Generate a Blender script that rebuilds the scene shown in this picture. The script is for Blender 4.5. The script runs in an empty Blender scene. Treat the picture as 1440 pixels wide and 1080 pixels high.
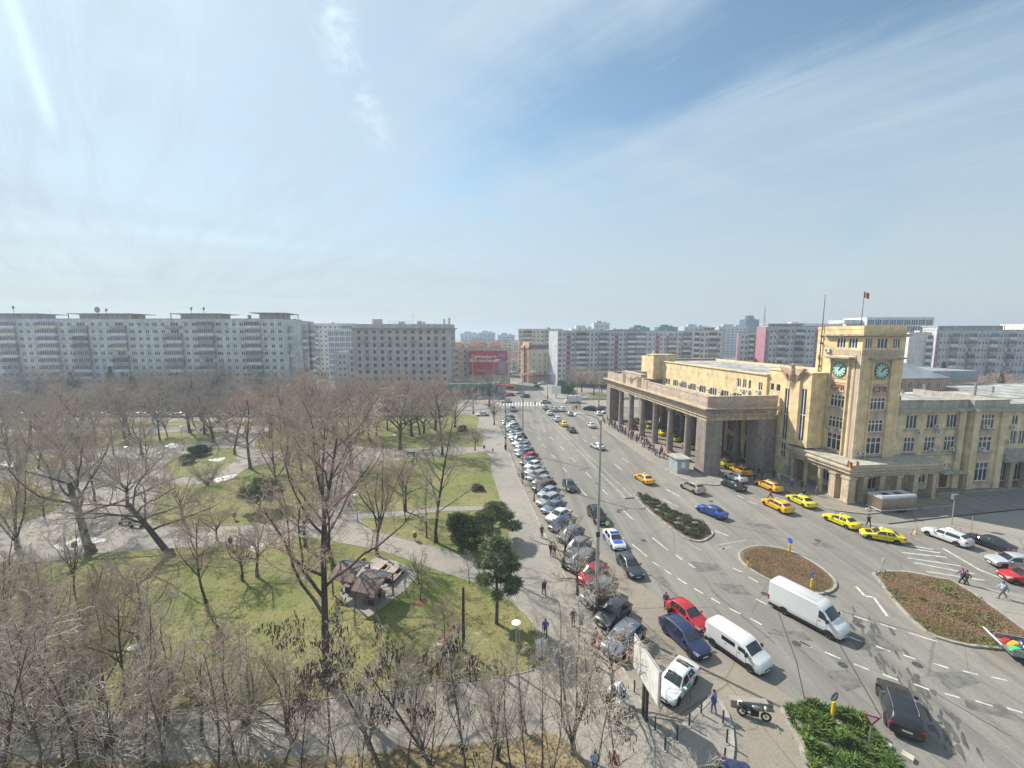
EXPO, SUN, SKYS, HAZE, CLOFF = 0.72, 4.3, 0.09, 0.0006, 0.0
CLOUDC = (3.7, 4.6, 5.35); TRA = (.737, .676, .16)
import bpy, math, random
from mathutils import Vector, Matrix
R = random.Random(7)
PI = math.pi
C = bpy.context.scene.collection
# ------------------------------------------------------------------ placing helpers
CH, CF, CP = 26.0, 580.0, math.atan(68/580)
_s, _c = math.sin(CP), math.cos(CP)
def G(px, py, z=0.0):                       # where the sight line of a photo point meets a level plane
    u = (px-720)/CF; v = (py-540)/CF
    k = (CH-z)/(_s+v*_c)
    return (u*k, (_c-v*_s)*k)
def Gs(pts, z=0.0): return [G(x, y, z) for x, y in pts]
AX, AY = -.115, .9934                       # direction of the avenue
O0 = G(989, 668.7)
TH = math.atan2(.115, .9934)
def W(a, b): return (O0[0]+AX*a+AY*b, O0[1]+AY*a-AX*b)
# ------------------------------------------------------------------ materials
def nn(nt, t, **k):
    n = nt.nodes.new(t)
    for a, b in k.items(): setattr(n, a, b)
    return n
MATS = {}
def mat(name, col, rough=.8, var=.15, scale=.6, bump=0, metal=0, spec=.4, col2=None, fine=0, streak=0, dist=.02, coat=0):
    if name in MATS: return MATS[name]
    m = bpy.data.materials.new(name); m.use_nodes = True; nt = m.node_tree
    p = nt.nodes['Principled BSDF']; L = nt.links.new
    p.inputs['Roughness'].default_value = rough; p.inputs['Metallic'].default_value = metal
    p.inputs['Specular IOR Level'].default_value = spec
    if coat: p.inputs['Coat Weight'].default_value = coat; p.inputs['Coat Roughness'].default_value = .05
    c2 = col2 or tuple(c*(1-var*2) for c in col)
    c1 = col if col2 else tuple(min(1, c*(1+var*.6)) for c in col)
    tc = nn(nt, 'ShaderNodeTexCoord'); n1 = nn(nt, 'ShaderNodeTexNoise')
    n1.inputs['Scale'].default_value = scale; n1.inputs['Detail'].default_value = 7; n1.inputs['Roughness'].default_value = .62
    L(tc.outputs['Object'], n1.inputs['Vector'])
    mr = nn(nt, 'ShaderNodeMapRange'); mr.inputs[1].default_value = .35; mr.inputs[2].default_value = .65
    L(n1.outputs['Fac'], mr.inputs[0])
    mx = nn(nt, 'ShaderNodeMix', data_type='RGBA')
    mx.inputs[6].default_value = (*c2, 1); mx.inputs[7].default_value = (*c1, 1)
    L(mr.outputs[0], mx.inputs[0]); out = mx.outputs[2]
    def mul(out, vec_scale, sc, lo, hi, a=.3, b=.7, det=4):
        mp = nn(nt, 'ShaderNodeMapping'); mp.inputs['Scale'].default_value = vec_scale
        L(tc.outputs['Object'], mp.inputs['Vector'])
        n = nn(nt, 'ShaderNodeTexNoise'); n.inputs['Scale'].default_value = sc; n.inputs['Detail'].default_value = det
        L(mp.outputs[0], n.inputs['Vector'])
        r = nn(nt, 'ShaderNodeMapRange'); r.inputs[1].default_value = a; r.inputs[2].default_value = b
        r.inputs[3].default_value = lo; r.inputs[4].default_value = hi; L(n.outputs['Fac'], r.inputs[0])
        x = nn(nt, 'ShaderNodeMix', data_type='RGBA', blend_type='MULTIPLY'); x.inputs[0].default_value = 1
        L(out, x.inputs[6]); L(r.outputs[0], x.inputs[7]); return x.outputs[2]
    if fine: out = mul(out, (1, 1, 1), scale*fine, .75, 1.15)
    if streak: out = mul(out, (1, 1, .07), 1.6, 1-streak, 1.05, .35, .6)
    L(out, p.inputs['Base Color'])
    if bump:
        b = nn(nt, 'ShaderNodeBump'); b.inputs['Strength'].default_value = bump; b.inputs['Distance'].default_value = dist
        n2 = nn(nt, 'ShaderNodeTexNoise'); n2.inputs['Scale'].default_value = scale*12; n2.inputs['Detail'].default_value = 5
        L(tc.outputs['Object'], n2.inputs['Vector']); L(n2.outputs['Fac'], b.inputs['Height']); L(b.outputs[0], p.inputs['Normal'])
    MATS[name] = m; return m
def ground_mat(name, base, patch, blotch, crack=.5, psc=.06, grain=6., rough=.9, blot=None, bthr=.62, amp=(.82,1.14), lanes=0):
    m = bpy.data.materials.new(name); m.use_nodes = True; nt = m.node_tree; L = nt.links.new
    p = nt.nodes['Principled BSDF']; p.inputs['Roughness'].default_value = rough; p.inputs['Specular IOR Level'].default_value = .25
    tc = nn(nt, 'ShaderNodeTexCoord')
    def noise(sc, det=6, vec=None, dis=0):
        n = nn(nt, 'ShaderNodeTexNoise'); n.inputs['Scale'].default_value = sc; n.inputs['Detail'].default_value = det
        n.inputs['Roughness'].default_value = .65; n.inputs['Distortion'].default_value = dis
        L(vec or tc.outputs['Object'], n.inputs['Vector']); return n.outputs['Fac']
    def rng(f, a, b, lo=0, hi=1):
        r = nn(nt, 'ShaderNodeMapRange'); r.inputs[1].default_value = a; r.inputs[2].default_value = b
        r.inputs[3].default_value = lo; r.inputs[4].default_value = hi; L(f, r.inputs[0]); return r.outputs[0]
    def mix(f, a, b, mode='MIX'):
        x = nn(nt, 'ShaderNodeMix', data_type='RGBA', blend_type=mode)
        if isinstance(f, (int, float)): x.inputs[0].default_value = f
        else: L(f, x.inputs[0])
        for s, q in ((6, a), (7, b)):
            if isinstance(q, tuple): x.inputs[s].default_value = (*q, 1)
            else: L(q, x.inputs[s])
        return x.outputs[2]
    o = mix(rng(noise(psc), .42, .6), base, patch)
    o = mix(rng(noise(psc*5, 8, dis=.6), .55, .72, 0, .6), o, blotch)
    if blot: o = mix(rng(noise(psc*9, 8, dis=1), bthr, bthr+.08, 0, .8), o, blot)
    o = mix(1.0, o, rng(noise(grain, 3), .25, .75, *amp), 'MULTIPLY')
    if crack:
        mp = nn(nt, 'ShaderNodeMix', data_type='VECTOR'); mp.inputs[0].default_value = .12
        nz = nn(nt, 'ShaderNodeTexNoise'); nz.inputs['Scale'].default_value = .7; L(tc.outputs['Object'], nz.inputs['Vector'])
        L(tc.outputs['Object'], mp.inputs[4]); L(nz.outputs['Color'], mp.inputs[5])
        v = nn(nt, 'ShaderNodeTexVoronoi', feature='DISTANCE_TO_EDGE'); v.inputs['Scale'].default_value = .11
        L(mp.outputs[1], v.inputs['Vector'])
        o = mix(1.0, o, rng(v.outputs['Distance'], 0, .006, 1-crack, 1), 'MULTIPLY')
    if lanes:
        mp2 = nn(nt, 'ShaderNodeMapping'); mp2.inputs['Rotation'].default_value = (0, 0, -TH); mp2.inputs['Scale'].default_value = (1, .035, 1); L(tc.outputs['Object'], mp2.inputs['Vector'])
        o = mix(1.0, o, rng(noise(.75, 3, mp2.outputs[0]), .35, .65, 1-lanes, 1+lanes*.6), 'MULTIPLY')
    L(o, p.inputs['Base Color'])
    b = nn(nt, 'ShaderNodeBump'); b.inputs['Strength'].default_value = .3; b.inputs['Distance'].default_value = .03
    L(noise(grain*1.5, 4), b.inputs['Height']); L(b.outputs[0], p.inputs['Normal'])
    MATS[name] = m; return m
def M(k): return MATS[k]
# ------------------------------------------------------------------ mesh builder
class MB:
    def __init__(s): s.v = []; s.f = []; s.m = []; s.xf = None
    def add(s, vs, fs, m=0):
        o = len(s.v)
        if s.xf: vs = [tuple(s.xf @ Vector(q)) for q in vs]
        s.v += [tuple(q) for q in vs]; s.f += [tuple(i+o for i in f) for f in fs]
        s.m += [m]*len(fs) if isinstance(m, int) else list(m)
    def box(s, x0, x1, y0, y1, z0, z1, m=0):
        s.add([(x0,y0,z0),(x1,y0,z0),(x1,y1,z0),(x0,y1,z0),(x0,y0,z1),(x1,y0,z1),(x1,y1,z1),(x0,y1,z1)],
              [(0,3,2,1),(4,5,6,7),(0,1,5,4),(1,2,6,5),(2,3,7,6),(3,0,4,7)], m)
    def prism(s, poly, z0, z1, m=0, top=None):
        n = len(poly)
        if sum(poly[i][0]*poly[(i+1)%n][1]-poly[(i+1)%n][0]*poly[i][1] for i in range(n)) < 0: poly = poly[::-1]
        top = top or poly
        s.add([(x,y,z0) for x,y in poly]+[(x,y,z1) for x,y in top],
              [tuple(range(n))[::-1], tuple(range(n,2*n))]+[(i,(i+1)%n,n+(i+1)%n,n+i) for i in range(n)], m)
    def flat(s, poly, z, m=0):
        n = len(poly)
        if sum(poly[i][0]*poly[(i+1)%n][1]-poly[(i+1)%n][0]*poly[i][1] for i in range(n)) < 0: poly = poly[::-1]
        s.add([(x,y,z) for x,y in poly], [tuple(range(n))], m)
    def tube(s, pts, rs, n=6, m=0, cap=True):
        P = [Vector(p) for p in pts]; o = len(s.v); k = len(P); vs = []
        d = (P[1]-P[0]).normalized(); a = d.cross(Vector((0,0,1)) if abs(d.z) < .9 else Vector((1,0,0))).normalized()
        for i in range(k):
            d = ((P[min(i+1,k-1)]-P[max(i-1,0)])).normalized()
            a = (a-d*a.dot(d)).normalized(); b = d.cross(a)
            r = rs[i] if hasattr(rs, '__len__') else rs
            for j in range(n):
                t = 2*PI*j/n; vs.append(P[i]+(a*math.cos(t)+b*math.sin(t))*r)
        fs = [(i*n+j, i*n+(j+1)%n, (i+1)*n+(j+1)%n, (i+1)*n+j) for i in range(k-1) for j in range(n)]
        if cap: fs += [tuple(range(n))[::-1], tuple(range((k-1)*n, k*n))]
        s.add(vs, fs, m)
    def cyl(s, x, y, z0, z1, r, n=12, m=0, r1=None): s.tube([(x,y,z0),(x,y,z1)], [r, r if r1 is None else r1], n, m)
    def lathe(s, prof, x=0, y=0, n=12, m=0, axis='z'):
        vs = []; k = len(prof)
        for r, z in prof:
            for j in range(n):
                t = 2*PI*j/n; c, d = r*math.cos(t), r*math.sin(t)
                vs.append((x+c, y+d, z) if axis == 'z' else (x+c, y+z, d))
        fs = [(i*n+j, i*n+(j+1)%n, (i+1)*n+(j+1)%n, (i+1)*n+j) for i in range(k-1) for j in range(n)]
        if axis != 'z': fs = [f[::-1] for f in fs]
        s.add(vs, fs, m)
    def mesh(s, name, mats, smooth=None):
        me = bpy.data.meshes.new(name); me.from_pydata(s.v, [], s.f)
        for q in (mats if isinstance(mats, (list, tuple)) else [mats]): me.materials.append(M(q) if isinstance(q, str) else q)
        if any(s.m): me.polygons.foreach_set('material_index', s.m)
        if smooth is not None:
            me.polygons.foreach_set('use_smooth', [True]*len(s.f)); me.set_sharp_from_angle(angle=math.radians(smooth))
        me.update(); return me
    def build(s, name, mats, parent=None, smooth=None, **k):
        return link(name, s.mesh(name, mats, smooth), parent, **k)
def link(name, me, parent=None, loc=None, rz=None, **k):
    o = bpy.data.objects.new(name, me); C.objects.link(o)
    if parent: o.parent = parent
    if loc is not None: o.location = loc
    if rz is not None: o.rotation_euler = (0, 0, rz)
    for a, b in k.items():
        if b is not None: o[a] = b
    return o
def thing(name, label, cat, loc=(0,0,0), rz=0, group=None):
    if len(loc) == 2: loc = (*loc, 0)
    return link(name, None, None, loc, rz, label=label, category=cat, group=group)
def struct(name, mb, mats, **k): return mb.build(name, mats, kind='structure', **k)
def dup(o, loc, rz=0, label=None, group=None, sc=None, sub=None):
    def cp(x, par):
        c = x.copy(); C.objects.link(c)
        if par: c.parent = par
        for ch in (KIDS[x.name] if x.name in KIDS else kids(x)): cp(ch, c)
        return c
    c = cp(o, None); c.location = loc if len(loc) == 3 else (*loc, 0); c.rotation_euler = (0, 0, rz)
    if sc: c.scale = (sc, sc, sc) if isinstance(sc, (int, float)) else sc
    if label: c['label'] = label
    if group: c['group'] = group
    return c
KIDS = {}
def kids(x):
    KIDS[x.name] = [c for c in bpy.data.objects if c.parent == x] ; return KIDS[x.name]
def spline(pts, n=6, closed=True):
    out = []; k = len(pts)
    for i in range(k if closed else k-1):
        q = [Vector((*pts[(i+j) % k if closed else min(max(i+j, 0), k-1)], 0)) for j in (-1, 0, 1, 2)]
        for s in range(n):
            t = s/n
            v = .5*((2*q[1])+(-q[0]+q[2])*t+(2*q[0]-5*q[1]+4*q[2]-q[3])*t*t+(-q[0]+3*q[1]-3*q[2]+q[3])*t**3)
            out.append((v.x, v.y))
    if not closed: out.append(tuple(pts[-1]))
    return out
def ribbon(mb, pts, w, z0, z1, closed=False, m=0, blocks=None):
    P = [Vector((x, y)) for x, y in pts]; k = len(P)
    L = []; Rr = []
    for i in range(k):
        a = P[i-1] if (closed or i) else P[i]; b = P[(i+1) % k] if (closed or i < k-1) else P[i]
        d = (b-a).normalized(); n = Vector((-d.y, d.x))*w/2
        L.append(P[i]+n); Rr.append(P[i]-n)
    for i in range(k if closed else k-1):
        j = (i+1) % k
        q = [Rr[i], Rr[j], L[j], L[i]]
        vs = [(*p, z0) for p in q]+[(*p, z1) for p in q]
        mb.add(vs, [(4,5,6,7),(0,1,5,4),(2,3,7,6)]+([(3,0,4,7)] if i == 0 and not closed else [])+([(1,2,6,5)] if i == k-2 and not closed else []), m)
def inside(x, y, poly):
    c = False; n = len(poly)
    for i in range(n):
        x1, y1 = poly[i]; x2, y2 = poly[i-1]
        if (y1 > y) != (y2 > y) and x < (x2-x1)*(y-y1)/(y2-y1)+x1: c = not c
    return c
def scatter(poly, n, rnd):
    xs = [p[0] for p in poly]; ys = [p[1] for p in poly]; out = []
    while len(out) < n:
        x, y = rnd.uniform(min(xs), max(xs)), rnd.uniform(min(ys), max(ys))
        if inside(x, y, poly): out.append((x, y))
    return out
def textmesh(txt, size, depth, font_w=0, sp=0):
    cu = bpy.data.curves.new('text', 'FONT'); cu.body = txt; cu.size = size; cu.extrude = depth; cu.align_x = 'CENTER'; cu.offset = font_w; cu.space_character = 1.0+sp
    o = bpy.data.objects.new('text', cu); C.objects.link(o)
    dg = bpy.context.evaluated_depsgraph_get(); me = bpy.data.meshes.new_from_object(o.evaluated_get(dg))
    bpy.data.objects.remove(o); bpy.data.curves.remove(cu); return me
# ------------------------------------------------------------------ scene, camera, light
sc = bpy.context.scene
cam = bpy.data.cameras.new('camera'); co = bpy.data.objects.new('camera', cam); C.objects.link(co); sc.camera = co
cam.sensor_width = 36; cam.lens = 36*CF/1440; cam.clip_end = 6000; cam.clip_start = .1
co.location = (0, 0, CH); co.rotation_euler = (PI/2-CP, 0, 0)
sc.view_settings.view_transform = 'Standard'; sc.view_settings.look = 'None'; sc.view_settings.exposure = EXPO; sc.view_settings.gamma = 1
SAZ, SEL = math.radians(140), math.radians(43)      # direction the sun stands in, seen from the scene
sdir = Vector((math.cos(SAZ)*math.cos(SEL), math.sin(SAZ)*math.cos(SEL), math.sin(SEL)))
sl = bpy.data.lights.new('sun', 'SUN'); sl.energy = SUN; sl.angle = math.radians(.6); sl.color = (1, .93, .82)
so = bpy.data.objects.new('sun', sl); C.objects.link(so); so.rotation_euler = sdir.to_track_quat('Z', 'Y').to_euler()
w = bpy.data.worlds.new('World'); sc.world = w; w.use_nodes = True; nt = w.node_tree; L = nt.links.new
bg = nt.nodes['Background']; bg.inputs[1].default_value = SKYS
sky = nn(nt, 'ShaderNodeTexSky', sky_type='NISHITA'); sky.sun_disc = False; sky.sun_elevation = SEL
sky.sun_rotation = PI/2-SAZ; sky.altitude = 80; sky.air_density = 1.0; sky.dust_density = .6; sky.ozone_density = 1.2
tc = nn(nt, 'ShaderNodeTexCoord'); sx = nn(nt, 'ShaderNodeSeparateXYZ'); L(tc.outputs['Generated'], sx.inputs[0])
def mth(op, a, b=None, c=None):
    n = nn(nt, 'ShaderNodeMath', operation=op)
    for i, q in enumerate((a, b, c)):
        if q is None: continue
        if isinstance(q, (int, float)): n.inputs[i].default_value = q
        else: L(q, n.inputs[i])
    return n.outputs[0]
zc = mth('MAXIMUM', mth('ADD', sx.outputs[2], .08), .05)
px_, py_ = mth('DIVIDE', sx.outputs[0], zc), mth('DIVIDE', sx.outputs[1], zc)
def cloud(ax, kx, ky, sc_, det, dis, off=0):           # cloud layer at height, stretched along direction ax
    c_, s_ = math.cos(ax), math.sin(ax)
    u = mth('ADD', mth('MULTIPLY', px_, c_*kx), mth('MULTIPLY', py_, s_*kx)); v = mth('ADD', mth('MULTIPLY', px_, -s_*ky), mth('MULTIPLY', py_, c_*ky))
    cb = nn(nt, 'ShaderNodeCombineXYZ'); L(u, cb.inputs[0]); L(v, cb.inputs[1]); cb.inputs[2].default_value = off
    n = nn(nt, 'ShaderNodeTexNoise'); n.inputs['Scale'].default_value = sc_; n.inputs['Detail'].default_value = det
    n.inputs['Roughness'].default_value = .55 if off in (0, 5) else .68; n.inputs['Distortion'].default_value = dis; L(cb.outputs[0], n.inputs['Vector']); return n.outputs['Fac']
def rngw(f, a, b, lo=0, hi=1):
    r = nn(nt, 'ShaderNodeMapRange', interpolation_type='SMOOTHSTEP'); r.inputs[1].default_value = a; r.inputs[2].default_value = b
    r.inputs[3].default_value = lo; r.inputs[4].default_value = hi; L(f, r.inputs[0]); return r.outputs[0]
def lin(a_, b_, c_): return mth('ADD', mth('ADD', mth('MULTIPLY', px_, a_), mth('MULTIPLY', py_, b_)), c_)
wob = mth('MULTIPLY', mth('SUBTRACT', cloud(.9, .8, 1.2, .9, 6, .6, 5), .5), .9)
gap = mth('MULTIPLY', rngw(mth('ABSOLUTE', mth('ADD', lin(.72, .69, -1.36), wob)), 0, .55, .95, 0), rngw(px_, -1.0, .35))
gap2 = mth('MULTIPLY', rngw(mth('ABSOLUTE', mth('ADD', lin(.86, -.5, -.55), wob)), 0, .3, .5, 0), rngw(py_, 1.8, 3.2))
soft = rngw(cloud(.5, .35, .9, .7, 6, .5, CLOFF), .3, .7, -.2, .22)
fib = rngw(cloud(2.35, .4, 3.0, 1.9, 12, .5, 3), .4, .7, -.06, .2)
trail = mth('MULTIPLY', rngw(mth('ABSOLUTE', lin(*TRA)), 0, .04, .5, 0), mth('MULTIPLY', rngw(py_, 1.9, 1.5), rngw(px_, -.7, -1.1)))
wisp = mth('MULTIPLY', mth('MULTIPLY', rngw(mth('ABSOLUTE', mth('ADD', lin(.99, .13, .32), mth('MULTIPLY', wob, .25))), 0, .09, .5, 0), rngw(cloud(1.0, 2.0, 2.0, 2.5, 8, .6, 9), .4, .65)), rngw(py_, 2.1, 1.5))
base_ = mth('ADD', mth('ADD', soft, fib), .70)
cm = mth('MAXIMUM', mth('MINIMUM', mth('ADD', mth('ADD', mth('SUBTRACT', mth('SUBTRACT', base_, mth('MULTIPLY', gap, .72)), gap2), trail), wisp), .97), .05)
low = rngw(sx.outputs[2], -.02, .34, .95, 0)
# brighter veil towards the sun
dt = nn(nt, 'ShaderNodeVectorMath', operation='DOT_PRODUCT'); L(tc.outputs['Generated'], dt.inputs[0]); dt.inputs[1].default_value = sdir
glow = rngw(dt.outputs['Value'], -.2, 1.0, .94, 1.08)
veil = nn(nt, 'ShaderNodeMix', data_type='RGBA', blend_type='MULTIPLY'); veil.inputs[0].default_value = 1
veil.inputs[6].default_value = (*CLOUDC, 1); L(mth('MULTIPLY', glow, mth('ADD', mth('MULTIPLY', mth('ADD', trail, wisp), .7), 1.0)), veil.inputs[7])
mx = nn(nt, 'ShaderNodeMix', data_type='RGBA'); tint = nn(nt, 'ShaderNodeMix', data_type='RGBA', blend_type='MULTIPLY'); tint.inputs[0].default_value = 1; L(sky.outputs[0], tint.inputs[6]); tint.inputs[7].default_value = (1.0, 1.12, 1.02, 1)
L(cm, mx.inputs[0]); L(tint.outputs[2], mx.inputs[6]); L(veil.outputs[2], mx.inputs[7])
mz = nn(nt, 'ShaderNodeMix', data_type='RGBA'); L(low, mz.inputs[0]); L(mx.outputs[2], mz.inputs[6]); mz.inputs[7].default_value = (3.95, 4.35, 4.6, 1)
L(mz.outputs[2], bg.inputs[0])
sc.cycles.max_bounces = 5; sc.cycles.diffuse_bounces = 2; sc.cycles.glossy_bounces = 2; sc.cycles.transmission_bounces = 3
sc.cycles.transparent_max_bounces = 8; sc.cycles.volume_bounces = 0; sc.cycles.use_denoising = True; sc.cycles.use_adaptive_sampling = True
sc.cycles.sample_clamp_indirect = 4
# ------------------------------------------------------------------ the air
hz = MB(); hz.box(-1300, 1300, -60, 2600, -1, 60)
hm = bpy.data.materials.new('haze'); hm.use_nodes = True; n_ = hm.node_tree; n_.nodes.remove(n_.nodes['Principled BSDF'])
pv = n_.nodes.new('ShaderNodeVolumePrincipled'); pv.inputs['Color'].default_value = (.72, .85, 1, 1); pv.inputs['Density'].default_value = HAZE
pv.inputs['Anisotropy'].default_value = .25
n_.links.new(pv.outputs[0], n_.nodes['Material Output'].inputs['Volume'])
hz.build('haze', hm, kind='stuff')
# ================================================================== GROUND
ground_mat('asphalt', (.205,.197,.178), (.245,.228,.198), (.165,.158,.145), crack=.3, psc=.05, blot=(.14,.133,.125), bthr=.64, lanes=.2)
ground_mat('paving', (.30,.275,.24), (.25,.235,.21), (.35,.31,.26), crack=.3, psc=.09, blot=(.15,.14,.13), bthr=.6)
ground_mat('concrete', (.31,.285,.25), (.26,.245,.215), (.21,.20,.18), crack=.5, psc=.12)
ground_mat('apron', (.28,.245,.195), (.235,.21,.175), (.19,.175,.15), crack=.4, psc=.1, blot=(.12,.11,.10), bthr=.6)
ground_mat('lawn', (.15,.17,.052), (.23,.21,.09), (.26,.20,.13), crack=0, psc=.11, grain=5.5, amp=(.58, 1.3), rough=.95, blot=(.095,.13,.035), bthr=.54)
ground_mat('dry_grass', (.30,.235,.13), (.21,.18,.10), (.25,.20,.14), crack=0, psc=.3, grain=6, amp=(.55, 1.35), blot=(.09,.085,.04), bthr=.58)
ground_mat('bed_soil', (.20,.14,.09), (.10,.085,.035), (.16,.11,.07), crack=0, psc=.3, grain=6)
mat('kerb', (.36,.34,.31), .9, .2, 1.2, bump=.3)
mat('road_paint', (.62,.61,.57), .8, .22, 1.5)
mat('old_paint', (.34,.33,.30), .8, .2, 1.5)
mat('snow', (.75,.76,.78), .7, .25, 1.8, bump=.5)
b = MB(); b.box(-2400, 2400, -300, 3000, -.6, 0); struct('ground', b, 'asphalt')
# raised park base: every path is this surface, the lawns lie on it
park_edge = Gs([(668,583),(690,585),(700,596),(712,626),(730,676),(760,740),(800,822),(838,885),(868,930),(890,968),(912,1010),(938,1046),
                (960,1024),(985,998),(1003,981),(1013,989),(1022,1005),(1028,1025),(1030,1051),(1026,1080),(1010,1150),(980,1290)])
pk = [(-260, G(0,592)[1]), *park_edge, (12, 3), (-260, 3)]
pk[0] = (-330, G(300,592)[1]); pk[-1] = (-330, 3)
b = MB(); b.prism(pk, -.2, .12); struct('park_path', b, 'paving')
b = MB(); ribbon(b, park_edge, .28, 0, .15); struct('kerb', b, 'kerb')
LAWNS = dict(
 a=[(470,588),(520,584),(661,584),(670,604),(678,627),(620,629),(560,631),(505,628),(470,612)],
 b=[(560,648),(620,643),(684,638),(692,666),(703,708),(670,712),(627,713),(560,719),(505,722),(497,705),(503,670),(530,655)],
 c=[(507,733),(560,727),(627,720),(670,719),(705,716),(713,742),(717,762),(706,783),(680,788),(640,779),(584,763),(535,749)],
 d=[(-300,800),(50,792),(110,782),(232,773),(300,770),(380,766),(430,757),(480,765),(540,777),(608,801),(644,813),(695,832),(728,856),(752,882),(768,912),(768,932),(750,944),(697,955),(580,969),(538,975),(427,988),(300,999),(100,1010),(-300,1030)],
 e=[(229,684),(293,681),(325,675),(348,660),(400,647),(440,641),(452,660),(452,700),(440,724),(380,737),(229,741),(214,722),(222,695)],
 f=[(292,631),(327,632),(336,640),(328,650),(312,660),(290,668),(263,671),(237,670),(232,655),(253,641)],
 g=[(-200,612),(100,610),(235,609),(270,606),(323,606),(300,618),(283,624),(237,626),(100,632),(-200,640)],
 h=[(358,623),(387,604),(430,602),(460,603),(482,618),(462,632),(400,636),(370,634)],
 i=[(-200,685),(0,678),(25,672),(60,688),(88,700),(85,715),(40,733),(0,742),(-200,760)],
 j=[(-200,650),(60,645),(95,640),(85,655),(40,661),(-200,668)],
 k=[(-100,596),(200,594),(350,593),(450,592),(448,597),(340,599),(200,601),(-100,604)],
 l=[(-300,1078),(200,1074),(459,1066),(565,1056),(697,1045),(760,1034),(790,1040),(812,1060),(835,1095),(850,1150),(860,1290),(300,1290),(-300,1290)])
lw = {}
for k, p in LAWNS.items():
    q = spline(Gs(p), 4); lw[k] = q
    b = MB(); b.prism(q, .05, .15); struct('lawn', b, 'dry_grass' if k == 'l' else 'lawn')
    if k not in 'l':
        b = MB(); ribbon(b, q, .1, .1, .18, closed=True); struct('lawn_edging', b, 'kerb')
# snow left in heaps
for pts in ([(75,770),(90,763),(120,757),(150,760),(125,768),(95,776)], [(232,628),(243,623),(252,627),(246,631)], [(338,575+48),(330,626),(345,620),(352,618)],
            [(300,675),(318,670),(335,668),(325,674),(305,679)], [(350,772),(365,765),(372,768),(358,779)], [(0,652),(20,645),(28,652),(8,660)], [(118,655),(130,650),(140,653),(128,657)], [(290,596+52),(305,646),(318,644),(309,650)]):
    q = spline(Gs(pts), 3); cx = sum(p[0] for p in q)/len(q); cy = sum(p[1] for p in q)/len(q)
    b = MB(); m_ = [((x+cx)/2+R.uniform(-.1,.1), (y+cy)/2+R.uniform(-.1,.1)) for x, y in q]
    n = len(q); b.add([(x,y,.12) for x,y in q]+[(x,y,.27+R.uniform(-.04,.04)) for x,y in m_]+[(cx,cy,.33)], [(i,(i+1)%n,n+(i+1)%n,n+i) for i in range(n)]+[(n+i,n+(i+1)%n,2*n) for i in range(n)])
    b.build('snow_patch', 'snow', kind='stuff', smooth=60)
# station pavement, islands
def slab(name, pts, m, z=.14, kerb=True, sp=3, world=False):
    q = pts if world else Gs(pts)
    if sp: q = spline(q, sp)
    b = MB(); b.prism(q, -.1, z); struct(name, b, m)
    if kerb:
        b = MB(); ribbon(b, q, .25, 0, z+.03, closed=True); struct('kerb', b, 'kerb')
    return q
slab('station_pavement', [W(60,-5.2),W(14,-5.9),W(-1,-4.9),W(-4,-3.6),W(-5.2,-1),W(-4.6,1.6),W(0,2.4),W(50,2.6),W(60,2.2)], 'paving', sp=0, world=True)
slab('station_pavement', [W(60,10.4),W(-1,10.4),W(-8,9.6),W(-13,9.2),W(-17,10.6),W(-18.6,14),W(-17.5,30),W(-13,33),W(-12.6,60),W(-9,90),W(60,90)], 'apron', sp=0, world=True, z=.12)
isl1 = slab('traffic_island', [(1040,778),(1052,771),(1075,769),(1108,775),(1140,790),(1165,808),(1175,822),(1168,832),(1145,836),(1110,829),(1078,815),(1053,800),(1041,788)], 'bed_soil')
isl2 = slab('traffic_island', [(1232,806),(1272,805),(1324,815),(1341,819),(1385,847),(1440,887),(1500,930),(1500,935),(1440,918),(1374,910),(1358,908),(1316,897),(1291,880),(1260,849),(1233,813)], 'bed_soil', sp=2)
slab('island_pavement', [(1326,815),(1343,819),(1387,847),(1442,887),(1560,960),(1620,930),(1530,870),(1440,838),(1370,826)], 'concrete', sp=0, kerb=False, z=.13)
med = slab('median_island', [(892,695),(905,698),(945,720),(977,734),(998,745),(1001,753),(985,762),(962,756),(930,733),(905,712)], 'bed_soil', sp=3)
bed = slab('planting_bed', [(1100,999),(1108,1014),(1123,1043),(1135,1085),(1160,1230),(1330,1230),(1275,1100),(1240,1050),(1215,1020),(1185,1004),(1150,998),(1120,994)], 'bed_soil', sp=2)
b = MB()
for p, q_ in (((1236,1043),(1253,1054)), ((1268,1061),(1285,1071))): ribbon(b, Gs([p, q_]), .45, 0, .2)
struct('kerb_stone', b, 'sign_pale' if 0 else mat('kerb_pale', (.50,.46,.38), .9, .15, 3))
b = MB(); q = [W(a,-18.8) for a in (69,40,20,0,-9)]; q2 = [W(a,-17.5) for a in (-9,0,20,40,69)]
b.prism(q+q2, -.1, .16); struct('median_strip', b, 'asphalt')
b = MB(); ribbon(b, q, .2, 0, .19); ribbon(b, q2, .2, 0, .19); struct('kerb', b, 'kerb')
b = MB(); b.flat(Gs([(1170,728),(1250,738),(1345,727),(1440,717),(1700,690),(1700,800),(1440,772),(1400,764),(1345,752),(1300,744),(1240,741)]), .006); struct('forecourt', b, 'concrete')
b = MB(); b.flat([W(60,-33.9),W(60,-29.2),W(0,-28.6),W(-24,-28.2),W(-36,-24.5),W(-47,-20.5),W(-60,-18),W(-64,-26),W(-46,-33.6),W(-36,-34)], .005); struct('parking_strip', b, 'apron')
b = MB(); ribbon(b, Gs([(1250,737),(1345,726),(1440,716),(1600,700)]), .22, .006, .06); struct('drain', b, mat('iron', (.03,.03,.032), .6, .2, 2))
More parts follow.
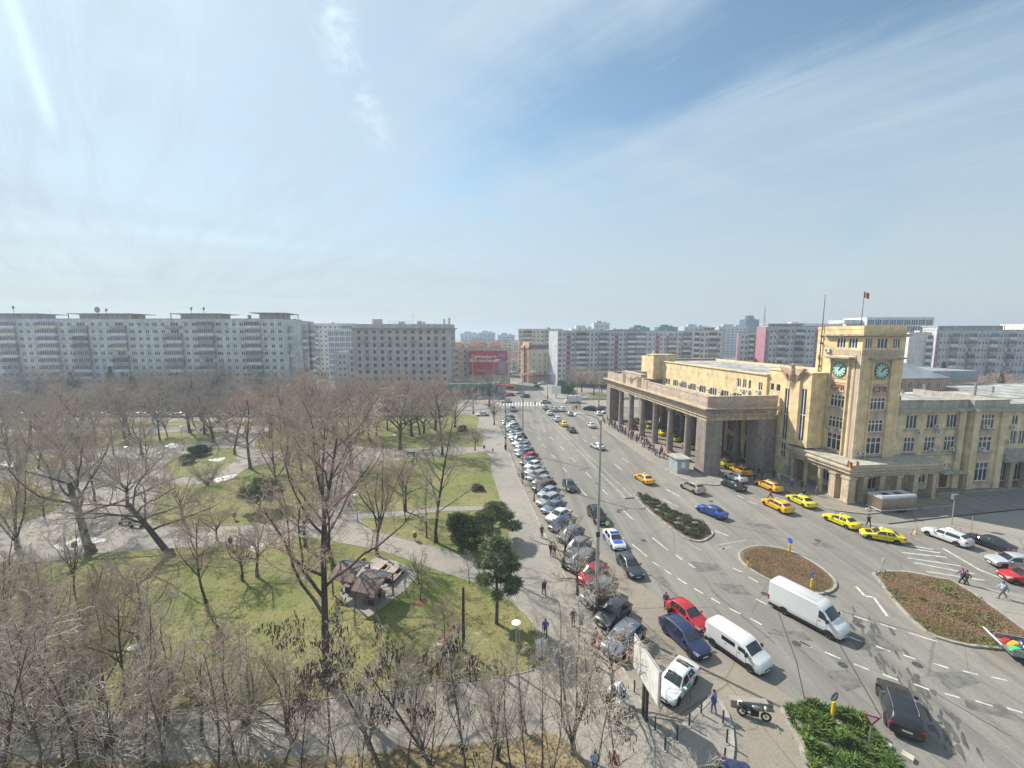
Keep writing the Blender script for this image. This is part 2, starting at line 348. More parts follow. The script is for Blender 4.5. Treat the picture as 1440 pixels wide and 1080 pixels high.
# far side streets: pavement blocks the avenue passes between
for pts in ([(-400,570),(100,568),(460,566),(636,568),(700,569),(697,574),(660,577),(400,578),(100,580),(-400,582)],
            [(690,571),(733,537),(722,536),(640,545),(640,562)],
            [(782,566),(770,557),(752,545),(760,540),(840,545),(1000,560),(1000,575),(850,573),(820,572)]):
    q = Gs(pts); b = MB(); b.prism(q, -.1, .13); struct('pavement', b, 'paving'); b = MB(); ribbon(b, q, .25, 0, .16, closed=True); struct('kerb', b, 'kerb')
b = MB(); b.prism(Gs([(822,561),(835,554),(870,555),(872,561)]), 0, .2); struct('lawn', b, 'lawn')
# road markings
mk = MB(); mk2 = MB()
def dash(x0, y0, x1, y1, s=1, ox=0, oy=0, w=.15, t=None):
    p, q = G(ox+x0/s, oy+y0/s), G(ox+x1/s, oy+y1/s)
    ribbon(t or mk, [p, q], w, 0, .008)
for l in [(565,30,618,62),(665,88,718,118),(772,147,835,180),(895,207,960,243),(1025,270,1095,303),(1180,340,1246,372),(925,92,990,125)]: dash(*l, 4.153, 840, 820)
for l in [(25,378,85,405),(158,438,222,470),(288,493,367,527),(435,553,513,584),(580,605,658,635),(740,655,815,683),(330,275,373,293),(435,310,505,333),(570,350,648,377),(712,395,856,440),(548,463,620,490),(686,508,750,530),(838,550,915,575),(987,588,1063,608),(1132,620,1210,637),(893,702,972,725),(1050,740,1137,766),(1210,777,1290,800),(410,415,475,442)]: dash(*l, 3.6, 1080, 780)
for l in [(445,160,490,208),(490,208,535,216),(535,216,605,312)]: dash(*l, 3.6, 1080, 780, w=.22)
for l in [(785,738,1085,783),(820,765,1165,830),(895,815,1220,865),(755,708,1005,735),(830,690,970,710),(800,670,930,690),(985,685,1190,805),(1190,805,1330,860)]: dash(*l, 4, 1080, 600, w=.2)
for l in [(710,785,800,855),(595,820,680,890),(840,880,877,908),(912,930,952,955),(712,920,748,945),(780,965,818,992),(852,1013,903,1045),(1163,955,1212,977),(1250,1005,1305,1035),(545,630,600,682),(305,510,340,550),(430,515,458,543),(335,417,367,448),(205,388,228,416),(255,335,280,360),(190,268,213,290),(138,313,165,338),(90,255,110,278),(95,176,110,190),(130,215,150,232),(55,215,75,232),(10,175,30,190),(370,215,395,230),(320,232,345,248),(500,373,540,403),(540,335,572,360),(770,568,857,612),(785,512,862,552),(1060,745,1140,775),(1185,545,1230,565),(1240,575,1300,597),(270,80,330,120),(340,130,400,165)]: dash(*l, 4, 740, 560)
for l in [(1060,828,1230,800),(1090,850,1150,838),(1110,838,1110,852),(905,808,985,858)]: dash(*l, 4, 740, 560, w=.25, t=mk2)
dash(W(0,0)[0], 0, 0, 0, 1) if False else None
for i in range(16):
    x = 699+i*4.3; ribbon(mk, Gs([(x, 571), (x+1.2-i*.1, 565.5)]), .5, 0, .008)
MBs = MB()
struct('road_marking', mk, 'road_paint'); struct('road_marking', mk2, 'old_paint')
# skid of long cracks and tar seams across the junction
b = MB()
for pts in [(1000,830,1090,905),(1180,905,1240,1010),(1290,960,1420,1035),(880,640,905,668),(1010,735,1120,760),(1150,850,1290,890),(905,800,980,860)]+[(1095,862,1120,930),(1120,930,1132,985),(1132,985,1140,1000),(740,640,1000,720),(1110,640,1440,780)][:3]:
    ribbon(b, Gs([(pts[0],pts[1]),(pts[2],pts[3])]), .07, 0, .005)
for k in range(90):        # dark elongated blotches scattered along a slanting line
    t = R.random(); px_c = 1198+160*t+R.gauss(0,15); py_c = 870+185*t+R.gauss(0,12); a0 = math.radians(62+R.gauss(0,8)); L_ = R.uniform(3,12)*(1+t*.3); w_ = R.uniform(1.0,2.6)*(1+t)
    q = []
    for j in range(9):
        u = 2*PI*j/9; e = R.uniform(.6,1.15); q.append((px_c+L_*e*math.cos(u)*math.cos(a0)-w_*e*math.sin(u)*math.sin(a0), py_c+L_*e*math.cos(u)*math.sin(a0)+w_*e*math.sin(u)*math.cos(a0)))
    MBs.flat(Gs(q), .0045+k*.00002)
struct('blotch', MBs, mat('blotch', (.11,.105,.10), .75, .2, 1))
pb = MB(); pd = MB()
for i in range(26):
    a = R.uniform(-36, 70); bb = R.uniform(-28, -6.5)
    if -19.5 < bb < -16 or -24 < a < -8: continue
    L2, w2 = R.uniform(1.2, 5), R.uniform(.6, 1.8); (pb if i % 3 else pd).flat([W(a,bb), W(a+L2,bb+R.uniform(-.1,.1)), W(a+L2+R.uniform(-.2,.2),bb+w2), W(a,bb+w2)], .0035+i*.00001)
for px, py in [(1130,870),(1210,905),(1170,960),(1330,960),(1010,830),(1060,742),(1150,770),(1390,1010),(980,800),(1100,900)]:
    x, y = G(px, py); q = [(x+R.uniform(-1,1),y+R.uniform(-1,1)),(x+R.uniform(2,3),y-R.uniform(0,1)),(x+R.uniform(2,3),y+R.uniform(.8,1.6)),(x,y+R.uniform(1,1.6))]; pb.flat(q, .0038)
struct('asphalt_patch', pb, mat('patch_dark', (.175,.168,.155), .9, .2, 1.5, fine=6)); struct('asphalt_patch', pd, mat('patch_light', (.26,.24,.21), .9, .2, 1.5, fine=6))
pb = MB()
for px, py in [(1120,905),(1075,835),(1185,935),(905,760),(870,720),(940,655),(1000,705),(1150,760),(1290,935),(1210,880),(840,680),(1080,990),(930,940)]:
    x, y = G(px, py); pb.flat([(x+.34*math.cos(k*PI/8), y+.34*math.sin(k*PI/8)) for k in range(16)], .0095)
struct('manhole_cover', pb, mat('iron2', (.07,.068,.065), .6, .2, 6))
struct('tar_seam', b, mat('tar', (.05,.048,.045), .7, .2, 2))
# ================================================================== BUILDINGS
mat('panel_grey', (.66,.69,.70), .9, .12, .25, fine=9, streak=.15)
mat('panel_blue', (.62,.645,.68), .9, .12, .25, fine=9, streak=.22)
mat('panel_white', (.72,.71,.67), .85, .08, .3, streak=.18)
mat('hotel_stone', (.56,.525,.49), .9, .1, .3, fine=8, streak=.2)
mat('cream_wall', (.70,.61,.47), .9, .1, .4, streak=.2)
mat('beige_wall', (.62,.56,.44), .9, .1, .4, streak=.25)
mat('orange_wall', (.58,.37,.22), .9, .1, .4, streak=.15)
mat('red_panel', (.34,.09,.10), .85, .15, .4, streak=.2)
mat('pink_panel', (.40,.19,.24), .85, .12, .4)
mat('roof_felt', (.17,.17,.17), .95, .2, .3)
mat('roof_tile', (.27,.10,.07), .85, .25, .8)
mat('win_frame', (.78,.78,.76), .5, .1, 2)
mat('win_frame_brown', (.30,.20,.14), .6, .15, 2)
mat('win_frame_dark', (.16,.14,.13), .5, .15, 2)
mat('glass', (.05,.06,.075), .12, .3, .3, spec=.8)
mat('glass_curtain', (.16,.155,.14), .3, .3, 2, spec=.6)
mat('glass_blue', (.06,.12,.19), .1, .25, .3, spec=.9)
mat('band_white', (.70,.71,.71), .7, .12, .6, streak=.25)
mat('band_grey', (.38,.38,.38), .8, .2, .6, streak=.25)
mat('ac_white', (.62,.62,.60), .6, .1, 2)
mat('dark_opening', (.012,.012,.013), .9, .2, 1)
mat('shop_green', (.03,.16,.12), .6, .15, .5)
mat('metal_grey', (.33,.34,.35), .5, .15, 2, metal=.4)
WC = {}
def window_mesh(w, h, style):
    """Window standing in an opening: frame bars round panes; origin at the opening's lower left, glass a little inside."""
    key = (round(w, 1), round(h, 1), style)
    if key in WC: return WC[key]
    b = MB(); t = .12 if w < 2.2 else .13; f, g = 0, 1
    nx = {'d': 2, 't': 3, 'q': 4, 's': max(3, round(w/.9)), '1': 1, 'x': 3, 'v': 2}[style[0]]
    b.add([(0,.1,0),(w,.1,0),(w,.1,h),(0,.1,h)], [(0,1,2,3)], 1)
    for x in [0]+[w*i/nx for i in range(1, nx)]+[w]:
        b.box(max(0,x-t/2), min(w,x+t/2), .02, .099, 0, h, 0)
    for z in [0, h]+([h*.68] if style[0] in 'xq' else [h*.5] if style[0] == 'v' else []):
        b.box(0, w, .021, .098, max(0,z-t/2), min(h,z+t/2), 0)
    if 'c' in style: b.add([(t,.09,h*.35),(w*.5,.09,h*.35),(w*.5,.09,h-t),(t,.09,h-t)], [(0,1,2,3)], 2)
    WC[key] = b.mesh('window', ['win_frame_dark' if 'k' in style else 'win_frame', 'glass_blue' if 'b' in style else 'glass', 'glass_curtain'])
    return WC[key]
class Bld:
    def __init__(s, name, label, cat, loc, rz=0, group=None):
        s.root = thing(name, label, cat, loc, rz, group); s.wins = []; s.parts = []; s.wall = MB(); s.loc = Vector((loc[0], loc[1], 0)); s.rz = rz
    def facade(s, p0, p1, z0, z1, ops=(), m=0, rev=.16, wins=True):
        P0 = Vector(p0); P1 = Vector(p1); Ln = (P1-P0).length; U = (P1-P0)/Ln; N = Vector((U.y, -U.x))
        us = sorted({0, Ln, *[round(q, 3) for o in ops for q in o[:2]]}); zs = sorted({z0, z1, *[round(q, 3) for o in ops for q in o[2:4]]})
        hit = {}
        for o in ops:
            i0, i1 = us.index(round(o[0], 3)), us.index(round(o[1], 3)); j0, j1 = zs.index(round(o[2], 3)), zs.index(round(o[3], 3))
            for i in range(i0, i1):
                for j in range(j0, j1): hit[i, j] = 1
        pt = lambda u, z, d=0: (P0.x+U.x*u-N.x*d, P0.y+U.y*u-N.y*d, z)
        for j in range(len(zs)-1):
            i = 0
            while i < len(us)-1:
                if (i, j) in hit: i += 1; continue
                k = i
                while k < len(us)-1 and (k, j) not in hit: k += 1
                s.wall.add([pt(us[i], zs[j]), pt(us[k], zs[j]), pt(us[k], zs[j+1]), pt(us[i], zs[j+1])], [(0,1,2,3)], m); i = k
        a = math.atan2(U.y, U.x)
        for o in ops:
            u0, u1, a0, a1 = o[:4]
            v = [pt(u0,a0),pt(u1,a0),pt(u1,a1),pt(u0,a1),pt(u0,a0,rev),pt(u1,a0,rev),pt(u1,a1,rev),pt(u0,a1,rev)]
            s.wall.add(v, [(0,4,5,1),(1,5,6,2),(2,6,7,3),(3,7,4,0)], m)
            if len(o) > 4 and o[4]:
                x, y, z = pt(u0, a0, rev-.12)
                s.wins.append((window_mesh(u1-u0, a1-a0, o[4]), (x, y, z), a, (u1-u0)*(a1-a0)))
                if not rev <= .16: pass
            else:
                s.wall.add([pt(u0,a0,rev),pt(u1,a0,rev),pt(u1,a1,rev),pt(u0,a1,rev)], [(0,1,2,3)], m if len(o) > 4 else 0)
    def add(s, name, me, loc, a, size=1): s.parts.append((name, me, loc, a, size))
    def fin(s, wall_mats, limit=100):
        s.wall.build('wall', wall_mats, s.root)
        byn = {}
        for me, loc, a, ar in s.wins: byn.setdefault('window', []).append((me, loc, a, ar))
        for n, me, loc, a, ar in s.parts: byn.setdefault(n, []).append((me, loc, a, ar))
        cr, sr = math.cos(s.rz), math.sin(s.rz)
        for n, L_ in byn.items():
            def key(q):
                x, y = s.loc.x+q[1][0]*cr-q[1][1]*sr, s.loc.y+q[1][0]*sr+q[1][1]*cr
                u = abs(x)/max(1, y)
                hidden = 1 if (y < 5 or u > 1.3) else 0
                # behind the tree tops: low windows show least
                return (hidden, -(q[3]/(x*x+y*y))*(1 if q[1][2] > 12 else .3))
            L_.sort(key=key)
            for me, loc, a, ar in L_[:limit]: link(n, me, s.root, loc, a)
            rest = L_[limit:]
            if rest:
                b = MB(); mats = []
                for me, loc, a, ar in rest:
                    b.xf = Matrix.Translation(loc) @ Matrix.Rotation(a, 4, 'Z')
                    idx = []
                    for q in me.materials:
                        if q not in mats: mats.append(q)
                        idx.append(mats.index(q))
                    b.add([v.co for v in me.vertices], [tuple(p.vertices) for p in me.polygons], [idx[p.material_index] for p in me.polygons])
                b.xf = None; b.build(n, mats, s.root, kind='stuff')
def balcony_mesh(w, mode, key={}):
    k = (round(w, 1), mode)
    if k in key: return key[k]
    b = MB(); d = 1.0                     # stands out towards -y from the wall
    b.box(0, w, -d, -.002, -.12, 0, 0)
    b.box(0, w, -d-.03, -d+.05, -.12, .95, 0); b.box(0, .06, -d+.05, -.002, 0, .95, 0); b.box(w-.06, w, -d+.05, -.002, 0, .95, 0)
    if mode != 'o':
        b.add([(.05,-d+.01,.95),(w-.05,-d+.01,.95),(w-.05,-d+.01,2.45),(.05,-d+.01,2.45)], [(0,1,2,3)], 1)
        n = max(3, round(w/.85))
        for i in range(n+1):
            x = w*i/n; b.box(max(0,x-.04), min(w,x+.04), -d-.02, -d+.05, .95, 2.45, 2)
            if mode == 'c' and i % 3 == 1: b.add([(x,-d-.0,1.0),(x+w/n,-d-.0,1.0),(x+w/n,-d-.0,2.4),(x,-d-.0,2.4)], [(0,1,2,3)], 3)
        b.box(0, w, -d-.021, -d+.051, 2.45, 2.55, 2)
    key[k] = b.mesh('balcony', [{'o': 'band_grey', 'g': 'band_white', 'c': 'band_grey', 'y': 'cream_wall', 'k': 'band_grey'}[mode], 'glass' if mode != 'y' else 'glass_blue', 'win_frame_brown' if mode == 'k' else 'win_frame', 'glass_curtain'])
    return key[k]
def ac_mesh(key={}):
    if 0 in key: return key[0]
    b = MB(); b.box(0, .85, -.38, -.02, 0, .6, 0); b.lathe([(.22,-.4),(.22,-.385)], .32, 0, 12, 1, axis='y')
    b.add([(.32+.22*math.cos(t*PI/6), -.402, .3+.22*math.sin(t*PI/6)) for t in range(12)], [tuple(range(12))], 1)
    key[0] = b.mesh('air_conditioner', ['ac_white', 'win_frame_dark']); return key[0]
def panel_block(name, label, loc, rz, floors, pattern, depth, mats, fh=2.85, z0=3.6, side='', back=False, roofs=(), win='d', stripe=None, acs=.08, ground='shop', cat='apartment block', group=None, par=.9, strip_m=2):
    """Slab of prefabricated flats. pattern: one letter per bay - w small window, l wide window, b balcony, s red stripe with window, n blank."""
    rnd = random.Random(len(label)*7+int(abs(loc[0])))
    B = Bld(name, label, cat, loc, rz, group)
    bw = {'w': 2.9, 'l': 3.3, 'b': 6.2, 'B': 7.4, 's': 2.9, 'n': 1.6, 'g': 3.0, 'p': 4.2}
    H_ = z0+floors*fh+par
    def side_ops(pat, p0, p1):
        P0, P1 = Vector(p0), Vector(p1); U = (P1-P0).normalized(); Ln = (P1-P0).length; a = math.atan2(U.y, U.x)
        tot = sum(bw[c] for c in pat); k = Ln/tot; u = 0; ops = []; N = Vector((U.y, -U.x))
        for c in pat:
            wd = bw[c]*k
            for f in range(floors):
                z = z0+f*fh
                if c == 'w': ops.append((u+wd/2-.7, u+wd/2+.7, z+.9, z+2.3, win+rnd.choice(['', '', 'c'])))
                elif c == 's': ops.append((u+wd/2-.65, u+wd/2+.65, z+.9, z+2.3, win+rnd.choice(['', 'c'])))
                elif c == 'l': ops.append((u+wd/2-1.0, u+wd/2+1.0, z+.85, z+2.3, 't'+rnd.choice(['', '', 'c'])))
                elif c == 'g': ops.append((u+wd/2-1.1, u+wd/2+1.1, z+.8, z+2.4, 'sb'))
                elif c in 'bBp':
                    mode = rnd.choice('gggccoyk') if c != 'p' else 'g'
                    m_ = balcony_mesh(wd-.3, mode); q = P0+U*(u+.15)+N*.0
                    B.add('balcony', m_, (q.x, q.y, z+.1), a, wd)
                    ops.append((u+wd*.25, u+wd*.75, z+.4, z+2.4, 's'))
                if c in 'wl' and rnd.random() < acs:
                    q = P0+U*(u+wd/2-.2); B.add('air_conditioner', ac_mesh(), (q.x, q.y, z+.15), a, .5)
            if c == 's' and stripe:
                q = P0+U*u; b = MB(); xf = Matrix.Translation((q.x, q.y, 0)) @ Matrix.Rotation(a, 4, 'Z'); b.xf = xf
                for f in range(floors):
                    z = z0+f*fh; b.box(.05, wd-.05, -.08, -.003, z-.45, z+.85)
                b.box(.05, .5, -.085, -.004, z0-.4, H_-par); b.box(wd-.5, wd-.05, -.085, -.004, z0-.4, H_-par)
                b.xf = None; b.build('stripe_panel', stripe, B.root)
            u += wd
        if ground == 'shop':
            n = int(Ln/4.2)
            for i in range(n): ops.append((i*Ln/n+.4, (i+1)*Ln/n-.4, .3, z0-.7, 's'))
        return ops
    Wd = sum(bw[c] for c in pattern)
    B.W = Wd
    B.facade((0, 0), (Wd, 0), 0, H_, side_ops(pattern, (0,0), (Wd,0)))
    sp = side or 'n'
    B.facade((Wd, 0), (Wd, depth), 0, H_, side_ops(sp, (Wd,0), (Wd,depth)) if side else [], m=1)
    B.facade((Wd, depth), (0, depth), 0, H_); B.facade((0, depth), (0, 0), 0, H_, side_ops(sp, (0,depth), (0,0)) if side else [], m=1)
    B.wall.flat([(0,0),(Wd,0),(Wd,depth),(0,depth)], H_-.5, 2)
    B.wall.flat([(.3,.3),(Wd-.3,.3),(Wd-.3,depth-.3),(.3,depth-.3)], H_-.45, 2)
    b = MB()
    for p, q in (((-.08,-.08),(Wd+.08,.3)), ((-.08,depth-.3),(Wd+.08,depth+.08)), ((-.08,.3),(.3,depth-.3)), ((Wd-.3,.3),(Wd+.08,depth-.3))):
        b.box(p[0], q[0], p[1], q[1], H_-.12, H_+.1)
    b.build('parapet', 'band_grey', B.root)
    b = MB()                                     # panel joints, thin dark recess lines read as ledges
    for f in range(floors+1):
        b.box(-.02, Wd+.02, -.035, -.002, z0+f*fh-.06, z0+f*fh)
    b.build('panel_joint', 'band_grey', B.root)
    for x0, x1, y0, y1, h, oh in roofs:          # stair heads with wide flat roof slabs
        if x0 < 0: x0 += Wd; x1 += Wd
        b = MB(); b.box(x0, x1, y0, y1, H_-.5, H_+h); b.build('roof_room', mats[0] if isinstance(mats, list) else mats, B.root)
        b = MB(); b.box(x0-oh, x1+oh, y0-oh, y1+oh, H_+h, H_+h+.25)
        for x in (x0-oh+.3, x1+oh-.3): b.box(x-.12, x+.12, y0-oh+.2, y0-oh+.45, H_-.4, H_+h)
        b.build('roof_canopy', 'orange_wall' if oh > 2 else 'band_white', B.root)
        for i in range(2): B.add('air_conditioner', ac_mesh(), (x0+1+i*2.2, y0-.01, H_+.6), 0)
    for i in range(int(Wd/9)):
        b = MB(); x = R.uniform(2, Wd-2); y = R.uniform(2, depth-2)
        if R.random() < .5: b.box(x, x+.9, y, y+.9, H_-.5, H_+.9+R.random())
        else:
            b.cyl(x, y, H_-.5, H_+2.5+R.random()*2, .03, 5); b.tube([(x-.6,y,H_+2),(x+.6,y,H_+2)], .02, 4)
        b.build('vent_stack' if len(b.v) == 8 else 'aerial', 'metal_grey', B.root)
    B.fin([mats[0], mats[1], 'roof_felt'] if isinstance(mats, list) else [mats, mats, 'roof_felt'])
    return B
def aw(px0, px1, Y): return ((px0-720)/CF*Y*1.0, Y), ((px1-720)/CF*Y, Y)
# --- long slab on the left, its short end turned down the side street
f_pat = 'wbwwbwwwBwwwbwwlbwlwbwww'
fB = panel_block('apartment_block', 'long grey ten storey apartment slab filling the left skyline, flat roofed stair heads on top', (-238, 162), math.radians(0), 10, 'bwwbwwwBwwbwwwblwwlwbwlblwwwbwww', 14, ['panel_grey', 'panel_grey'], fh=2.82, z0=3.4,
    roofs=[(-118, -99, 3, 10, 1.9, 2.4), (-82, -62, 3, 10, 1.9, 2.4), (-42, -27, 3, 10, 1.9, 2.4)], acs=.16)
wL = fB.W
fB.root.location.x = -89-wL
b = MB(); x0 = fB.W
b.box(x0-34, x0-.5, -1.8, -.02, 3.1, 3.45); b.box(x0-34, x0-.5, -1.85, -1.8, 3.0, 3.9)
b.build('shop_awning', 'shop_green', fB.root)
def dish(B, x, y, z, r=1.5):
    b = MB(); b.cyl(x, y, z, z+1.6, .06, 6)
    vs = [(x, y+.35, z+1.9)]; 
    for k in (1, 2):
        for j in range(14):
            t = 2*PI*j/14; rr = r*k/2; vs.append((x+rr*math.cos(t), y+.35-(.12*k*k), z+1.9+rr*math.sin(t)))
    b.add(vs, [(0, 1+j, 1+(j+1)%14) for j in range(14)]+[(1+j, 15+j, 15+(j+1)%14, 1+(j+1)%14) for j in range(14)])
    b.build('satellite_dish', 'metal_grey', B.root, smooth=60)
dish(fB, wL-75.5, 4, 34.3, 1.2)
for x, hh in ((wL-39, 5), (wL-73, 4), (wL-34, 5), (wL-110, 6)):
    b = MB(); b.cyl(x, 5, 34, 34+hh*.7, .09, 6); 
    for k in range(3): b.box(x-.35, x-.12, 4.9, 5.1, 33.5+hh*.5-k*.1+.2, 34.6+hh*.5); b.box(x+.12, x+.35, 4.9, 5.1, 33.9+hh*.5, 34.6+hh*.5)
    b.build('antenna_mast', 'metal_grey', fB.root)
eB = panel_block('apartment_block', 'grey apartment block end with stacked yellow balconies, wide flat roof canopy above its corner', (-89.4, 164.6), math.radians(100), 10, 'bwpwbwwbw', 13.5, ['panel_blue', 'panel_blue'], fh=2.82, z0=3.4, roofs=[(2, 12, 2, 10, 2.2, 2.6)])
# reverse: this block's front looks right along the side street
# --- the stone hotel-like block with the deep cornice
def ops_grid(Ln, nx, fl, z0, fh, w, h, st, sill=.9, m0=1.5, rnd=R):
    o = []
    for i in range(nx):
        u = m0+(Ln-2*m0)*(i+.5)/nx
        for f in range(fl): o.append((u-w/2, u+w/2, z0+f*fh+sill, z0+f*fh+sill+h, st+rnd.choice(['', '', 'c'])))
    return o
B = Bld('stone_building', 'brown stone nine storey block with a deep flat cornice and even rows of square windows', 'office building', (-72, 187), 0)
Wd = 44.2; Hh = 29.2
B.facade((0,0), (Wd,0), 0, Hh, ops_grid(Wd, 12, 8, 4.6, 3.05, 1.45, 1.7, 'dk', 1.0, 1.2))
B.facade((Wd,0), (Wd,16), 0, Hh, ops_grid(16, 4, 8, 4.6, 3.05, 1.4, 1.7, 'dk', 1.0), m=0); B.facade((Wd,16), (0,16), 0, Hh); B.facade((0,16), (0,0), 0, Hh, ops_grid(16, 4, 8, 4.6, 3.05, 1.4, 1.7, 'dk', 1.0))
B.wall.flat([(0,0),(Wd,0),(Wd,16),(0,16)], Hh, 1)
b = MB(); b.box(-1.5, Wd+.9, -1.3, 17, Hh+.002, Hh+.5); b.box(.2, Wd-.2, .2, 15.8, Hh+.5, Hh+2.0); b.box(-.3, Wd+.3, -.3, 16.3, Hh-.9, Hh-.4)
b.build('cornice', 'hotel_stone', B.root)
b = MB()
for z in (4.4, 4.6+6*3.05-.1): b.box(-.1, Wd+.1, -.22, -.003, z, z+.28)
b.build('string_course', 'hotel_stone', B.root)
for i in range(13):
    u = 1.2+(Wd-2.4)*i/12; b = MB(); b.box(u-.12, u+.12, -.16, -.003, 4.7, 22.7); b.build('pilaster', 'hotel_stone', B.root)
for i in (1, 4, 7, 10):
    for f in (2, 4, 6):
        u = 1.2+(Wd-2.4)*(i+.5)/12; z = 4.6+f*3.05; b = MB(); b.box(u-1.25, u+1.25, -.95, -.005, z+.45, z+.62)
        for k in range(9): b.box(u-1.2+k*.29, u-1.15+k*.29, -.93, -.88, z+.62, z+1.45)
        b.box(u-1.25, u+1.25, -.95, -.87, z+1.45, z+1.53); b.build('balcony', 'hotel_stone', B.root)
for x, w_, h_ in ((8, 4.2, 2.3), (20, 2.5, 1.2), (28.5, 1.8, 1.4), (40.5, .6, 2.4), (42.8, .6, 2.9), (31, .9, 1.2)):
    b = MB(); b.box(x, x+w_, 4, 6, Hh+2, Hh+2+h_); b.build('roof_room' if w_ > 2 else 'chimney', 'hotel_stone', B.root)
b = MB(); b.cyl(26.5, 5, Hh+2, Hh+7, .06, 5); b.box(26, 27, 4.97, 5.03, Hh+5.4, Hh+5.5); b.build('aerial', 'metal_grey', B.root)
b = MB()
for i in range(14): b.box(15.5+i*.85, 15.55+i*.85, 3, 3.05, Hh+2, Hh+3.4)
b.box(15.5, 26.6, 3, 3.06, Hh+3.35, Hh+3.42); b.build('roof_railing', 'metal_grey', B.root)
B.fin(['hotel_stone', 'roof_felt'])
# --- blocks seen through the gap left of it
panel_block('apartment_block', 'tall hazy blue apartment block glimpsed in the gap beside the stone office block', (-131, 262), math.radians(0), 10, 'wbwwlwwb', 14, ['panel_white', 'panel_white'], fh=2.9)
B = Bld('office_building', 'blue glass office front glimpsed between the grey slabs', 'office building', (-107, 240), 0)
B.facade((0,0), (24,0), 0, 29.6, ops_grid(24, 7, 8, 2.6, 3.3, 2.9, 2.7, 'sb', .2, .6)); B.facade((24,0), (24,14), 0, 29.6); B.facade((24,14),(0,14),0,29.6); B.facade((0,14),(0,0),0,29.6)
B.wall.flat([(0,0),(24,0),(24,14),(0,14)], 29.6, 1); B.fin(['panel_blue', 'roof_felt'])
B = Bld('small_building', 'small white building with green glazed stair, low between the grey slabs', 'building', (-84, 195), 0)
B.facade((0,0), (7.2,0), 0, 18.6, ops_grid(7.2, 2, 5, 3, 2.9, 1, 1.3, 'd', .9)); B.facade((7.2,-1),(12,-1),0,20.6, ops_grid(4.8, 1, 6, 2.6, 2.9, 3.2, 1.9, 'sb', .5, .3))
B.facade((12,-1),(12,12),0,20.6); B.facade((0,12),(0,0),0,18.6); B.facade((7.2,12),(7.2,-1),18.5,20.6); B.facade((7.2,0),(7.2,-1),0,20.6); B.wall.flat([(0,0),(7.2,0),(7.2,12),(0,12)],18.6,1); B.wall.flat([(7.2,-1),(12,-1),(12,12),(7.2,12)],20.6,1); B.facade((12,12),(0,12),0,18.6)
B.fin(['panel_white', 'roof_felt'])
# --- beige flats carrying the big red advertisement
B = Bld('apartment_building', 'beige five storey flats with grey balconies and red tile roofs behind the advert', 'apartment building', (-30.5, 208), 0)
ops = []
for f in range(5):
    for u in (2.6, 7.0): ops.append((u-.7, u+.7, 4.6+f*3.05+.7, 4.6+f*3.05+2.3, 'd'))
B.facade((0,0), (29.5,0), 0, 20.4, ops); B.facade((29.5,0),(29.5,14),0,20.4,ops_grid(14,4,5,4.6,3.05,1.2,1.5,'d')); B.facade((29.5,14),(0,14),0,20.4); B.facade((0,14),(0,0),0,20.4)
B.wall.flat([(0,0),(29.5,0),(29.5,14),(0,14)], 20.4, 1)
for f in range(5):
    b = MB(); z = 4.6+f*3.05; b.box(.9, 8.7, -1.1, -.003, z+.1, z+.25); b.box(.9, 8.7, -1.1, -1.0, z+.25, z+1.15); b.build('balcony', 'band_grey', B.root)
for x0, x1 in ((0, 6), (8, 17.5), (19, 25)):
    b = MB(); b.add([(x0,-.3,20.45),(x1,-.3,20.45),(x1,7,20.45),(x0,7,20.45),(x0+1.5,3.5,22.6),(x1-1.5,3.5,22.6)], [(0,1,5,4),(1,2,5),(2,3,4,5),(3,0,4)]); b.build('roof', 'roof_tile', B.root)
B.fin(['beige_wall', 'roof_felt'])
mat('advert_red', (.50,.045,.06), .6, .08, .3); mat('advert_white', (.75,.72,.72), .6, .08, 2); mat('advert_blue', (.30,.33,.42), .6, .15, .5)
t = thing('billboard', 'huge red advertisement sheet with white lettering on the beige flats', 'billboard', (-21.6, 207.2))
b = MB(); b.box(0, 19.2, 0, .15, 6.4, 18.4); b.build('panel', 'advert_red', t)
b = MB(); b.box(14.7, 17.9, -.06, -.003, 6.9, 17.2); b.box(15.0, 17.6, -.09, -.063, 13.2, 15.2, 1); b.build('picture', ['advert_blue', 'advert_red'], t)
for s_, x, z, q in (('Ca$hbackul in', 7.6, 14.9, 2.2), ('fără com bancar', 7.6, 12.9, 2.2), ('• • • • • • •', 6, 8.2, 1.0)):
    me = textmesh(s_, q, .01, .06); me.materials.append(M('advert_white')); o = link('lettering', me, t, (x, -.02, z)); o.rotation_euler = (PI/2, 0, 0)
# petrol station style low building with the green band
B = Bld('shop_building', 'low shop with a long green and white roof band below the red advert', 'shop', (-30, 182), 0)
B.facade((0,0), (24,0), 0, 4.6, [(i*3+.3, i*3+2.7, .3, 3.4, 's') for i in range(8)]); B.facade((24,0),(24,12),0,4.6); B.facade((24,12),(0,12),0,4.6); B.facade((0,12),(0,0),0,4.6); B.wall.flat([(0,0),(24,0),(24,12),(0,12)],4.5,1)
b = MB(); b.box(-2.5, 22, -3, -.01, 3.9, 4.9, 0); b.box(-2.55, 22.05, -3.05, -.01, 4.92, 5.2, 1); b.build('fascia', [mat('fascia_green', (.02,.30,.16), .5, .1, 1), 'band_white'], B.root)
b = MB()
for x in (-2, 5, 12, 19): b.cyl(x, -2.6, 0, 3.9, .12, 8)
b.build('canopy_post', 'metal_grey', B.root)
b = MB(); b.box(22.6, 31, -2, -.01, 3.7, 4.3); b.build('red_fascia', 'advert_red', B.root)
B.fin(['panel_grey', 'roof_felt'])
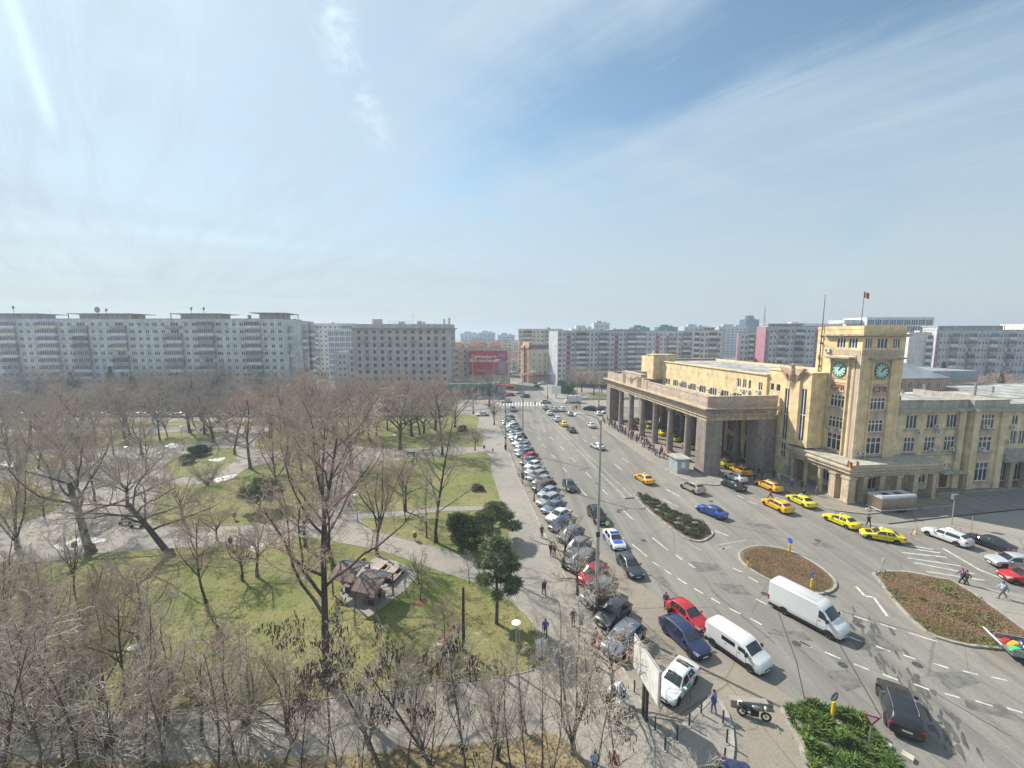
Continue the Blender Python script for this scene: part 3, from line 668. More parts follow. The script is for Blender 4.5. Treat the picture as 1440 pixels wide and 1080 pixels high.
# --- the corner building with the mansard and sign
B = Bld('corner_building', 'cream and orange corner building with a dark mansard roof sign and red pilaster', 'building', (9.2, 228), 0)
ops = []
for i in range(4):
    for f in range(4): u = 3.0+i*3.0; ops.append((u-.45, u+.45, 4.6+f*3.1+.5, 4.6+f*3.1+2.3, 'v'))
B.facade((0,0), (14,0), 0, 18.6, ops); B.facade((14,0),(14,14),0,18.6)
B.facade((14,14), (-4,14), 0, 18.6); B.facade((-4,6), (0,0), 0, 19.6, [(2.2, 3.2, 5+f*3, 6.6+f*3, 'd') for f in range(4)]+[(4.6, 5.6, 5+f*3, 6.6+f*3, 'd') for f in range(4)], m=1); B.facade((-4,14),(-4,6),0,18.6,m=1)
B.wall.flat([(0,0),(14,0),(14,14),(-4,14),(-4,6)], 18.6, 2)
b = MB(); b.add([(-.3,-.3,18.61),(14.3,-.3,18.61),(14.3,14,18.61),(-.3,14,18.61),(.8,2,21.2),(13,2,21.2),(13,13,21.2),(.8,13,21.2)], [(0,1,5,4),(1,2,6,5),(2,3,7,6),(3,0,4,7),(4,5,6,7)]); b.build('roof', mat('mansard', (.16,.12,.14), .7, .2, .6), B.root)
b = MB(); b.box(1, 13, 1.2, 1.35, 18.9, 20.6); b.build('sign_board', mat('sign_dark', (.10,.10,.16), .6, .1, 1), B.root)
b = MB(); b.add([(-4.5,5.8,19.3),(0,-.6,19.3),(.4,0,22.5),(-3.9,7,22.5)], [(0,1,2,3)]); b.box(-4.6, .2, 6, 13, 18.6, 22.8); b.build('attic', 'orange_wall', B.root)
b = MB(); b.box(-2.55, -1.75, 2.6, 3.4, 0, 20.6); b.build('pilaster', 'red_panel', B.root)
b = MB(); b.box(-1, 15.5, -2.6, -.01, 3.9, 4.5); b.box(-1, 4, -4, -2.6, 4.0, 4.35); b.build('awning', 'red_panel', B.root)
b = MB()
for x in (0, 4, 8, 12): b.cyl(x, -2.3, 0, 3.9, .12, 8)
b.build('awning_post', 'metal_grey', B.root)
B.fin(['cream_wall', 'orange_wall', 'roof_felt'])
# --- further blocks behind the corner
panel_block('apartment_block', 'brown grey block with tall chimneys rising behind the corner building', (4.5, 292), 0, 9, 'lbwwlbwl', 12, ['cream_wall', 'orange_wall'], fh=2.9)
panel_block('apartment_building', 'pale flats with orange gable lower down the avenue left of the corner building', (-9, 262), 0, 6, 'wlw', 12, ['cream_wall', 'orange_wall'], fh=2.9, cat='apartment building')
# --- long blue-grey slab with red stripes behind the square
def slab_at(px0, px1, Y0, Y1, top, name, label, pat, mats, stripe=None, side='', depth=13, fh=2.83, roofs=(), **k):
    x0 = (px0-720)/CF*Y0; x1 = (px1-720)/CF*Y1; Ln = math.hypot(x1-x0, Y1-Y0)
    tot = sum({'w': 2.9, 'l': 3.3, 'b': 6.2, 'B': 7.4, 's': 2.9, 'n': 1.6, 'g': 3.0, 'p': 4.2}[c] for c in pat)
    fl = round((top-3.4-.9)/fh); fh = (top-4.3)/fl
    B = panel_block(name, label, (x0, Y0), math.atan2(Y1-Y0, x1-x0), fl, pat, depth, mats, fh=fh, z0=3.4, side=side, stripe=stripe, roofs=roofs, **k)
    B.root.scale = (Ln/tot, 1, 1)
    return B
slab_at(784, 973, 214, 236, 28.6, 'apartment_block', 'long blue grey apartment slab with three dark red window stripes behind the station portico', 'lwslBlwwbwlslwbBwlwslwbwlbw', ['panel_blue', 'panel_blue'], 'red_panel', roofs=[(42, 62, 3, 9, .6, .8)])
slab_at(975, 1013, 205, 199, 28.6, 'apartment_block', 'white apartment block end with small balconies and a tall pink gable strip', 'plwbw', ['panel_white', 'panel_grey'], roofs=[(6, 13, 2, 9, 1.2, 1.4)], depth=24)
slab_at(1036, 1078, 222, 216, 27.6, 'apartment_block', 'pale apartment block with a pink panelled corner, right of the white block end', 'nwwpslw', ['panel_white', 'pink_panel'], 'pink_panel', depth=14)
slab_at(1074, 1160, 196, 190, 30.2, 'apartment_block', 'grey apartment slab with a tall mauve end strip, rising left of the clock tower', 'slwBlwbwlwslw', ['panel_blue', 'pink_panel'], 'pink_panel', roofs=[(3, 30, 2, 10, 1.2, 1.0)])
slab_at(1275, 1312, 182, 178, 27.3, 'apartment_block', 'cream white apartment gable with a strip of loggias right of the clock tower', 'nnnnnp', ['panel_white', 'panel_white'], None, depth=12)
slab_at(1313, 1475, 176, 168, 28.3, 'apartment_block', 'long grey apartment slab with scattered pink balconies above the low station roofs', 'slwwbwwlbwlwwblwwbwlwwbwlb', ['panel_blue', 'panel_blue'], 'pink_panel', roofs=[(3, 60, 2, 10, 1.6, .8)], depth=13)
B = Bld('office_building', 'modern white and blue glass office block above the roof of the clock tower wing', 'office building', (200, 235), math.radians(-3))
B.facade((0,0), (36,0), 0, 36.3, ops_grid(36, 9, 9, 2.0, 3.7, 3.5, 3.0, 'tb', .3, .5)); B.facade((36,0),(36,18),0,36.3); B.facade((36,18),(0,18),0,36.3); B.facade((0,18),(0,0),0,36.3)
B.wall.flat([(0,0),(36,0),(36,18),(0,18)],36.3,1); b = MB(); b.box(-10, 20, 3, 16, 33, 35); b.build('roof_room', 'band_white', B.root); B.fin(['band_white', 'roof_felt'])
B = Bld('office_building', 'white topped blue office block just left of the tower mast', 'office building', (193, 285), math.radians(0))
B.facade((0,0), (34,0), 0, 34.2, ops_grid(34, 9, 8, 2.0, 3.9, 3.3, 3.0, 'tb', .3, .5)); B.facade((34,0),(34,18),0,34.2); B.facade((34,18),(0,18),0,34.2); B.facade((0,18),(0,0),0,34.2)
B.wall.flat([(0,0),(34,0),(34,18),(0,18)],34.2,1); B.fin(['band_white', 'roof_felt'])
slab_at(1433, 1475, 205, 203, 32, 'apartment_block', 'tall white apartment tower at the right border of the skyline', 'wlwbw', ['panel_white', 'panel_white'], None, depth=12)
# --- far skyline, hazy
sky_rnd = random.Random(5)
for i, (px, wpx, Y, top, m_, lab) in enumerate([(648,26,620,29.5,'panel_blue','low hazy blue block on the far skyline, leftmost beyond the beige flats'),(674,22,640,31,'panel_blue','hazy blue block on the far skyline above the red advert'),(652,50,420,21.5,'hotel_stone','long low hazy block on the skyline behind the beige flats'),
        (834,22,520,42,'panel_blue','blue stepped office block with rounded top on the far skyline'),(888,24,500,36,'shop_green','greenish hazy tower block, first of the far row above the red striped slab'),(925,26,500,36.5,'shop_green','greenish hazy tower block, second of the far row above the red striped slab'),
        (960,34,500,37,'panel_blue','grey green hazy block above the white apartment end'),(1008,40,520,37.5,'panel_blue','wide hazy block beside the blue glass tower'),(1046,18,540,47,'glass_blue','blue glass tower topping the skyline left of the clock tower'),
        (1106,30,420,37,'panel_white','white roofed office slab beyond the mauve ended flats'),(803,36,330,31.5,'panel_white','pale block behind the left end of the red striped slab'),(700,24,560,27,'panel_blue','faint low block closing the avenue view')]):
    B = Bld('office_building' if 'office' in lab or 'tower' in lab else 'apartment_block', lab, 'distant building', ((px-720)/CF*Y, Y), 0)
    w_ = wpx/CF*Y; d_ = 16; n = max(3, int(w_/5)); fl = int((top-3)/3.4)
    ops = ops_grid(w_, n, fl, 1.5, 3.4, w_/n*.6, 1.8, 's'+('b' if m_ == 'glass_blue' else ''), .8, .6, sky_rnd)
    B.facade((0,0),(w_,0),0,top,ops); B.facade((w_,0),(w_,d_),0,top); B.facade((w_,d_),(0,d_),0,top); B.facade((0,d_),(0,0),0,top); B.wall.flat([(0,0),(w_,0),(w_,d_),(0,d_)],top,1)
    b = MB(); b.box(w_*.2, w_*.55, 3, 10, top, top+2.6); b.box(w_*.65, w_*.8, 4, 8, top, top+1.6); b.build('roof_room', m_, B.root)
    if m_ == 'glass_blue': b = MB(); b.cyl(w_*.5, 8, top, top+5, w_*.3, 16); b.build('roof_drum', m_, B.root)
    B.fin([m_, 'roof_felt'], 40)
t = thing('lattice_mast', 'thin red and white lattice mast on the far skyline', 'mast', ((1071-720)/CF*700, 700))
b = MB()
for sx_, sy_ in ((-1,-1),(1,-1),(1,1),(-1,1)): b.tube([(sx_*3,sy_*3,0),(sx_*.5,sy_*.5,60),(0,0,78)], [.35,.25,.15], 4)
for k in range(16):
    z = k*4; q = 3-2.5*z/60
    b.box(-q, q, -q-.1, -q+.1, z, z+.3); b.box(-q, q, q-.1, q+.1, z, z+.3); b.tube([(-q,-q,z),(q,-q,z+4)], .12, 4)
b.build('lattice', mat('mast_paint', (.35,.2,.18), .6, .2, .1), t)
# a dense spread of low houses to the horizon, one by one
house_m = ['cream_wall', 'beige_wall', 'panel_white', 'hotel_stone', 'panel_grey']
n_h = 0
for i in range(150):
    Y = sky_rnd.uniform(235, 700); px = sky_rnd.choice([sky_rnd.uniform(636, 730), sky_rnd.uniform(640, 728), sky_rnd.uniform(700, 1180)])
    x = (px-720)/CF*Y
    if Y < 330 and 700 < px: continue
    w_ = sky_rnd.uniform(9, 18); h_ = sky_rnd.uniform(7, 13) if Y < 400 else sky_rnd.uniform(9, 19); n_h += 1
    if n_h > 46: break
    red = sky_rnd.random() < .45
    side_ = 'left of the avenue' if px < 700 else 'beyond the square'
    t = thing('house', 'low %s roofed house in the distant sprawl %s' % ('red' if red else 'grey', side_), 'house', (x, Y), sky_rnd.uniform(-.3, .3), 'distant houses with %s roofs %s' % ('red' if red else 'grey', side_))
    b = MB(); b.box(0, w_, 0, 10, 0, h_); mw = sky_rnd.choice(house_m); b.build('wall', mw, t)
    b = MB(); b.add([(-.4,-.4,h_+.01),(w_+.4,-.4,h_+.01),(w_+.4,10.4,h_+.01),(-.4,10.4,h_+.01),(2,5,h_+2.6),(w_-2,5,h_+2.6)], [(0,1,5,4),(1,2,5),(2,3,4,5),(3,0,4)]); b.build('roof', 'roof_tile' if red else 'roof_felt', t)
    for k in range(int(w_/3)):
        for f in range(int(h_/3)): 
            b = MB() if (k == 0 and f == 0) else b
            b.box(1+k*3, 2.1+k*3, -.05, -.003, 1+f*3, 2.4+f*3)
    b.build('window', 'glass', t)
# ================================================================== THE STATION (local x = away from the avenue, y = along it)
mat('station_yellow', (.75,.585,.335), .9, .05, .25, streak=.09, fine=3)
mat('station_olive', (.73,.60,.385), .9, .06, .25, streak=.12, fine=3)
mat('station_pink', (.55,.43,.34), .9, .08, .4, streak=.2)
mat('portico_stone', (.53,.42,.34), .9, .08, .4, fine=5, streak=.12)
mat('column_stone', (.31,.265,.24), .85, .15, 1.2, fine=6, streak=.2)
mat('pale_stone', (.55,.45,.33), .9, .1, .6, fine=6, streak=.25)
mat('ledge_stone', (.45,.42,.36), .9, .12, 1, streak=.2)
mat('letter_red', (.36,.14,.08), .7, .1, 2); mat('letter_pale', (.62,.58,.5), .7, .1, 2)
mat('clock_face', (.42,.68,.58), .4, .08, 1); mat('clock_black', (.015,.03,.03), .5, .1, 1)
mat('relief', (.50,.37,.26), .9, .15, 2)
mat('door_brown', (.16,.06,.05), .6, .15, 2)
mat('roof_pale', (.46,.455,.43), .8, .3, .18, fine=4, streak=0); mat('roof_zinc', (.30,.33,.36), .6, .15, .3)
S = lambda n, lab, cat, a=0, bb=0, g=None: Bld(n, lab, cat, W(a, bb), TH, g)
# ---- portico: square end piers, six round columns, deep frieze and parapet
Pt = S('station_portico', 'long stone portico with square end piers and round columns before the yellow hall', 'portico')
LY = 53.6; DX = 14.2
def pier(x, y, w, d, top=10.35):
    b = MB(); b.box(x, x+w, y, y+d, .14, top); b.box(x-.12, x+w+.12, y-.12, y+d+.12, .14, .9)
    for k in range(1, 9):
        z = .9+k*1.04; b.box(x-.015, x+w+.015, y-.015, y+d+.015, z, z+.03)
    b.build('pier', 'column_stone', Pt.root)
pier(0, 0, 3.3, 3.1); pier(0, LY-3.1, 3.3, 3.1); pier(DX-3.6, .1, 3.4, 3.0); pier(DX-3.6, LY-3.1, 3.4, 3.0)
def column(x, y, r=.70):
    o = thing('c', 'c', 'c') if False else None
    b = MB(); b.lathe([(r+.16,.14),(r+.16,.45),(r+.04,.5),(r+.02,3),(r-.06,9.4),(r-.06,9.55)], x, y, 20)
    c_ = b.build('column', 'column_stone', Pt.root, smooth=40)
    b = MB(); b.lathe([(r-.03,9.55),(r+.1,9.75),(r-.02,9.9),(r+.28,10.15),(r+.3,10.34)], x, y, 14); b.box(x-r-.3, x+r+.3, y-r-.3, y+r+.3, 10.2, 10.345)
    for k in range(8):
        t = k*PI/4; b.box(x+(r+.08)*math.cos(t)-.12, x+(r+.08)*math.cos(t)+.12, y+(r+.08)*math.sin(t)-.12, y+(r+.08)*math.sin(t)+.12, 9.7, 10.15)
    b.build('capital', 'pale_stone', c_)
for k in range(6): column(1.5, 3.1+(LY-6.2)*(k+.75)/6.5)
for k in range(8): column(12.0, 5.2+(LY-10.4)*(k+.5)/8, .66)
for k in range(3):
    pass
# lintels round the outside and ceiling slab inside them
b = MB(); b.box(.15, 3.0, 0.15, LY-.15, 10.36, 11.05); b.box(3.0, DX, .15, 3.0, 10.36, 11.05); b.box(3.0, DX, LY-3.0, LY-.15, 10.36, 11.05); b.box(3.0, DX, 3.0, LY-3.0, 10.75, 11.04)
b.build('lintel', 'pale_stone', Pt.root)
def rb(b, e, w_, z0, z1, ex=0):
    b.box(-e, w_, -e, LY+e, z0, z1); b.box(w_, DX+ex, -e, w_, z0, z1); b.box(w_, DX+ex, LY-w_, LY+e, z0, z1)
b = MB(); rb(b, -.2, .9, 11.05, 12.45); b.build('frieze', 'portico_stone', Pt.root)
b = MB()
rb(b, .12, .15, 11.0, 11.12); rb(b, .25, .15, 12.1, 12.3); rb(b, .55, .6, 12.45, 12.62); rb(b, .95, .6, 12.62, 12.86)
b.build('cornice', 'pale_stone', Pt.root)
b = MB()
b.box(.15, .7, .15, LY-.15, 12.86, 14.75); b.box(.7, DX, .15, .7, 12.86, 14.75); b.box(.7, DX, LY-.7, LY-.15, 12.86, 14.75)
b.box(.0, .85, .0, .12, 14.5, 14.62) if False else None
b.box(.08, .78, .08, LY-.08, 14.75, 14.9); b.box(.78, DX, .08, .78, 14.75, 14.9); b.box(.78, DX, LY-.78, LY-.08, 14.75, 14.9)
for z in (13.35, 13.7): b.box(.09, .2, .2, LY-.2, z, z+.08); b.box(.2, DX, .09, .2, z, z+.08)
b.build('parapet', 'portico_stone', Pt.root)
b = MB(); b.box(.7, DX, .7, LY-.7, 11.06, 11.7); b.build('roof', 'roof_felt', Pt.root)
# raised central attic with the winged wheel in relief
b = MB(); y0, y1 = 25.5, 43.5
b.box(-.15, 1.1, y0+3, y1-3, 12.87, 16.1); b.box(-.05, .95, y0+1.5, y0+3, 12.87, 15.5); b.box(-.05, .95, y1-3, y1-1.5, 12.87, 15.5); b.box(.0, .9, y0, y0+1.5, 12.87, 15.1); b.box(.0, .9, y1-1.5, y1, 12.87, 15.1)
b.box(-.25, 1.2, y0+2.8, y1-2.8, 16.1, 16.3)
for k in range(4):
    for q in (y0+3.4+k*.5, y1-3.4-k*.5): b.cyl(-.2, q, 13, 15.7, .13, 6)
b.build('attic', 'portico_stone', Pt.root)
b = MB(); ym = (y0+y1)/2
for k in range(16):
    t = k*PI/8; b.tube([(-.22, ym, 14.4), (-.22, ym+.7*math.cos(t), 14.4+.7*math.sin(t))], .05, 4)
b.tube([(-.24, ym+.75*math.cos(k*PI/10), 14.4+.75*math.sin(k*PI/10)) for k in range(21)], .1, 5)
for sd in (-1, 1):
    for k in range(7): b.tube([(-.22, ym+sd*.7, 14.3+.06*k), (-.24, ym+sd*(1.6+.25*k), 14.6+.12*k), (-.2, ym+sd*(2.2+.25*k), 14.3+.22*k)], [.1,.08,.03], 4)
b.build('winged_wheel_relief', 'relief', Pt.root)
me = textmesh('GARA DE NORD BUCUREȘTI', 1.05, .03, .02); me.materials.append(M('letter_pale')); o = link('lettering', me, Pt.root, (.17, 29, 11.42)); o.rotation_euler = (PI/2, 0, -PI/2)
for ww, zz in ((6.8, 11.5),): 
    b = MB()
    for k in range(26):
        x = 1.2+k*.42; 
        if k % 7 == 6: continue
        b.box(x, x+.24, .12, .195, 11.5+.1*(k % 3), 12.0)
    b.build('frieze_relief', 'column_stone', Pt.root)
Pt.fin(['portico_stone'])
# ---- main hall behind it
Hl = S('station_hall', 'yellow rendered station hall rising behind the stone portico', 'station hall')
ops = []
for k in range(10):
    y = 6+k*4.4; ops.append((y, y+2.6, 12.0, 13.7, 't'))
# front wall faces the avenue (-x): run from far end to near end
Ln = 58.0-3.4
ops2 = [(Ln-(q[1]-3.4), Ln-(q[0]-3.4), q[2], q[3], q[4]) for q in ops if q[0] > 9]
ops2 += [(Ln-8.6, Ln-7.5, 15.1, 16.9, 'd'), (Ln-6.9, Ln-5.8, 15.1, 16.9, 'd'), (Ln-5.1, Ln-4.4, 15.1, 16.9, '1'), (Ln-2.2, Ln-1.1, 15.2, 16.8, 'd')]
ops2 += [(y, y+2.6, .3, 4.2, 's') for y in [3+k*5.8 for k in range(9)]]+[(y, y+2.6, 5.2, 9.6, 's') for y in [3+k*5.8 for k in range(9)]]
Hl.facade((DX+.02, 58), (DX+.02, 3.4), 0, 18.5, ops2)
Hl.facade((DX+.02, 3.4), (38, 3.4), 0, 18.5); Hl.facade((38, 3.4), (38, 58), 0, 18.5); Hl.facade((38, 58), (DX+.02, 58), 0, 18.5)
Hl.wall.flat([(DX+.02,3.4),(38,3.4),(38,58),(DX+.02,58)], 17.9, 1)
b = MB(); b.box(DX-.25, DX+.5, 3.3, 46.4, 18.35, 18.62); b.box(DX+.5, 38.2, 57.4, 58.2, 18.4, 18.62); b.build('coping', 'station_yellow', Hl.root)
b = MB(); b.box(DX-2.6, DX+4, 46.5, 50.6, 13, 20.2); b.box(DX-1.4, DX+4, 50.6, 57.5, 13, 19.6); b.box(DX-2.8, DX+4.2, 46.3, 50.8, 20.2, 20.45); b.build('attic_tower', 'station_yellow', Hl.root)
for k, (y, z) in enumerate([(7.5, 14.3), (12.6, 12.9), (16.8, 12.8), (21.5, 12.7), (25.6, 12.8), (30.6, 12.7), (35, 12.8), (9.3, 14.2), (4.6, 14.6)]):
    Hl.add('air_conditioner', ac_mesh(), (DX-.0, y+1.2, z), -PI/2)
for k in range(9):
    b = MB(); b.box(DX-.06, DX-.001, 12+k*3.6, 12.22+k*3.6, 16.6, 16.9); b.build('vent', 'ledge_stone', Hl.root)
b = MB(); b.cyl(DX+2, 56, 19.6, 21.4, .9, 12, r1=.3); b.build('finial', 'ledge_stone', Hl.root)
Hl.fin(['station_yellow', 'roof_pale'])
# ---- stair block with two tall slit windows and the eagle
Sb = S('stair_block', 'yellow station block with two tall slit windows and an eagle relief at the roof corner', 'station block')
Ln = 10.0
Sb.facade((14.6, 3.4), (14.6, -6.6), 6.6, 19.5, [(4.3, 5.4, 6.8, 16.4, 'v'), (8.0, 9.2, 7.6, 16.8, 'v'), (.6, 1.5, 15.6, 16.9, '1'), (2.1, 3.1, 15.6, 16.9, '1')])
Sb.facade((14.6, 3.4), (14.6, -3.0), 0, 6.6, [(4.3, 5.4, 3.5, 6.3, 'v'), (5.2, 6.2, .2, 2.4, 's')])
Sb.facade((14.6, -6.6), (24, -6.6), 6.6, 19.5); Sb.facade((14.6, -3), (24, -3), 0, 6.6); Sb.facade((24, -6.6), (24, 3.4), 0, 19.5); Sb.facade((24, 3.4), (14.6, 3.4), 0, 19.5)
Sb.wall.flat([(14.6,-6.6),(24,-6.6),(24,3.4),(14.6,3.4)], 19.5, 1); Sb.wall.add([(14.6,-6.6,6.6),(14.6,-3,6.6),(24,-3,6.6),(24,-6.6,6.6)], [(0,1,2,3)], 0)
b = MB(); b.box(14.45, 24, -6.7, 3.45, 19.5, 19.72); b.build('coping', 'station_yellow', Sb.root)
b = MB(); b.box(14.25, 14.59, -4.5, -2.6, 6.6, 19.2); b.build('pilaster', 'station_yellow', Sb.root)
# eagle: body, head, feathered wings, fan of tail feathers hanging below
b = MB(); ex, ey, ez = 14.1, -2.9, 19.6
b.lathe([(.0,-1.7),(.45,-1.4),(.62,-.5),(.6,.2),(.36,.75),(.3,.95),(.38,1.15),(.3,1.4),(0,1.5)], ex, ey, 12); 
b.v = [(x, y, z+ez) for x, y, z in b.v]
b.tube([(ex-.25, ey, ez+1.25), (ex-.6, ey+.1, ez+1.1), (ex-.65, ey+.1, ez+.9)], [.16,.1,.02], 6)
for sd in (-1, 1):
    for k in range(9):
        t = k/8; b.tube([(ex+.1, ey+sd*.45, ez+.35-.5*t), (ex-.05, ey+sd*(1.5+1.2*(1-t)), ez+.75-1.3*t), (ex+.2, ey+sd*(3.3-2.2*t), ez+.5-2.4*t)], [.2,.2,.05], 5)
for k in range(5): b.tube([(ex+.1, ey+(k-2)*.18, ez-1.3), (ex+.2, ey+(k-2)*.32, ez-3.6+.25*abs(k-2))], [.16,.06], 5)
b.build('eagle_relief', 'relief', Sb.root, smooth=50)
Sb.fin(['station_yellow', 'roof_pale'])
# ---- clock tower
Tw = S('clock_tower', 'square yellow clock tower with two round clocks and red CFR letters on the station corner', 'clock tower')
x0, x1, y0, y1, TH_ = 17.8, 25.4, -12.0, -3.6, 27.0
def tower_ops(Ln, c):
    o = []
    for z, h, st in ((6.9, 2.7, 'x'), (10.6, 1.9, 'q'), (14.2, 1.9, 'q')): o.append((c-1.35, c+1.35, z, z+h, st))
    return o
# street face, far end first
c1_ = 4.9
Tw.facade((x0, y1), (x0, y0), 0, TH_, [(1.7+.6, 2.9+.5, 24.0, 25.6, 'd'), (3.9, 5.4, 24.0, 25.6, 't'), (6.0, 7.5, 24.0, 25.6, 't')][1:]+tower_ops(8.4, c1_)+[(.4, .8, 9, 10.4, '1'), (.4, .8, 12, 13.4, '1'), (.4, .8, 15.4, 16.8, '1')]+[(3.4, 5.2, 1.0, 3.6, 'x')])
c2_ = 3.7
Tw.facade((x0, y0), (x1, y0), 0, TH_, [(.5, 1.7, 24.0, 25.6, 't'), (2.6, 4.4, 24.0, 25.6, 't'), (5.4, 6.6, 24.0, 25.6, 't')]+tower_ops(7.6, c2_)+[(2.6, 5.0, 1.0, 3.8, 'x')])
Tw.facade((x1, y0), (x1, y1), 0, TH_); Tw.facade((x1, y1), (x0, y1), 0, TH_); Tw.wall.flat([(x0,y0),(x1,y0),(x1,y1),(x0,y1)], TH_-.9, 1)
b = MB(); b.box(x0-.05, x0+.3, y0-.05, y1+.05, TH_, TH_+.55); b.box(x0+.3, x1+.05, y0-.05, y0+.3, TH_, TH_+.55); b.box(x1-.3, x1+.05, y0+.3, y1+.05, TH_, TH_+.55); b.box(x0+.3, x1-.3, y1-.3, y1+.05, TH_, TH_+.55)
b.build('parapet', 'station_yellow', Tw.root)
b = MB(); b.box(x0-.75, x0-.02, y0-.75, y1-1.6, 26.0, 26.25); b.box(x0-.02, x1+.2, y0-.75, y0-.02, 26.0, 26.25); b.box(x0-.4, x0-.02, y0-.4, y1-1.8, 25.8, 26.0); b.box(x0-.02, x1, y0-.4, y0-.02, 25.8, 26.0)
b.build('cornice', 'pale_stone', Tw.root)
b = MB(); cy = y1-c1_; cx = x0+c2_
# pink recessed strips are built as thin panels between the pilasters
def strip(axis, c, z0, z1, m='station_pink', half=1.45, d=.03):
    q = MB()
    if axis == 'y': q.box(x0-d, x0-.003, c-half, c+half, z0, z1)
    else: q.box(c-half, c+half, y0-d, y0-.003, z0, z1)
    q.build('spandrel', m, Tw.root)
for z0_, z1_ in ((9.7, 10.5), (12.6, 14.1), (5.3, 6.8)): strip('y', cy, z0_, z1_); strip('x', cx, z0_, z1_)
strip('y', cy, 16.2, 17.1); strip('x', cx, 16.2, 17.1)
for q in (1, ):
    b = MB()
    for s1 in (-1.75, 1.55): b.box(x0-.28, x0-.004, cy+s1, cy+s1+.2, 5.2, 22.6); b.box(cx+s1, cx+s1+.2, y0-.28, y0-.004, 5.2, 22.6)
    b.box(x0-.14, x0-.004, y0+.02, y0+.6, 5.2, 22.9, 1); b.box(x0-.14, x0+.5, y0-.14, y0-.004, 5.2, 22.9); b.box(x0-.22, x0-.142, y0+.75, y0+1.0, 5.2, 22.9, 1)
    b.build('pilaster', ['station_olive', 'station_pink'], Tw.root)
b = MB(); b.box(x0-.06, x0-.003, y0+.2, y1-2, 22.9, 23.7); b.box(x0+.2, x1-.1, y0-.06, y0-.003, 22.9, 23.7); b.build('band', 'station_pink', Tw.root)
b = MB(); b.box(x0-1.3, x0-.01, cy-2.6, cy+2.4, 22.35, 22.6); b.box(cx-2.5, cx+2.9, y0-1.3, y0-.01, 22.35, 22.6); b.box(x0-.9, x0-.01, cy-2.2, cy+2.0, 22.2, 22.35); b.box(cx-2.1, cx+2.5, y0-.9, y0-.01, 22.2, 22.35); b.build('clock_hood', 'ledge_stone', Tw.root)
b = MB()
for z in (6.75, 10.45, 14.05): b.box(x0-.32, x0-.002, cy-1.5, cy+1.5, z-.12, z); b.box(cx-1.5, cx+1.5, y0-.32, y0-.002, z-.12, z)
b.build('sill', 'ledge_stone', Tw.root)
def clock(axis, c, z):
    fr = MB(); fr.box(-1.45, 1.45, -.1, -.004, -1.45, 1.45); f = fr.build('clock_panel', 'pale_stone', Tw.root)
    fc = MB(); n = 32; fc.add([(1.2*math.cos(2*PI*k/n), -.16, 1.2*math.sin(2*PI*k/n)) for k in range(n)]+[(1.2*math.cos(2*PI*k/n), -.1, 1.2*math.sin(2*PI*k/n)) for k in range(n)], [tuple(range(n))]+[(k, n+k, n+(k+1)%n, (k+1)%n) for k in range(n)])
    fc.build('clock_face', 'clock_face', f)
    hd = MB()
    hd.tube([(1.2*math.cos(2*PI*k/32), -.17, 1.2*math.sin(2*PI*k/32)) for k in range(33)], .055, 5)
    for k in range(12):
        t = k*PI/6; c_, s_ = math.cos(t), math.sin(t); hd.xf = Matrix.Rotation(-t, 4, 'Y'); hd.box(.82, 1.1, -.19, -.165, -.07, .07); hd.xf = None
    for ang, ln, wd in ((90-34, .62, .09), (90-48, .95, .06)):
        hd.xf = Matrix.Rotation(-math.radians(ang), 4, 'Y'); hd.box(-.2, ln, -.21, -.19, -wd, wd); hd.xf = None
    hd.build('clock_hands', 'clock_black', f)
    if axis == 'y': f.location = (x0, c, z); f.rotation_euler = (0, 0, -PI/2)
    else: f.location = (c, y0, z)
    me = textmesh('CFR', 1.3, .06, .02, .15); me.materials.append(M('letter_red'))
    p_ = MB(); p_.box(-1.7, 1.7, -.12, -.003, -.25, 1.35)
    for e in ((-1.7,-1.6,-.25,1.35), (1.6,1.7,-.25,1.35), (-1.6,1.6,1.25,1.35), (-1.6,1.6,-.25,-.15)): p_.box(e[0], e[1], -.18, -.121, e[2], e[3])
    pl = p_.build('letter_panel', 'station_pink', Tw.root); o = link('lettering', me, pl, (0, -.17, .05)); o.rotation_euler = (PI/2, 0, 0)
    if axis == 'y': pl.location = (x0, c, z-3.4); pl.rotation_euler = (0, 0, -PI/2)
    else: pl.location = (c, y0, z-3.4)
clock('y', cy, 20.4); clock('x', cx, 20.4)
Tw.add('air_conditioner', ac_mesh(), (x0, cy+.9, 9.9), -PI/2); Tw.add('air_conditioner', ac_mesh(), (x0+.3, y0, 6.9), 0); Tw.add('air_conditioner', ac_mesh(), (x0+1.3, y0, 6.8), 0); Tw.add('air_conditioner', ac_mesh(), (x0, y1-2.0, 23.2), -PI/2)
b = MB(); b.tube([(x0-.25, y1-1.0, 19.5), (x0-.25, y1-1.0, 25), (x0-.2, y1-1, 33)], [.1,.09,.04], 6)
for z in (19.6, 25.8, 20.6, 24.6): b.box(x0-.4, x0-.05, y1-1.15, y1-.85, z, z+.25)
b.build('antenna_mast', mat('rust_red', (.18,.07,.06), .7, .2, 3), Tw.root)
for (x, y, z) in ((x0-.16, y0+1.9, 19.3), (x0-.16, y1-.7, 22.2)): 
    b = MB(); b.tube([(x,y,z-.5),(x,y,z+.5)], .06, 5); b.tube([(x,y-.35,z),(x,y+.35,z)], .05, 5); b.build('wall_anchor', 'letter_red', Tw.root)
b = MB(); fx, fy = x0+3.1, y0+3.5; b.tube([(fx,fy,26),(fx,fy,33.2)], [.07,.03], 6); fp = b.build('flagpole', 'rust_red', Tw.root)
mat('flag_blue', (.02,.06,.30), .8, .1, 2); mat('flag_yellow', (.75,.55,.04), .8, .1, 2); mat('flag_red', (.55,.03,.04), .8, .1, 2)
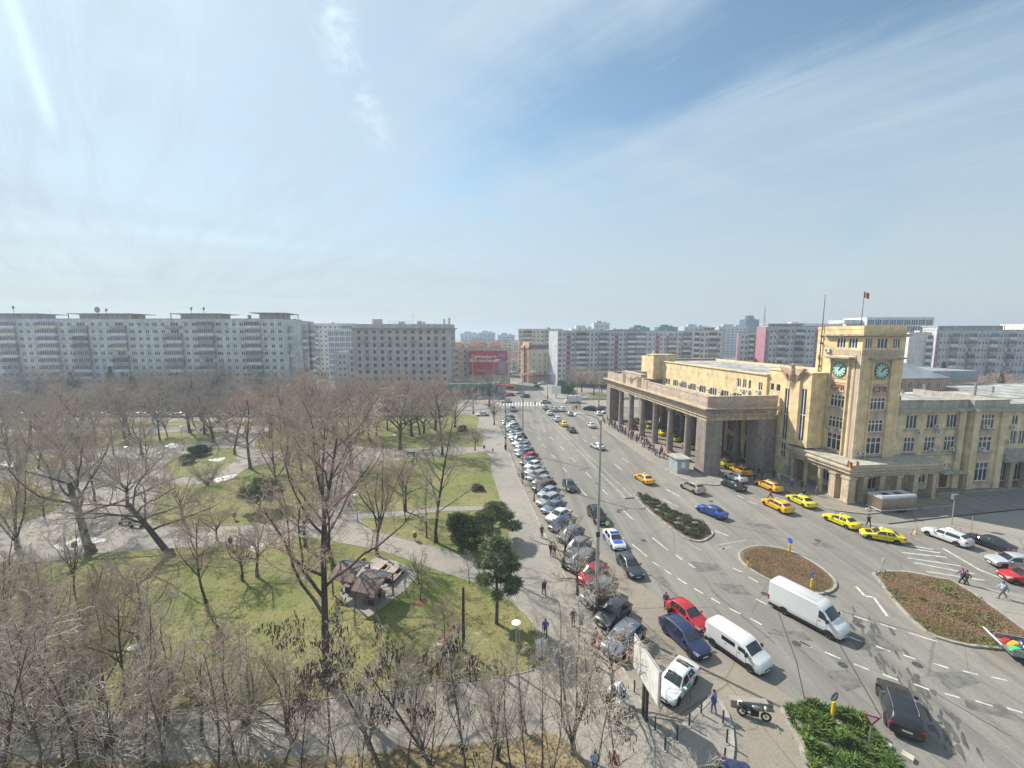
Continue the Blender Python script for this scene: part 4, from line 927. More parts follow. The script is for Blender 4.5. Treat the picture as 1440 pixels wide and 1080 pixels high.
def flag(x, y, z, L_, H_, par, droop=.3, d=(1, .2)):
    b = MB(); n = 9
    for k in range(n+1):
        t = k/n; b.v += [(x+L_*t*d[0], y+L_*t*d[1]+.12*math.sin(t*7), z-droop*t*t), (x+L_*t*d[0], y+L_*t*d[1]+.12*math.sin(t*7+.6), z-H_-droop*t*.8)]
    b.f = [(2*k, 2*k+1, 2*k+3, 2*k+2) for k in range(n)]; b.m = [0 if k < 2 else 1 if k < 4 else 2 for k in range(n)]
    b.build('flag', ['flag_blue', 'flag_yellow', 'flag_red'], par, smooth=60)
flag(fx+.04, fy, 33.1, 1.3, .85, Tw.root, .5)
Tw.fin(['station_yellow', 'roof_felt'])
# ---- colonnaded entrance canopy wrapped round the tower foot
Cn = S('entrance_canopy', 'cream colonnaded canopy with stepped cornice wrapped round the clock tower foot', 'canopy')
cp = [(14.25,-3.05),(14.25,-15.3),(30.5,-15.3),(30.5,-11.0),(25.45,-11.0),(25.45,-12.05),(17.75,-12.05),(17.75,-3.05)]
def off(p, d):
    n = len(p); out = []
    for i in range(n):
        a, b_, c_ = Vector(p[i-1]), Vector(p[i]), Vector(p[(i+1) % n]); u = (b_-a).normalized(); v = (c_-b_).normalized()
        nu = Vector((-u.y, u.x)); nv = Vector((-v.y, v.x)); q = b_-(nu+nv)*d if abs(u.dot(v)) < .5 else b_-nu*d; out.append((q.x, q.y))
    return out
def ringed(d, z0, z1, m, name):
    x_, y_ = 14.25-d, -15.3-d
    b = MB(); b.box(x_, 30.5+d, y_, -12.06, z0, z1); b.box(x_, 17.74, -12.06, -3.05, z0, z1); b.box(25.46, 30.5+d, -12.06, -10.95, z0, z1); b.build(name, m, Cn.root)
ringed(-.25, 4.3, 4.95, 'pale_stone', 'lintel'); ringed(.15, 4.95, 5.15, 'pale_stone', 'cornice'); ringed(-.05, 5.15, 5.5, 'station_olive', 'fascia'); ringed(.3, 5.5, 5.7, 'ledge_stone', 'cornice'); ringed(-.1, 5.7, 6.15, 'station_olive', 'fascia'); ringed(.1, 6.15, 6.3, 'ledge_stone', 'roof')
b = MB()
for k in range(12): b.cyl(14.9, -3.6-k*.55, 6.3, 7.0, .02, 4)
b.tube([(14.9,-3.6,7.0),(14.9,-9.6,7.0),(15.4,-10.4,7.0)], .03, 4); b.build('railing', 'win_frame_dark', Cn.root)
def post(x, y, sq, w=.42):
    b = MB()
    if sq: b.box(x-w, x+w, y-w, y+w, .1, 4.3); b.box(x-w-.08, x+w+.08, y-w-.08, y+w+.08, .1, .5); b.box(x-w-.12, x+w+.12, y-w-.12, y+w+.12, 4.0, 4.299)
    else: b.lathe([(w+.06,.1),(w+.06,.4),(w,.45),(w-.04,4.0),(w+.1,4.15),(w+.1,4.3)], x, y, 16)
    b.build('column', 'pale_stone', Cn.root, smooth=40)
post(14.9, -14.65, 1, .62); post(14.9, -12.3, 1, .55); post(14.9, -9.6, 0); post(14.9, -6.7, 0); post(14.9, -3.9, 1, .35)
for x in (17.3, 20.2, 23.2, 26.2, 29.6): post(x, -14.75, 1, .4)
post(29.6, -11.9, 1, .35)
b = MB(); b.box(14.2, 30.6, -15.4, -12.06, .05, .24); b.box(14.2, 17.74, -12.06, -3, .05, .24); b.build('plinth', 'concrete', Cn.root)
b = MB(); b.tube([(14.0,-15.0,5.9),(13.2,-15.8,7.3)], .03, 5); b.tube([(14.1,-15.1,5.9),(14.4,-16.1,7.3)], .03, 5); b.build('flagpole', 'metal_grey', Cn.root)
flag(13.2, -15.8, 7.3, .8, .9, Cn.root, .5, (.6, -.5)); flag(14.4, -16.1, 7.3, .8, .9, Cn.root, .6, (.7, .2))
Cn.fin(['pale_stone'])
# ---- wing along the forecourt
Wg = S('station_wing', 'three storey ochre station wing with projecting end bay right of the clock tower', 'station wing')
wy = -10.9
def wwin(c, kinds): return [(c-w/2, c+w/2, z, z+h, st) for w, z, h, st in kinds]
K = [(2.0, 10.6, 2.3, 't'), (2.0, 6.7, 2.4, 'x')]
ops = wwin(4.0, K)+wwin(7.9, K)+wwin(11.7, K)+[(6.5-1.0+.4, 8.5, 1.0, 4.2, 'x')][:0]+[(5.9, 7.9, 1.1, 4.1, 'x'), (10.6, 12.2, .25, 2.7, ''), (10.2, 10.6+.1, 3.6, 4.4, '1'), (11.2, 11.6, 3.6, 4.4, '1'), (12.1, 12.5, 3.6, 4.4, '1')]
Wg.facade((25.45, wy), (39.7, wy), 0, 13.6, ops)
K2 = [(2.5, 10.5, 2.4, 'q'), (2.5, 6.6, 2.5, 'x'), (2.5, 1.4, 3.2, 'x')]
Wg.facade((39.7, wy-.8), (46.6, wy-.8), 0, 13.6, wwin(3.3, K2)); Wg.facade((39.7, wy), (39.7, wy-.8), 0, 13.6); Wg.facade((46.6, wy-.8), (46.6, wy+1.6), 0, 13.6)
Wg.facade((46.6, wy+14), (25.45, wy+14), 0, 13.6); Wg.wall.flat([(25.45,wy),(46.6,wy),(46.6,wy+14),(25.45,wy+14)], 14.3, 1)
b = MB(); b.box(25.46, 39.5, wy-1.0, wy+.3, 13.6, 13.85); b.box(39.5, 47.4, wy-1.7, wy+.3, 13.6, 13.85); b.box(25.46, 39.6, wy-.6, wy+.25, 13.85, 14.05); b.box(39.6, 47.2, wy-1.4, wy+.25, 13.85, 14.05); b.build('cornice', 'ledge_stone', Wg.root)
b = MB(); b.box(25.46, 39.7, wy-.15, wy+.25, 14.05, 15.3); b.box(39.7, 46.6, wy-.95, wy+.25, 14.05, 15.3); b.box(46.3, 46.7, wy+.25, wy+14, 13.6, 15.3); b.box(25.46, 39.65, wy-.25, wy+.35, 15.3, 15.42); b.box(39.65, 46.8, wy-1.05, wy+.35, 15.3, 15.42); b.build('parapet', 'ledge_stone', Wg.root)
b = MB()
for x in (39.9, 45.2): b.box(x, x+1.2, wy-1.15, wy-.803, 0, 13.59)
b.box(38.2, 39.4, wy-.35, wy-.003, 0, 13.59); b.build('pilaster', 'station_olive', Wg.root)
b = MB()
for z0_, z1_ in ((9.3, 10.4), (5.0, 6.5)): b.box(41.7, 44.3, wy-.84, wy-.803, z0_, z1_)
b.build('spandrel', 'station_pink', Wg.root)
b = MB(); b.box(25.46, 38.2, wy-.12, wy-.003, 5.9, 6.05); b.build('string_course', 'ledge_stone', Wg.root)
b = MB()
for c in (29.45, 33.35, 37.15):
    for z in (10.5, 6.6): b.box(c-1.3, c+1.3, wy-.3, wy-.002, z-.12, z)
for z in (10.4, 6.5, 1.3): b.box(41.5, 44.5, wy-1.1, wy-.802, z-.12, z)
b.box(31.2, 33.6, wy-.3, wy-.002, .95, 1.08); b.build('sill', 'ledge_stone', Wg.root)
b = MB(); b.box(34.6, 39.4, wy-1.7, wy-.01, 3.1, 3.35); b.box(34.9, 39.1, wy-1.4, wy-.01, 2.95, 3.1); b.build('door_canopy', 'ledge_stone', Wg.root)
b = MB(); b.box(36.1, 37.6, wy+.05, wy+.12, .25, 2.68); d_ = b.build('door', 'door_brown', Wg.root)
for c, z in ((30.3, 9.7), (34.0, 9.7), (33.6, 10.7), (41.9, 10.6), (37.0, 6.7), (41.7, 6.8), (33.2, 6.7)): Wg.add('air_conditioner', ac_mesh(), (c, wy-(.8 if c > 39.7 else 0), z), 0)
b = MB(); b.cyl(27.5, wy+4, 14.3, 16.2, .02, 4); b.box(28.5, 30.6, wy+3, wy+4.6, 14.3, 15.6); b.build('roof_tank', 'advert_red', Wg.root)
Wg.fin(['station_olive', 'roof_pale'])
Wf = S('arcade_wing', 'set back ochre station wing with arcade columns at the right edge', 'station wing')
ay = -9.4
ops = []
for k in range(9):
    u = .6+k*4.1; ops += [(u, u+1.2, 10.4, 12.1, 'd'), (u+.1, u+1.3, 6.9, 9.3, 'd'), (u+1.9, u+3.1, 6.9, 9.3, 'd')]
Wf.facade((46.7, ay), (84, ay), 0, 12.9, ops+[(.5+k*3.1, 2.6+k*3.1, .3, 3.9, 's') for k in range(11)]); Wf.facade((84,ay),(84,ay+12),0,12.9); Wf.facade((84,ay+12),(46.7,ay+12),0,12.9)
Wf.wall.flat([(46.7,ay),(84,ay),(84,ay+12),(46.7,ay+12)], 12.9, 1)
b = MB(); b.box(46.7, 84.3, ay-.6, ay+.3, 12.9, 13.2); b.box(46.7, 84, ay-.05, ay+.3, 13.2, 14.2); b.build('cornice', 'ledge_stone', Wf.root)
b = MB(); b.box(46.7, 84, ay-2.9, ay-.01, 4.6, 5.0); b.box(46.7, 84.2, ay-3.3, ay-.01, 5.0, 5.25); b.box(46.7, 84, ay-2.9, ay-.01, 5.25, 6.0); b.box(46.7, 84.2, ay-3.1, ay-.01, 6.0, 6.15); b.build('arcade_cornice', 'ledge_stone', Wf.root)
for k in range(12):
    x = 48.4+k*3.1; b = MB(); b.box(x-.35, x+.35, ay-2.8, ay-2.1, .1, 4.6); b.box(x-.5, x+.5, ay-2.95, ay-1.95, 4.3, 4.599); b.build('column', 'pale_stone', Wf.root)
for c, z in ((51.0, 9.7), (55, 9.8), (50.2, 7.2)): Wf.add('air_conditioner', ac_mesh(), (c, ay, z), 0)
Wf.fin(['station_olive', 'roof_pale'])
# ---- low roofs and the pink building behind the wing
Bk = S('pink_building', 'pink walled station building with a hipped zinc roof behind the clock tower wing', 'building')
Bk.facade((64, 24), (82, 24), 0, 15, [(1.2+k*2.8, 2.3+k*2.8, 12.3, 14.1, 'd') for k in range(6)]); Bk.facade((64, 38), (64, 24), 0, 15, [(2, 3.2, 12.2, 13.9, 'd'), (6, 7.2, 12.2, 13.9, 'd')]); Bk.facade((82,24),(82,38),0,15); Bk.facade((82,38),(64,38),0,15)
b = MB(); b.box(82, 100, 30, 60, 13, 16.2); b.add([(63.5,23.5,15.0),(82.5,23.5,15.0),(82.5,38.5,15.0),(63.5,38.5,15.0),(70,30,18.7),(76,30,18.7)], [(0,1,5,4),(1,2,5),(2,3,4,5),(3,0,4)]); b.build('roof', 'roof_zinc', Bk.root); Bk.fin([mat('pink_wall', (.50,.33,.26), .9, .1, .5, streak=.2)])
Pl = S('platform_shed', 'low flat station roofs with pale worn sheeting behind the wing', 'station shed')
b = MB(); b.box(38.3, 130, 3.2, 14, 0, 12.6); b.box(38.3, 63.9, 14, 45, 0, 11.6); b.box(82.1, 140, 14, 29.9, 0, 12.0); b.box(64, 82, 14, 23.9, 0, 11.0); b.build('wall', 'portico_stone', Pl.root)
b = MB(); b.box(38.3, 130.3, 3.12, 14.1, 12.6, 12.9); b.box(38.3, 63.9, 14.1, 45, 11.6, 11.9); b.box(82.1, 140, 14.1, 29.9, 12.0, 12.4); b.box(64, 81.9, 14.1, 23.9, 11.0, 11.2); b.build('roof', 'roof_pale', Pl.root)
for k in range(7): b = MB(); b.cyl(50+k*9, 8+3*(k % 2), 12.9, 14.4+(k % 3)*.6, .25, 8); b.build('vent_stack', 'metal_grey', Pl.root)
Pl.fin(['portico_stone'])
# ================================================================== VEHICLES
PROTO = []
def paint(name, col, metal=.0):
    m = mat('paint_'+name, col, .32, .03, .5, spec=.5, metal=metal, coat=.5); return m
COL = dict(taxi=(.78,.66,.015), amber=(.80,.42,.01), white=(.64,.65,.66), silver=(.46,.48,.50), grey=(.19,.20,.21), dark=(.05,.055,.06), black=(.018,.019,.022),
 navy=(.02,.03,.09), blue=(.02,.07,.32), steel=(.14,.19,.25), light=(.30,.36,.42), red=(.42,.02,.025), brown=(.09,.06,.05), green=(.20,.27,.25), champagne=(.42,.38,.33))
for k, c in COL.items(): paint(k, c, .25 if k in ('silver','grey','steel','light','champagne') else 0)
mat('tyre', (.018,.018,.018), .9, .1, 3); mat('rim', (.38,.39,.40), .35, .1, 3, metal=.7); mat('black_trim', (.02,.02,.021), .6, .1, 3)
mat('lamp_clear', (.70,.72,.74), .15, .05, 3, spec=.8); mat('lamp_red', (.35,.01,.01), .3, .05, 3); mat('plate', (.72,.72,.70), .6, .05, 3)
mat('car_glass', (.02,.028,.034), .06, .2, .5, spec=.9); mat('chrome', (.6,.6,.6), .2, .05, 2, metal=.9)
PR = {
'sedan': dict(st=[(2.18,.50,.36,.54,.42,.60),(2.10,.76,.22,.64,.60,.69),(1.85,.85,.19,.74,.70,.79),(1.0,.87,.18,.87,.74,.93),(.28,.875,.18,.91,.60,1.40),(-.35,.875,.18,.93,.62,1.46),(-1.0,.87,.18,.95,.60,1.40),(-1.62,.86,.19,.97,.70,1.06),(-2.05,.82,.24,.95,.68,1.02),(-2.18,.72,.35,.82,.58,.92)], ax=(1.38,-1.28), ws=(.93,.32), rw=(-1.05,-1.58), sg=((.74,-.25),(-.33,-1.22)), wr=.31),
'hatch': dict(st=[(2.0,.52,.36,.56,.44,.62),(1.92,.76,.22,.68,.60,.74),(1.68,.84,.19,.80,.70,.85),(1.0,.87,.18,.92,.74,.97),(.30,.875,.18,.95,.60,1.46),(-.35,.875,.18,.97,.62,1.53),(-1.15,.87,.18,1.0,.60,1.48),(-1.72,.84,.2,1.02,.62,1.14),(-1.92,.80,.24,.98,.64,1.03),(-2.0,.72,.35,.8,.6,.86)], ax=(1.28,-1.22), ws=(.93,.34), rw=(-1.2,-1.68), sg=((.74,-.25),(-.33,-1.32)), wr=.31),
'estate': dict(st=[(2.3,.54,.38,.60,.46,.66),(2.2,.78,.24,.70,.62,.76),(1.95,.88,.21,.82,.74,.87),(1.15,.90,.20,.93,.77,.98),(.45,.905,.20,.97,.63,1.44),(-.4,.905,.20,.99,.65,1.50),(-1.5,.90,.20,1.02,.63,1.47),(-2.05,.87,.22,1.04,.66,1.22),(-2.26,.83,.26,1.0,.68,1.05),(-2.34,.74,.36,.82,.62,.88)], ax=(1.45,-1.38), ws=(1.08,.50), rw=(-1.55,-2.02), sg=((.88,-.15),(-.23,-1.78)), wr=.33, rails=1),
'suv': dict(st=[(2.22,.58,.42,.68,.50,.76),(2.14,.80,.28,.80,.64,.88),(1.92,.90,.26,.92,.76,.98),(1.15,.92,.25,1.02,.80,1.08),(.55,.925,.25,1.05,.66,1.58),(-.3,.925,.25,1.07,.68,1.67),(-1.5,.92,.25,1.09,.66,1.63),(-1.98,.89,.27,1.10,.68,1.36),(-2.16,.86,.30,1.05,.70,1.12),(-2.24,.76,.4,.9,.64,.95)], ax=(1.38,-1.32), ws=(1.08,.6), rw=(-1.55,-1.96), sg=((.92,-.1),(-.18,-1.72)), wr=.37, rails=1),
'minivan': dict(st=[(2.42,.62,.40,.70,.52,.78),(2.32,.86,.26,.86,.70,.95),(2.1,.94,.24,1.02,.80,1.10),(1.62,.955,.23,1.15,.82,1.24),(.95,.96,.23,1.2,.76,1.82),(.5,.96,.23,1.2,.78,1.93),(-1.9,.96,.23,1.2,.78,1.93),(-2.3,.94,.24,1.2,.76,1.88),(-2.40,.90,.3,1.1,.72,1.8)], ax=(1.52,-1.58), ws=(1.56,1.0), rw=None, sg=((1.32,.55),(.28,-.85)), wr=.34, z2=1),
'van': dict(st=[(3.0,.62,.45,.80,.52,.9),(2.9,.88,.30,.98,.72,1.08),(2.6,.98,.28,1.15,.84,1.26),(2.2,1.0,.27,1.32,.86,1.42),(1.55,1.01,.27,1.4,.82,2.22),(1.1,1.01,.27,1.4,.84,2.58),(-2.9,1.01,.27,1.4,.86,2.66),(-3.0,.99,.3,1.3,.84,2.62)], ax=(2.05,-1.55), ws=(2.12,1.55), rw=None, sg=((1.95,1.2),), wr=.36, z2=1),
}
def ring(s, z2):
    x, hw, zb, zt, ry, zr = s
    sh = .86 if z2 else .8
    h = [(0,zb),(hw*.9,zb),(hw,zb+.13),(hw*1.0,zb+(zt-zb)*.62),(hw*.975,zt),(ry,zr-.055),(ry*.82,zr-.008),(0,zr+.012)]
    if z2 and zr > 1.6: h[5] = (hw*.93, zr-.10)
    return [(x,-y,z) for y,z in h]+[(x,y,z) for y,z in h[-2:0:-1]]
def interp(st, x):
    for a, b in zip(st, st[1:]):
        if a[0] >= x >= b[0]:
            t = (a[0]-x)/(a[0]-b[0]); return tuple(p+(q-p)*t for p, q in zip(a, b))
    return st[-1]
def car_bits(kind, opts=''):
    """list of (part name, parent index or None, MB, materials, smooth)"""
    P = PR[kind]; st = P['st']; z2 = P.get('z2'); out = []
    b = MB(); rs = [ring(s, z2) for s in st]; n = len(rs[0])
    vs = [p for r in rs for p in r]; fs = []; ms = []
    for i in range(len(rs)-1):
        for j in range(n):
            fs.append((i*n+j, (i+1)*n+j, (i+1)*n+(j+1) % n, i*n+(j+1) % n)); ms.append(1 if j in (0, n-1, 1, n-2) else 0)
    fs += [tuple(range(n)), tuple(range((len(rs)-1)*n, len(rs)*n))[::-1]]; ms += [0, 0]
    b.add(vs, fs, ms)
    hw = max(s[1] for s in st); wr = P['wr']; xf, xr = st[0][0], st[-1][0]
    for ax in P['ax']:
        for sd in (-1, 1):
            q = [(ax+(wr+.06)*math.cos(t*PI/8), sd*(interp(st, ax)[1]+.006), wr+(wr+.06)*math.sin(t*PI/8)) for t in range(9)]
            q += [(ax-(wr+.06), sd*(interp(st, ax)[1]+.006), .22), (ax+wr+.06, sd*(interp(st, ax)[1]+.006), .22)]
            b.add(q, [tuple(range(11)) if sd < 0 else tuple(range(11))[::-1]], 1)
    # door seams and handles, sill strip
    for sd in (-1, 1):
        for xx in ([P['sg'][0][1]-.04, P['sg'][0][0]-.1] + ([P['sg'][1][1]+.25] if len(P['sg']) > 1 and not z2 else [])):
            s_ = interp(st, xx); b.box(xx-.008, xx+.008, sd*(s_[1]+.002)-.004, sd*(s_[1]+.002)+.004, s_[2]+.2, s_[3]-.06, 1)
        for xx in ([P['sg'][0][1]+.12] + ([P['sg'][1][1]+.35] if len(P['sg']) > 1 else [])):
            s_ = interp(st, xx); b.box(xx-.07, xx+.07, sd*(s_[1]+.004)-.015, sd*(s_[1]+.004)+.015, s_[3]-.16, s_[3]-.12, 1)
    if kind == 'van' or kind == 'minivan':
        for k in range(5 if kind == 'van' else 4):
            y = -.6+k*.3*(1 if kind == 'van' else 1.3); zt = 2.655 if kind == 'van' else 1.945; b.box(-2.6 if kind == 'van' else -1.8, .8 if kind == 'van' else .3, y-.04, y+.04, zt-.02, zt+.015, 0)
        s_ = interp(st, 0)
        for sd in (-1, 1): b.box(xr+.1, xf-.5, sd*s_[1]-.012, sd*s_[1]+.012, .30, .55, 1)
    # bumper and grille
    z0 = st[1][2]; b.box(xf-.06, xf+.012, -.42, .42, z0+.2, z0+.34, 1); b.box(xf-.2, xf-.035, -.62, .62, z0+.02, z0+.12, 1); b.box(xr+.02, xr+.16, -.6, .6, z0+.02, z0+.16, 1)
    if P.get('rails'):
        for sd in (-1, 1): b.tube([(.4,sd*.66,interp(st,.4)[5]-.03),(.2,sd*.66,interp(st,.2)[5]+.03),(-1.4,sd*.64,interp(st,-1.4)[5]+.03),(-1.55,sd*.64,interp(st,-1.55)[5]-.03)], .022, 5, 2)
    out.append(('body', None, b, ['PAINT', 'black_trim', 'chrome'], 38))
    def top_patch(x0, x1, k=5, wd=.93):
        g = MB(); rows = []
        for i in range(k):
            x = x0+(x1-x0)*i/(k-1); s_ = interp(st, x); ry, zr = s_[4]*wd, s_[5]
            if z2 and zr > 1.6: pass
            rows.append([(x, y, z) for y, z in ((-ry, zr-.05), (-ry*.85, zr-.015), (0, zr+.014), (ry*.85, zr-.015), (ry, zr-.05))])
        dx = .012 if x1 < x0 and x0 > 0 else -.012
        g.add([(x+dx, y, z+.012) for r in rows for x, y, z in r], [(i*5+j, (i+1)*5+j, (i+1)*5+j+1, i*5+j+1) for i in range(k-1) for j in range(4)])
        return g
    out.append(('windscreen', None, top_patch(*P['ws']), ['car_glass'], 60))
    if P['rw']: out.append(('rear_window', None, top_patch(*P['rw']), ['car_glass'], 60))
    elif kind == 'minivan' or kind == 'van':
        g = MB(); zz = 1.25 if kind == 'minivan' else 1.5; g.box(xr-.012, xr+.02, -.72, -.04, zz, zz+.5); g.box(xr-.012, xr+.02, .04, .72, zz, zz+.5); out.append(('rear_window', None, g, ['car_glass'], None))
    for sd in (-1, 1):
        for x0, x1 in P['sg']:
            g = MB(); k = 8; vs = []
            for i in range(k):
                x = x0+(x1-x0)*i/(k-1); s_ = interp(st, x); a = (s_[1]*.975, s_[3]); c = (s_[4], s_[5]-.055)
                if z2 and s_[5] > 1.6: c = (s_[1]*.93, s_[5]-.10)
                hi = min(.9, .9*(1.62-s_[3])/max(.1, c[1]-s_[3]) if z2 and kind == 'minivan' else .9)
                if kind == 'van': hi = min(.9, .72/max(.1, c[1]-s_[3]))
                for t in (.07, hi): vs.append((x, sd*(a[0]+(c[0]-a[0])*t+.012), a[1]+(c[1]-a[1])*t+.004))
            g.add(vs, [(2*i, 2*i+1, 2*i+3, 2*i+2) if sd < 0 else (2*i, 2*i+2, 2*i+3, 2*i+1) for i in range(k-1)]); out.append(('side_window', None, g, ['car_glass'], 60))
    for sd in (-1, 1):
        s1 = st[1]; s2 = st[2]; g = MB()
        g.add([(s1[0]+.045, sd*s1[1]*.52, s1[3]-.12), (s1[0]+.03, sd*s1[1]*1.0, s1[3]-.10), (s2[0]-.08, sd*(s2[1]+.016), s2[3]-.08), (s2[0]-.05, sd*(s2[1]*.97), s2[3]+.045), (s1[0]+.03, sd*s1[1]*.85, s1[3]+.05), (s1[0]+.04, sd*s1[1]*.6, s1[3]+.02)],
              [(0,1,4,5),(1,2,3,4)]); out.append(('headlight', None, g, ['lamp_clear'], None))
        e = st[-2]; g = MB(); y0, y1 = sorted((sd*(e[1]-.16), sd*(e[1]+.012))); zt = e[3]
        if z2: g.box(xr-.012, xr+.1, y0, y1, .8, 1.25)
        else: g.box(xr-.0, e[0]+.12, y0, y1, zt-.22, zt-.03)
        out.append(('tail_light', None, g, ['lamp_red'], None))
        s_ = interp(st, P['sg'][0][0]-.02); g = MB(); y0, y1 = sorted((sd*(s_[1]-.02), sd*(s_[1]+.2))); g.box(s_[0]-.09, s_[0]+.06, y0, y1, s_[3]+.02, s_[3]+(.3 if z2 else .15)); out.append(('wing_mirror', None, g, ['PAINT' if not z2 else 'black_trim'], None))
    g = MB(); g.box(xf-.03, xf+.025, -.26, .26, z0+.12, z0+.23); out.append(('number_plate', None, g, ['plate'], None))
    g = MB(); g.box(xr-.02, xr+.08, -.26, .26, z0+.38, z0+.49); out.append(('number_plate', None, g, ['plate'], None))
    for ax in P['ax']:
        for sd in (-1, 1):
            yw = interp(st, ax)[1]; g = MB(); w2 = .2
            o = 1 if sd > 0 else -1; y1 = o*(yw+.02); y0 = o*(yw+.02-w2)
            pr = [(wr*.6,y0),(wr*.96,y0),(wr,y0+(y1-y0)*.2),(wr,y0+(y1-y0)*.85),(wr*.93,y1),(wr*.66,y1)]
            vs = []; nn_ = 18
            for r, yy in pr:
                for j in range(nn_): t = 2*PI*j/nn_; vs.append((ax+r*math.cos(t), yy, wr+r*math.sin(t)))
            g.add(vs, [((i*nn_+j), (i*nn_+(j+1) % nn_), ((i+1)*nn_+(j+1) % nn_), ((i+1)*nn_+j))[::o] for i in range(len(pr)-1) for j in range(nn_)])
            ix = len(out); out.append(('wheel', None, g, ['tyre'], 40))
            g = MB(); yy = y1-o*.015; vs = [(ax, yy-o*.03, wr)]
            for j in range(20): t = 2*PI*j/20; rr = wr*.67; vs.append((ax+rr*math.cos(t), yy, wr+rr*math.sin(t)))
            fs = [(0, 1+j, 1+(j+1) % 20)[::o] for j in range(20)]; ms = [0 if j % 4 < 2 else 1 for j in range(20)]
            g.add(vs, fs, ms); out.append(('rim', ix, g, ['rim', 'black_trim'], None))
    extra(kind, opts, out, st, P); return out
mat('check_black', (.02,.02,.02), .6, .1, 2); mat('police_blue', (.02,.10,.55), .35, .05, 2, coat=.5); mat('lamp_blue', (.05,.08,.6), .2, .05, 2); mat('cab_green', (.05,.45,.18), .5, .05, 2); mat('primer', (.60,.60,.60), .5, .05, 2)
def extra(kind, opts, out, st, P):
    if 'taxi' in opts:
        g = MB(); z = interp(st, -.1)[5]; g.prism([(-.0,-.26),(.12,-.26),(.12,.26),(-.0,.26)], z+.01, z+.17); out.append(('roof_sign', None, g, ['plate'], None))
        for sd in (-1, 1):
            g = MB()
            for k in range(9):
                for r in (0, 1):
                    x = -.95+k*.22+r*.11; s_ = interp(st, x+.05); y0, y1 = sorted((sd*(s_[1]-.03), sd*(s_[1]+.009))); g.box(x, x+.1, y0, y1, .56+r*.055, .61+r*.055)
            out.append(('door_decal', None, g, ['check_black'], None))
    if 'hood' in opts:
        g = MB(); rows = [[(x, y*s_[4]*.95, s_[5]+.006) for y in (-1,-.8,0,.8,1)] for x in (1.95, 1.6, 1.2, 1.0) for s_ in [interp(st, x)]]
        rows = [[(x, y, z-(.045 if k in (0, 4) else .01 if k in (1, 3) else -.012)) for k, (x, y, z) in enumerate(r)] for r in rows]
        g.add([p for r in rows for p in r], [(i*5+j, (i+1)*5+j, (i+1)*5+j+1, i*5+j+1) for i in range(3) for j in range(4)])
        out.append(('bonnet', None, g, ['police_blue' if 'police' in opts else 'black_trim'], 60))
    if 'police' in opts:
        g = MB(); z = interp(st, -.1)[5]; g.box(-.15, .15, -.55, .55, z+.02, z+.14); out.append(('light_bar', None, g, ['lamp_blue'], None))
        for sd in (-1, 1):
            g = MB()
            for x in [-1.6+k*.4 for k in range(8)]:
                s_ = interp(st, x+.2); y0, y1 = sorted((sd*(s_[1]-.03), sd*(s_[1]+.009))); g.box(x, x+.4, y0, y1, .52, .70)
            out.append(('side_stripe', None, g, ['police_blue'], None))
    if 'roofglass' in opts:
        s_ = interp(st, -.3); g = MB(); g.add([(.2,-.5,1.43),(.2,.5,1.43),(-.9,.5,1.425),(-.9,-.5,1.425)], [(0,1,2,3)]); 
        g = MB(); g.box(-.95, -.72, -.46, .46, 1.30, interp(st,-.85)[5]+.022); out.append(('rear_spoiler', None, g, ['black_trim'], None))
    if 'green' in opts:
        for sd in (-1, 1):
            g = MB(); s_ = interp(st, .3); y0, y1 = sorted((sd*(s_[1]-.03), sd*(s_[1]+.009))); g.box(-.25, .6, y0, y1, .40, .84)
            out.append(('door_decal', None, g, ['cab_green'], None))
CP_ = {}
def car_proto(kind, opts=''):
    if (kind, opts) in CP_: return CP_[kind, opts]
    bits = car_bits(kind, opts); root = link('proto', None); obs = []
    for n, par, mb, ms, sm in bits:
        me = mb.mesh(n, [M('paint_white') if q == 'PAINT' else q for q in ms], sm)
        obs.append(link(n, me, obs[par] if par is not None else root))
    PROTO.append(root); PROTO.extend(obs); CP_[kind, opts] = root; return root
LOW = {}
def low_proto(kind, opts=''):
    if (kind, opts) in LOW: return LOW[kind, opts]
    b = MB(); mats = []
    for n, par, mb, ms, sm in car_bits(kind, opts):
        if n in ('rim', 'wing_mirror') : pass
        idx = []
        for q in ms:
            if q not in mats: mats.append(q)
            idx.append(mats.index(q))
        b.add(mb.v, mb.f, [idx[k] for k in mb.m])
    LOW[kind, opts] = b.mesh('parked_car', [M('paint_white') if q == 'PAINT' else q for q in mats], 38); return LOW[kind, opts]
NM = dict(sedan='sedan', hatch='hatchback', estate='estate_car', suv='off_road_car', minivan='minibus', van='delivery_van')
CAT = dict(sedan='car', hatch='car', estate='car', suv='car', minivan='van', van='van')
def vehicle(kind, col, x, y, h, label, opts='', name=None, cat=None, group=None, z=0, low=None):
    rz = math.radians(h); name = name or NM[kind]; cat = cat or CAT[kind]
    if low is None: low = math.hypot(x, y) > 112
    if low:
        o = link(name, low_proto(kind, opts), None, (x, y, z), rz, label=label, category=cat, group=group)
        o.material_slots[0].link = 'OBJECT'; o.material_slots[0].material = M('paint_'+col); return o
    o = dup(car_proto(kind, opts), (x, y, z), rz); o.name = name; o['label'] = label; o['category'] = cat
    if group: o['group'] = group
    for c in [q for q in bpy.context.scene.objects if 0]: pass
    return o
CREATED = []
_dup = dup
def recolour(root_children, col):
    for c in root_children:
        for s in c.material_slots:
            if s.material and s.material.name == 'paint_white': s.link = 'OBJECT'; s.material = M('paint_'+col)
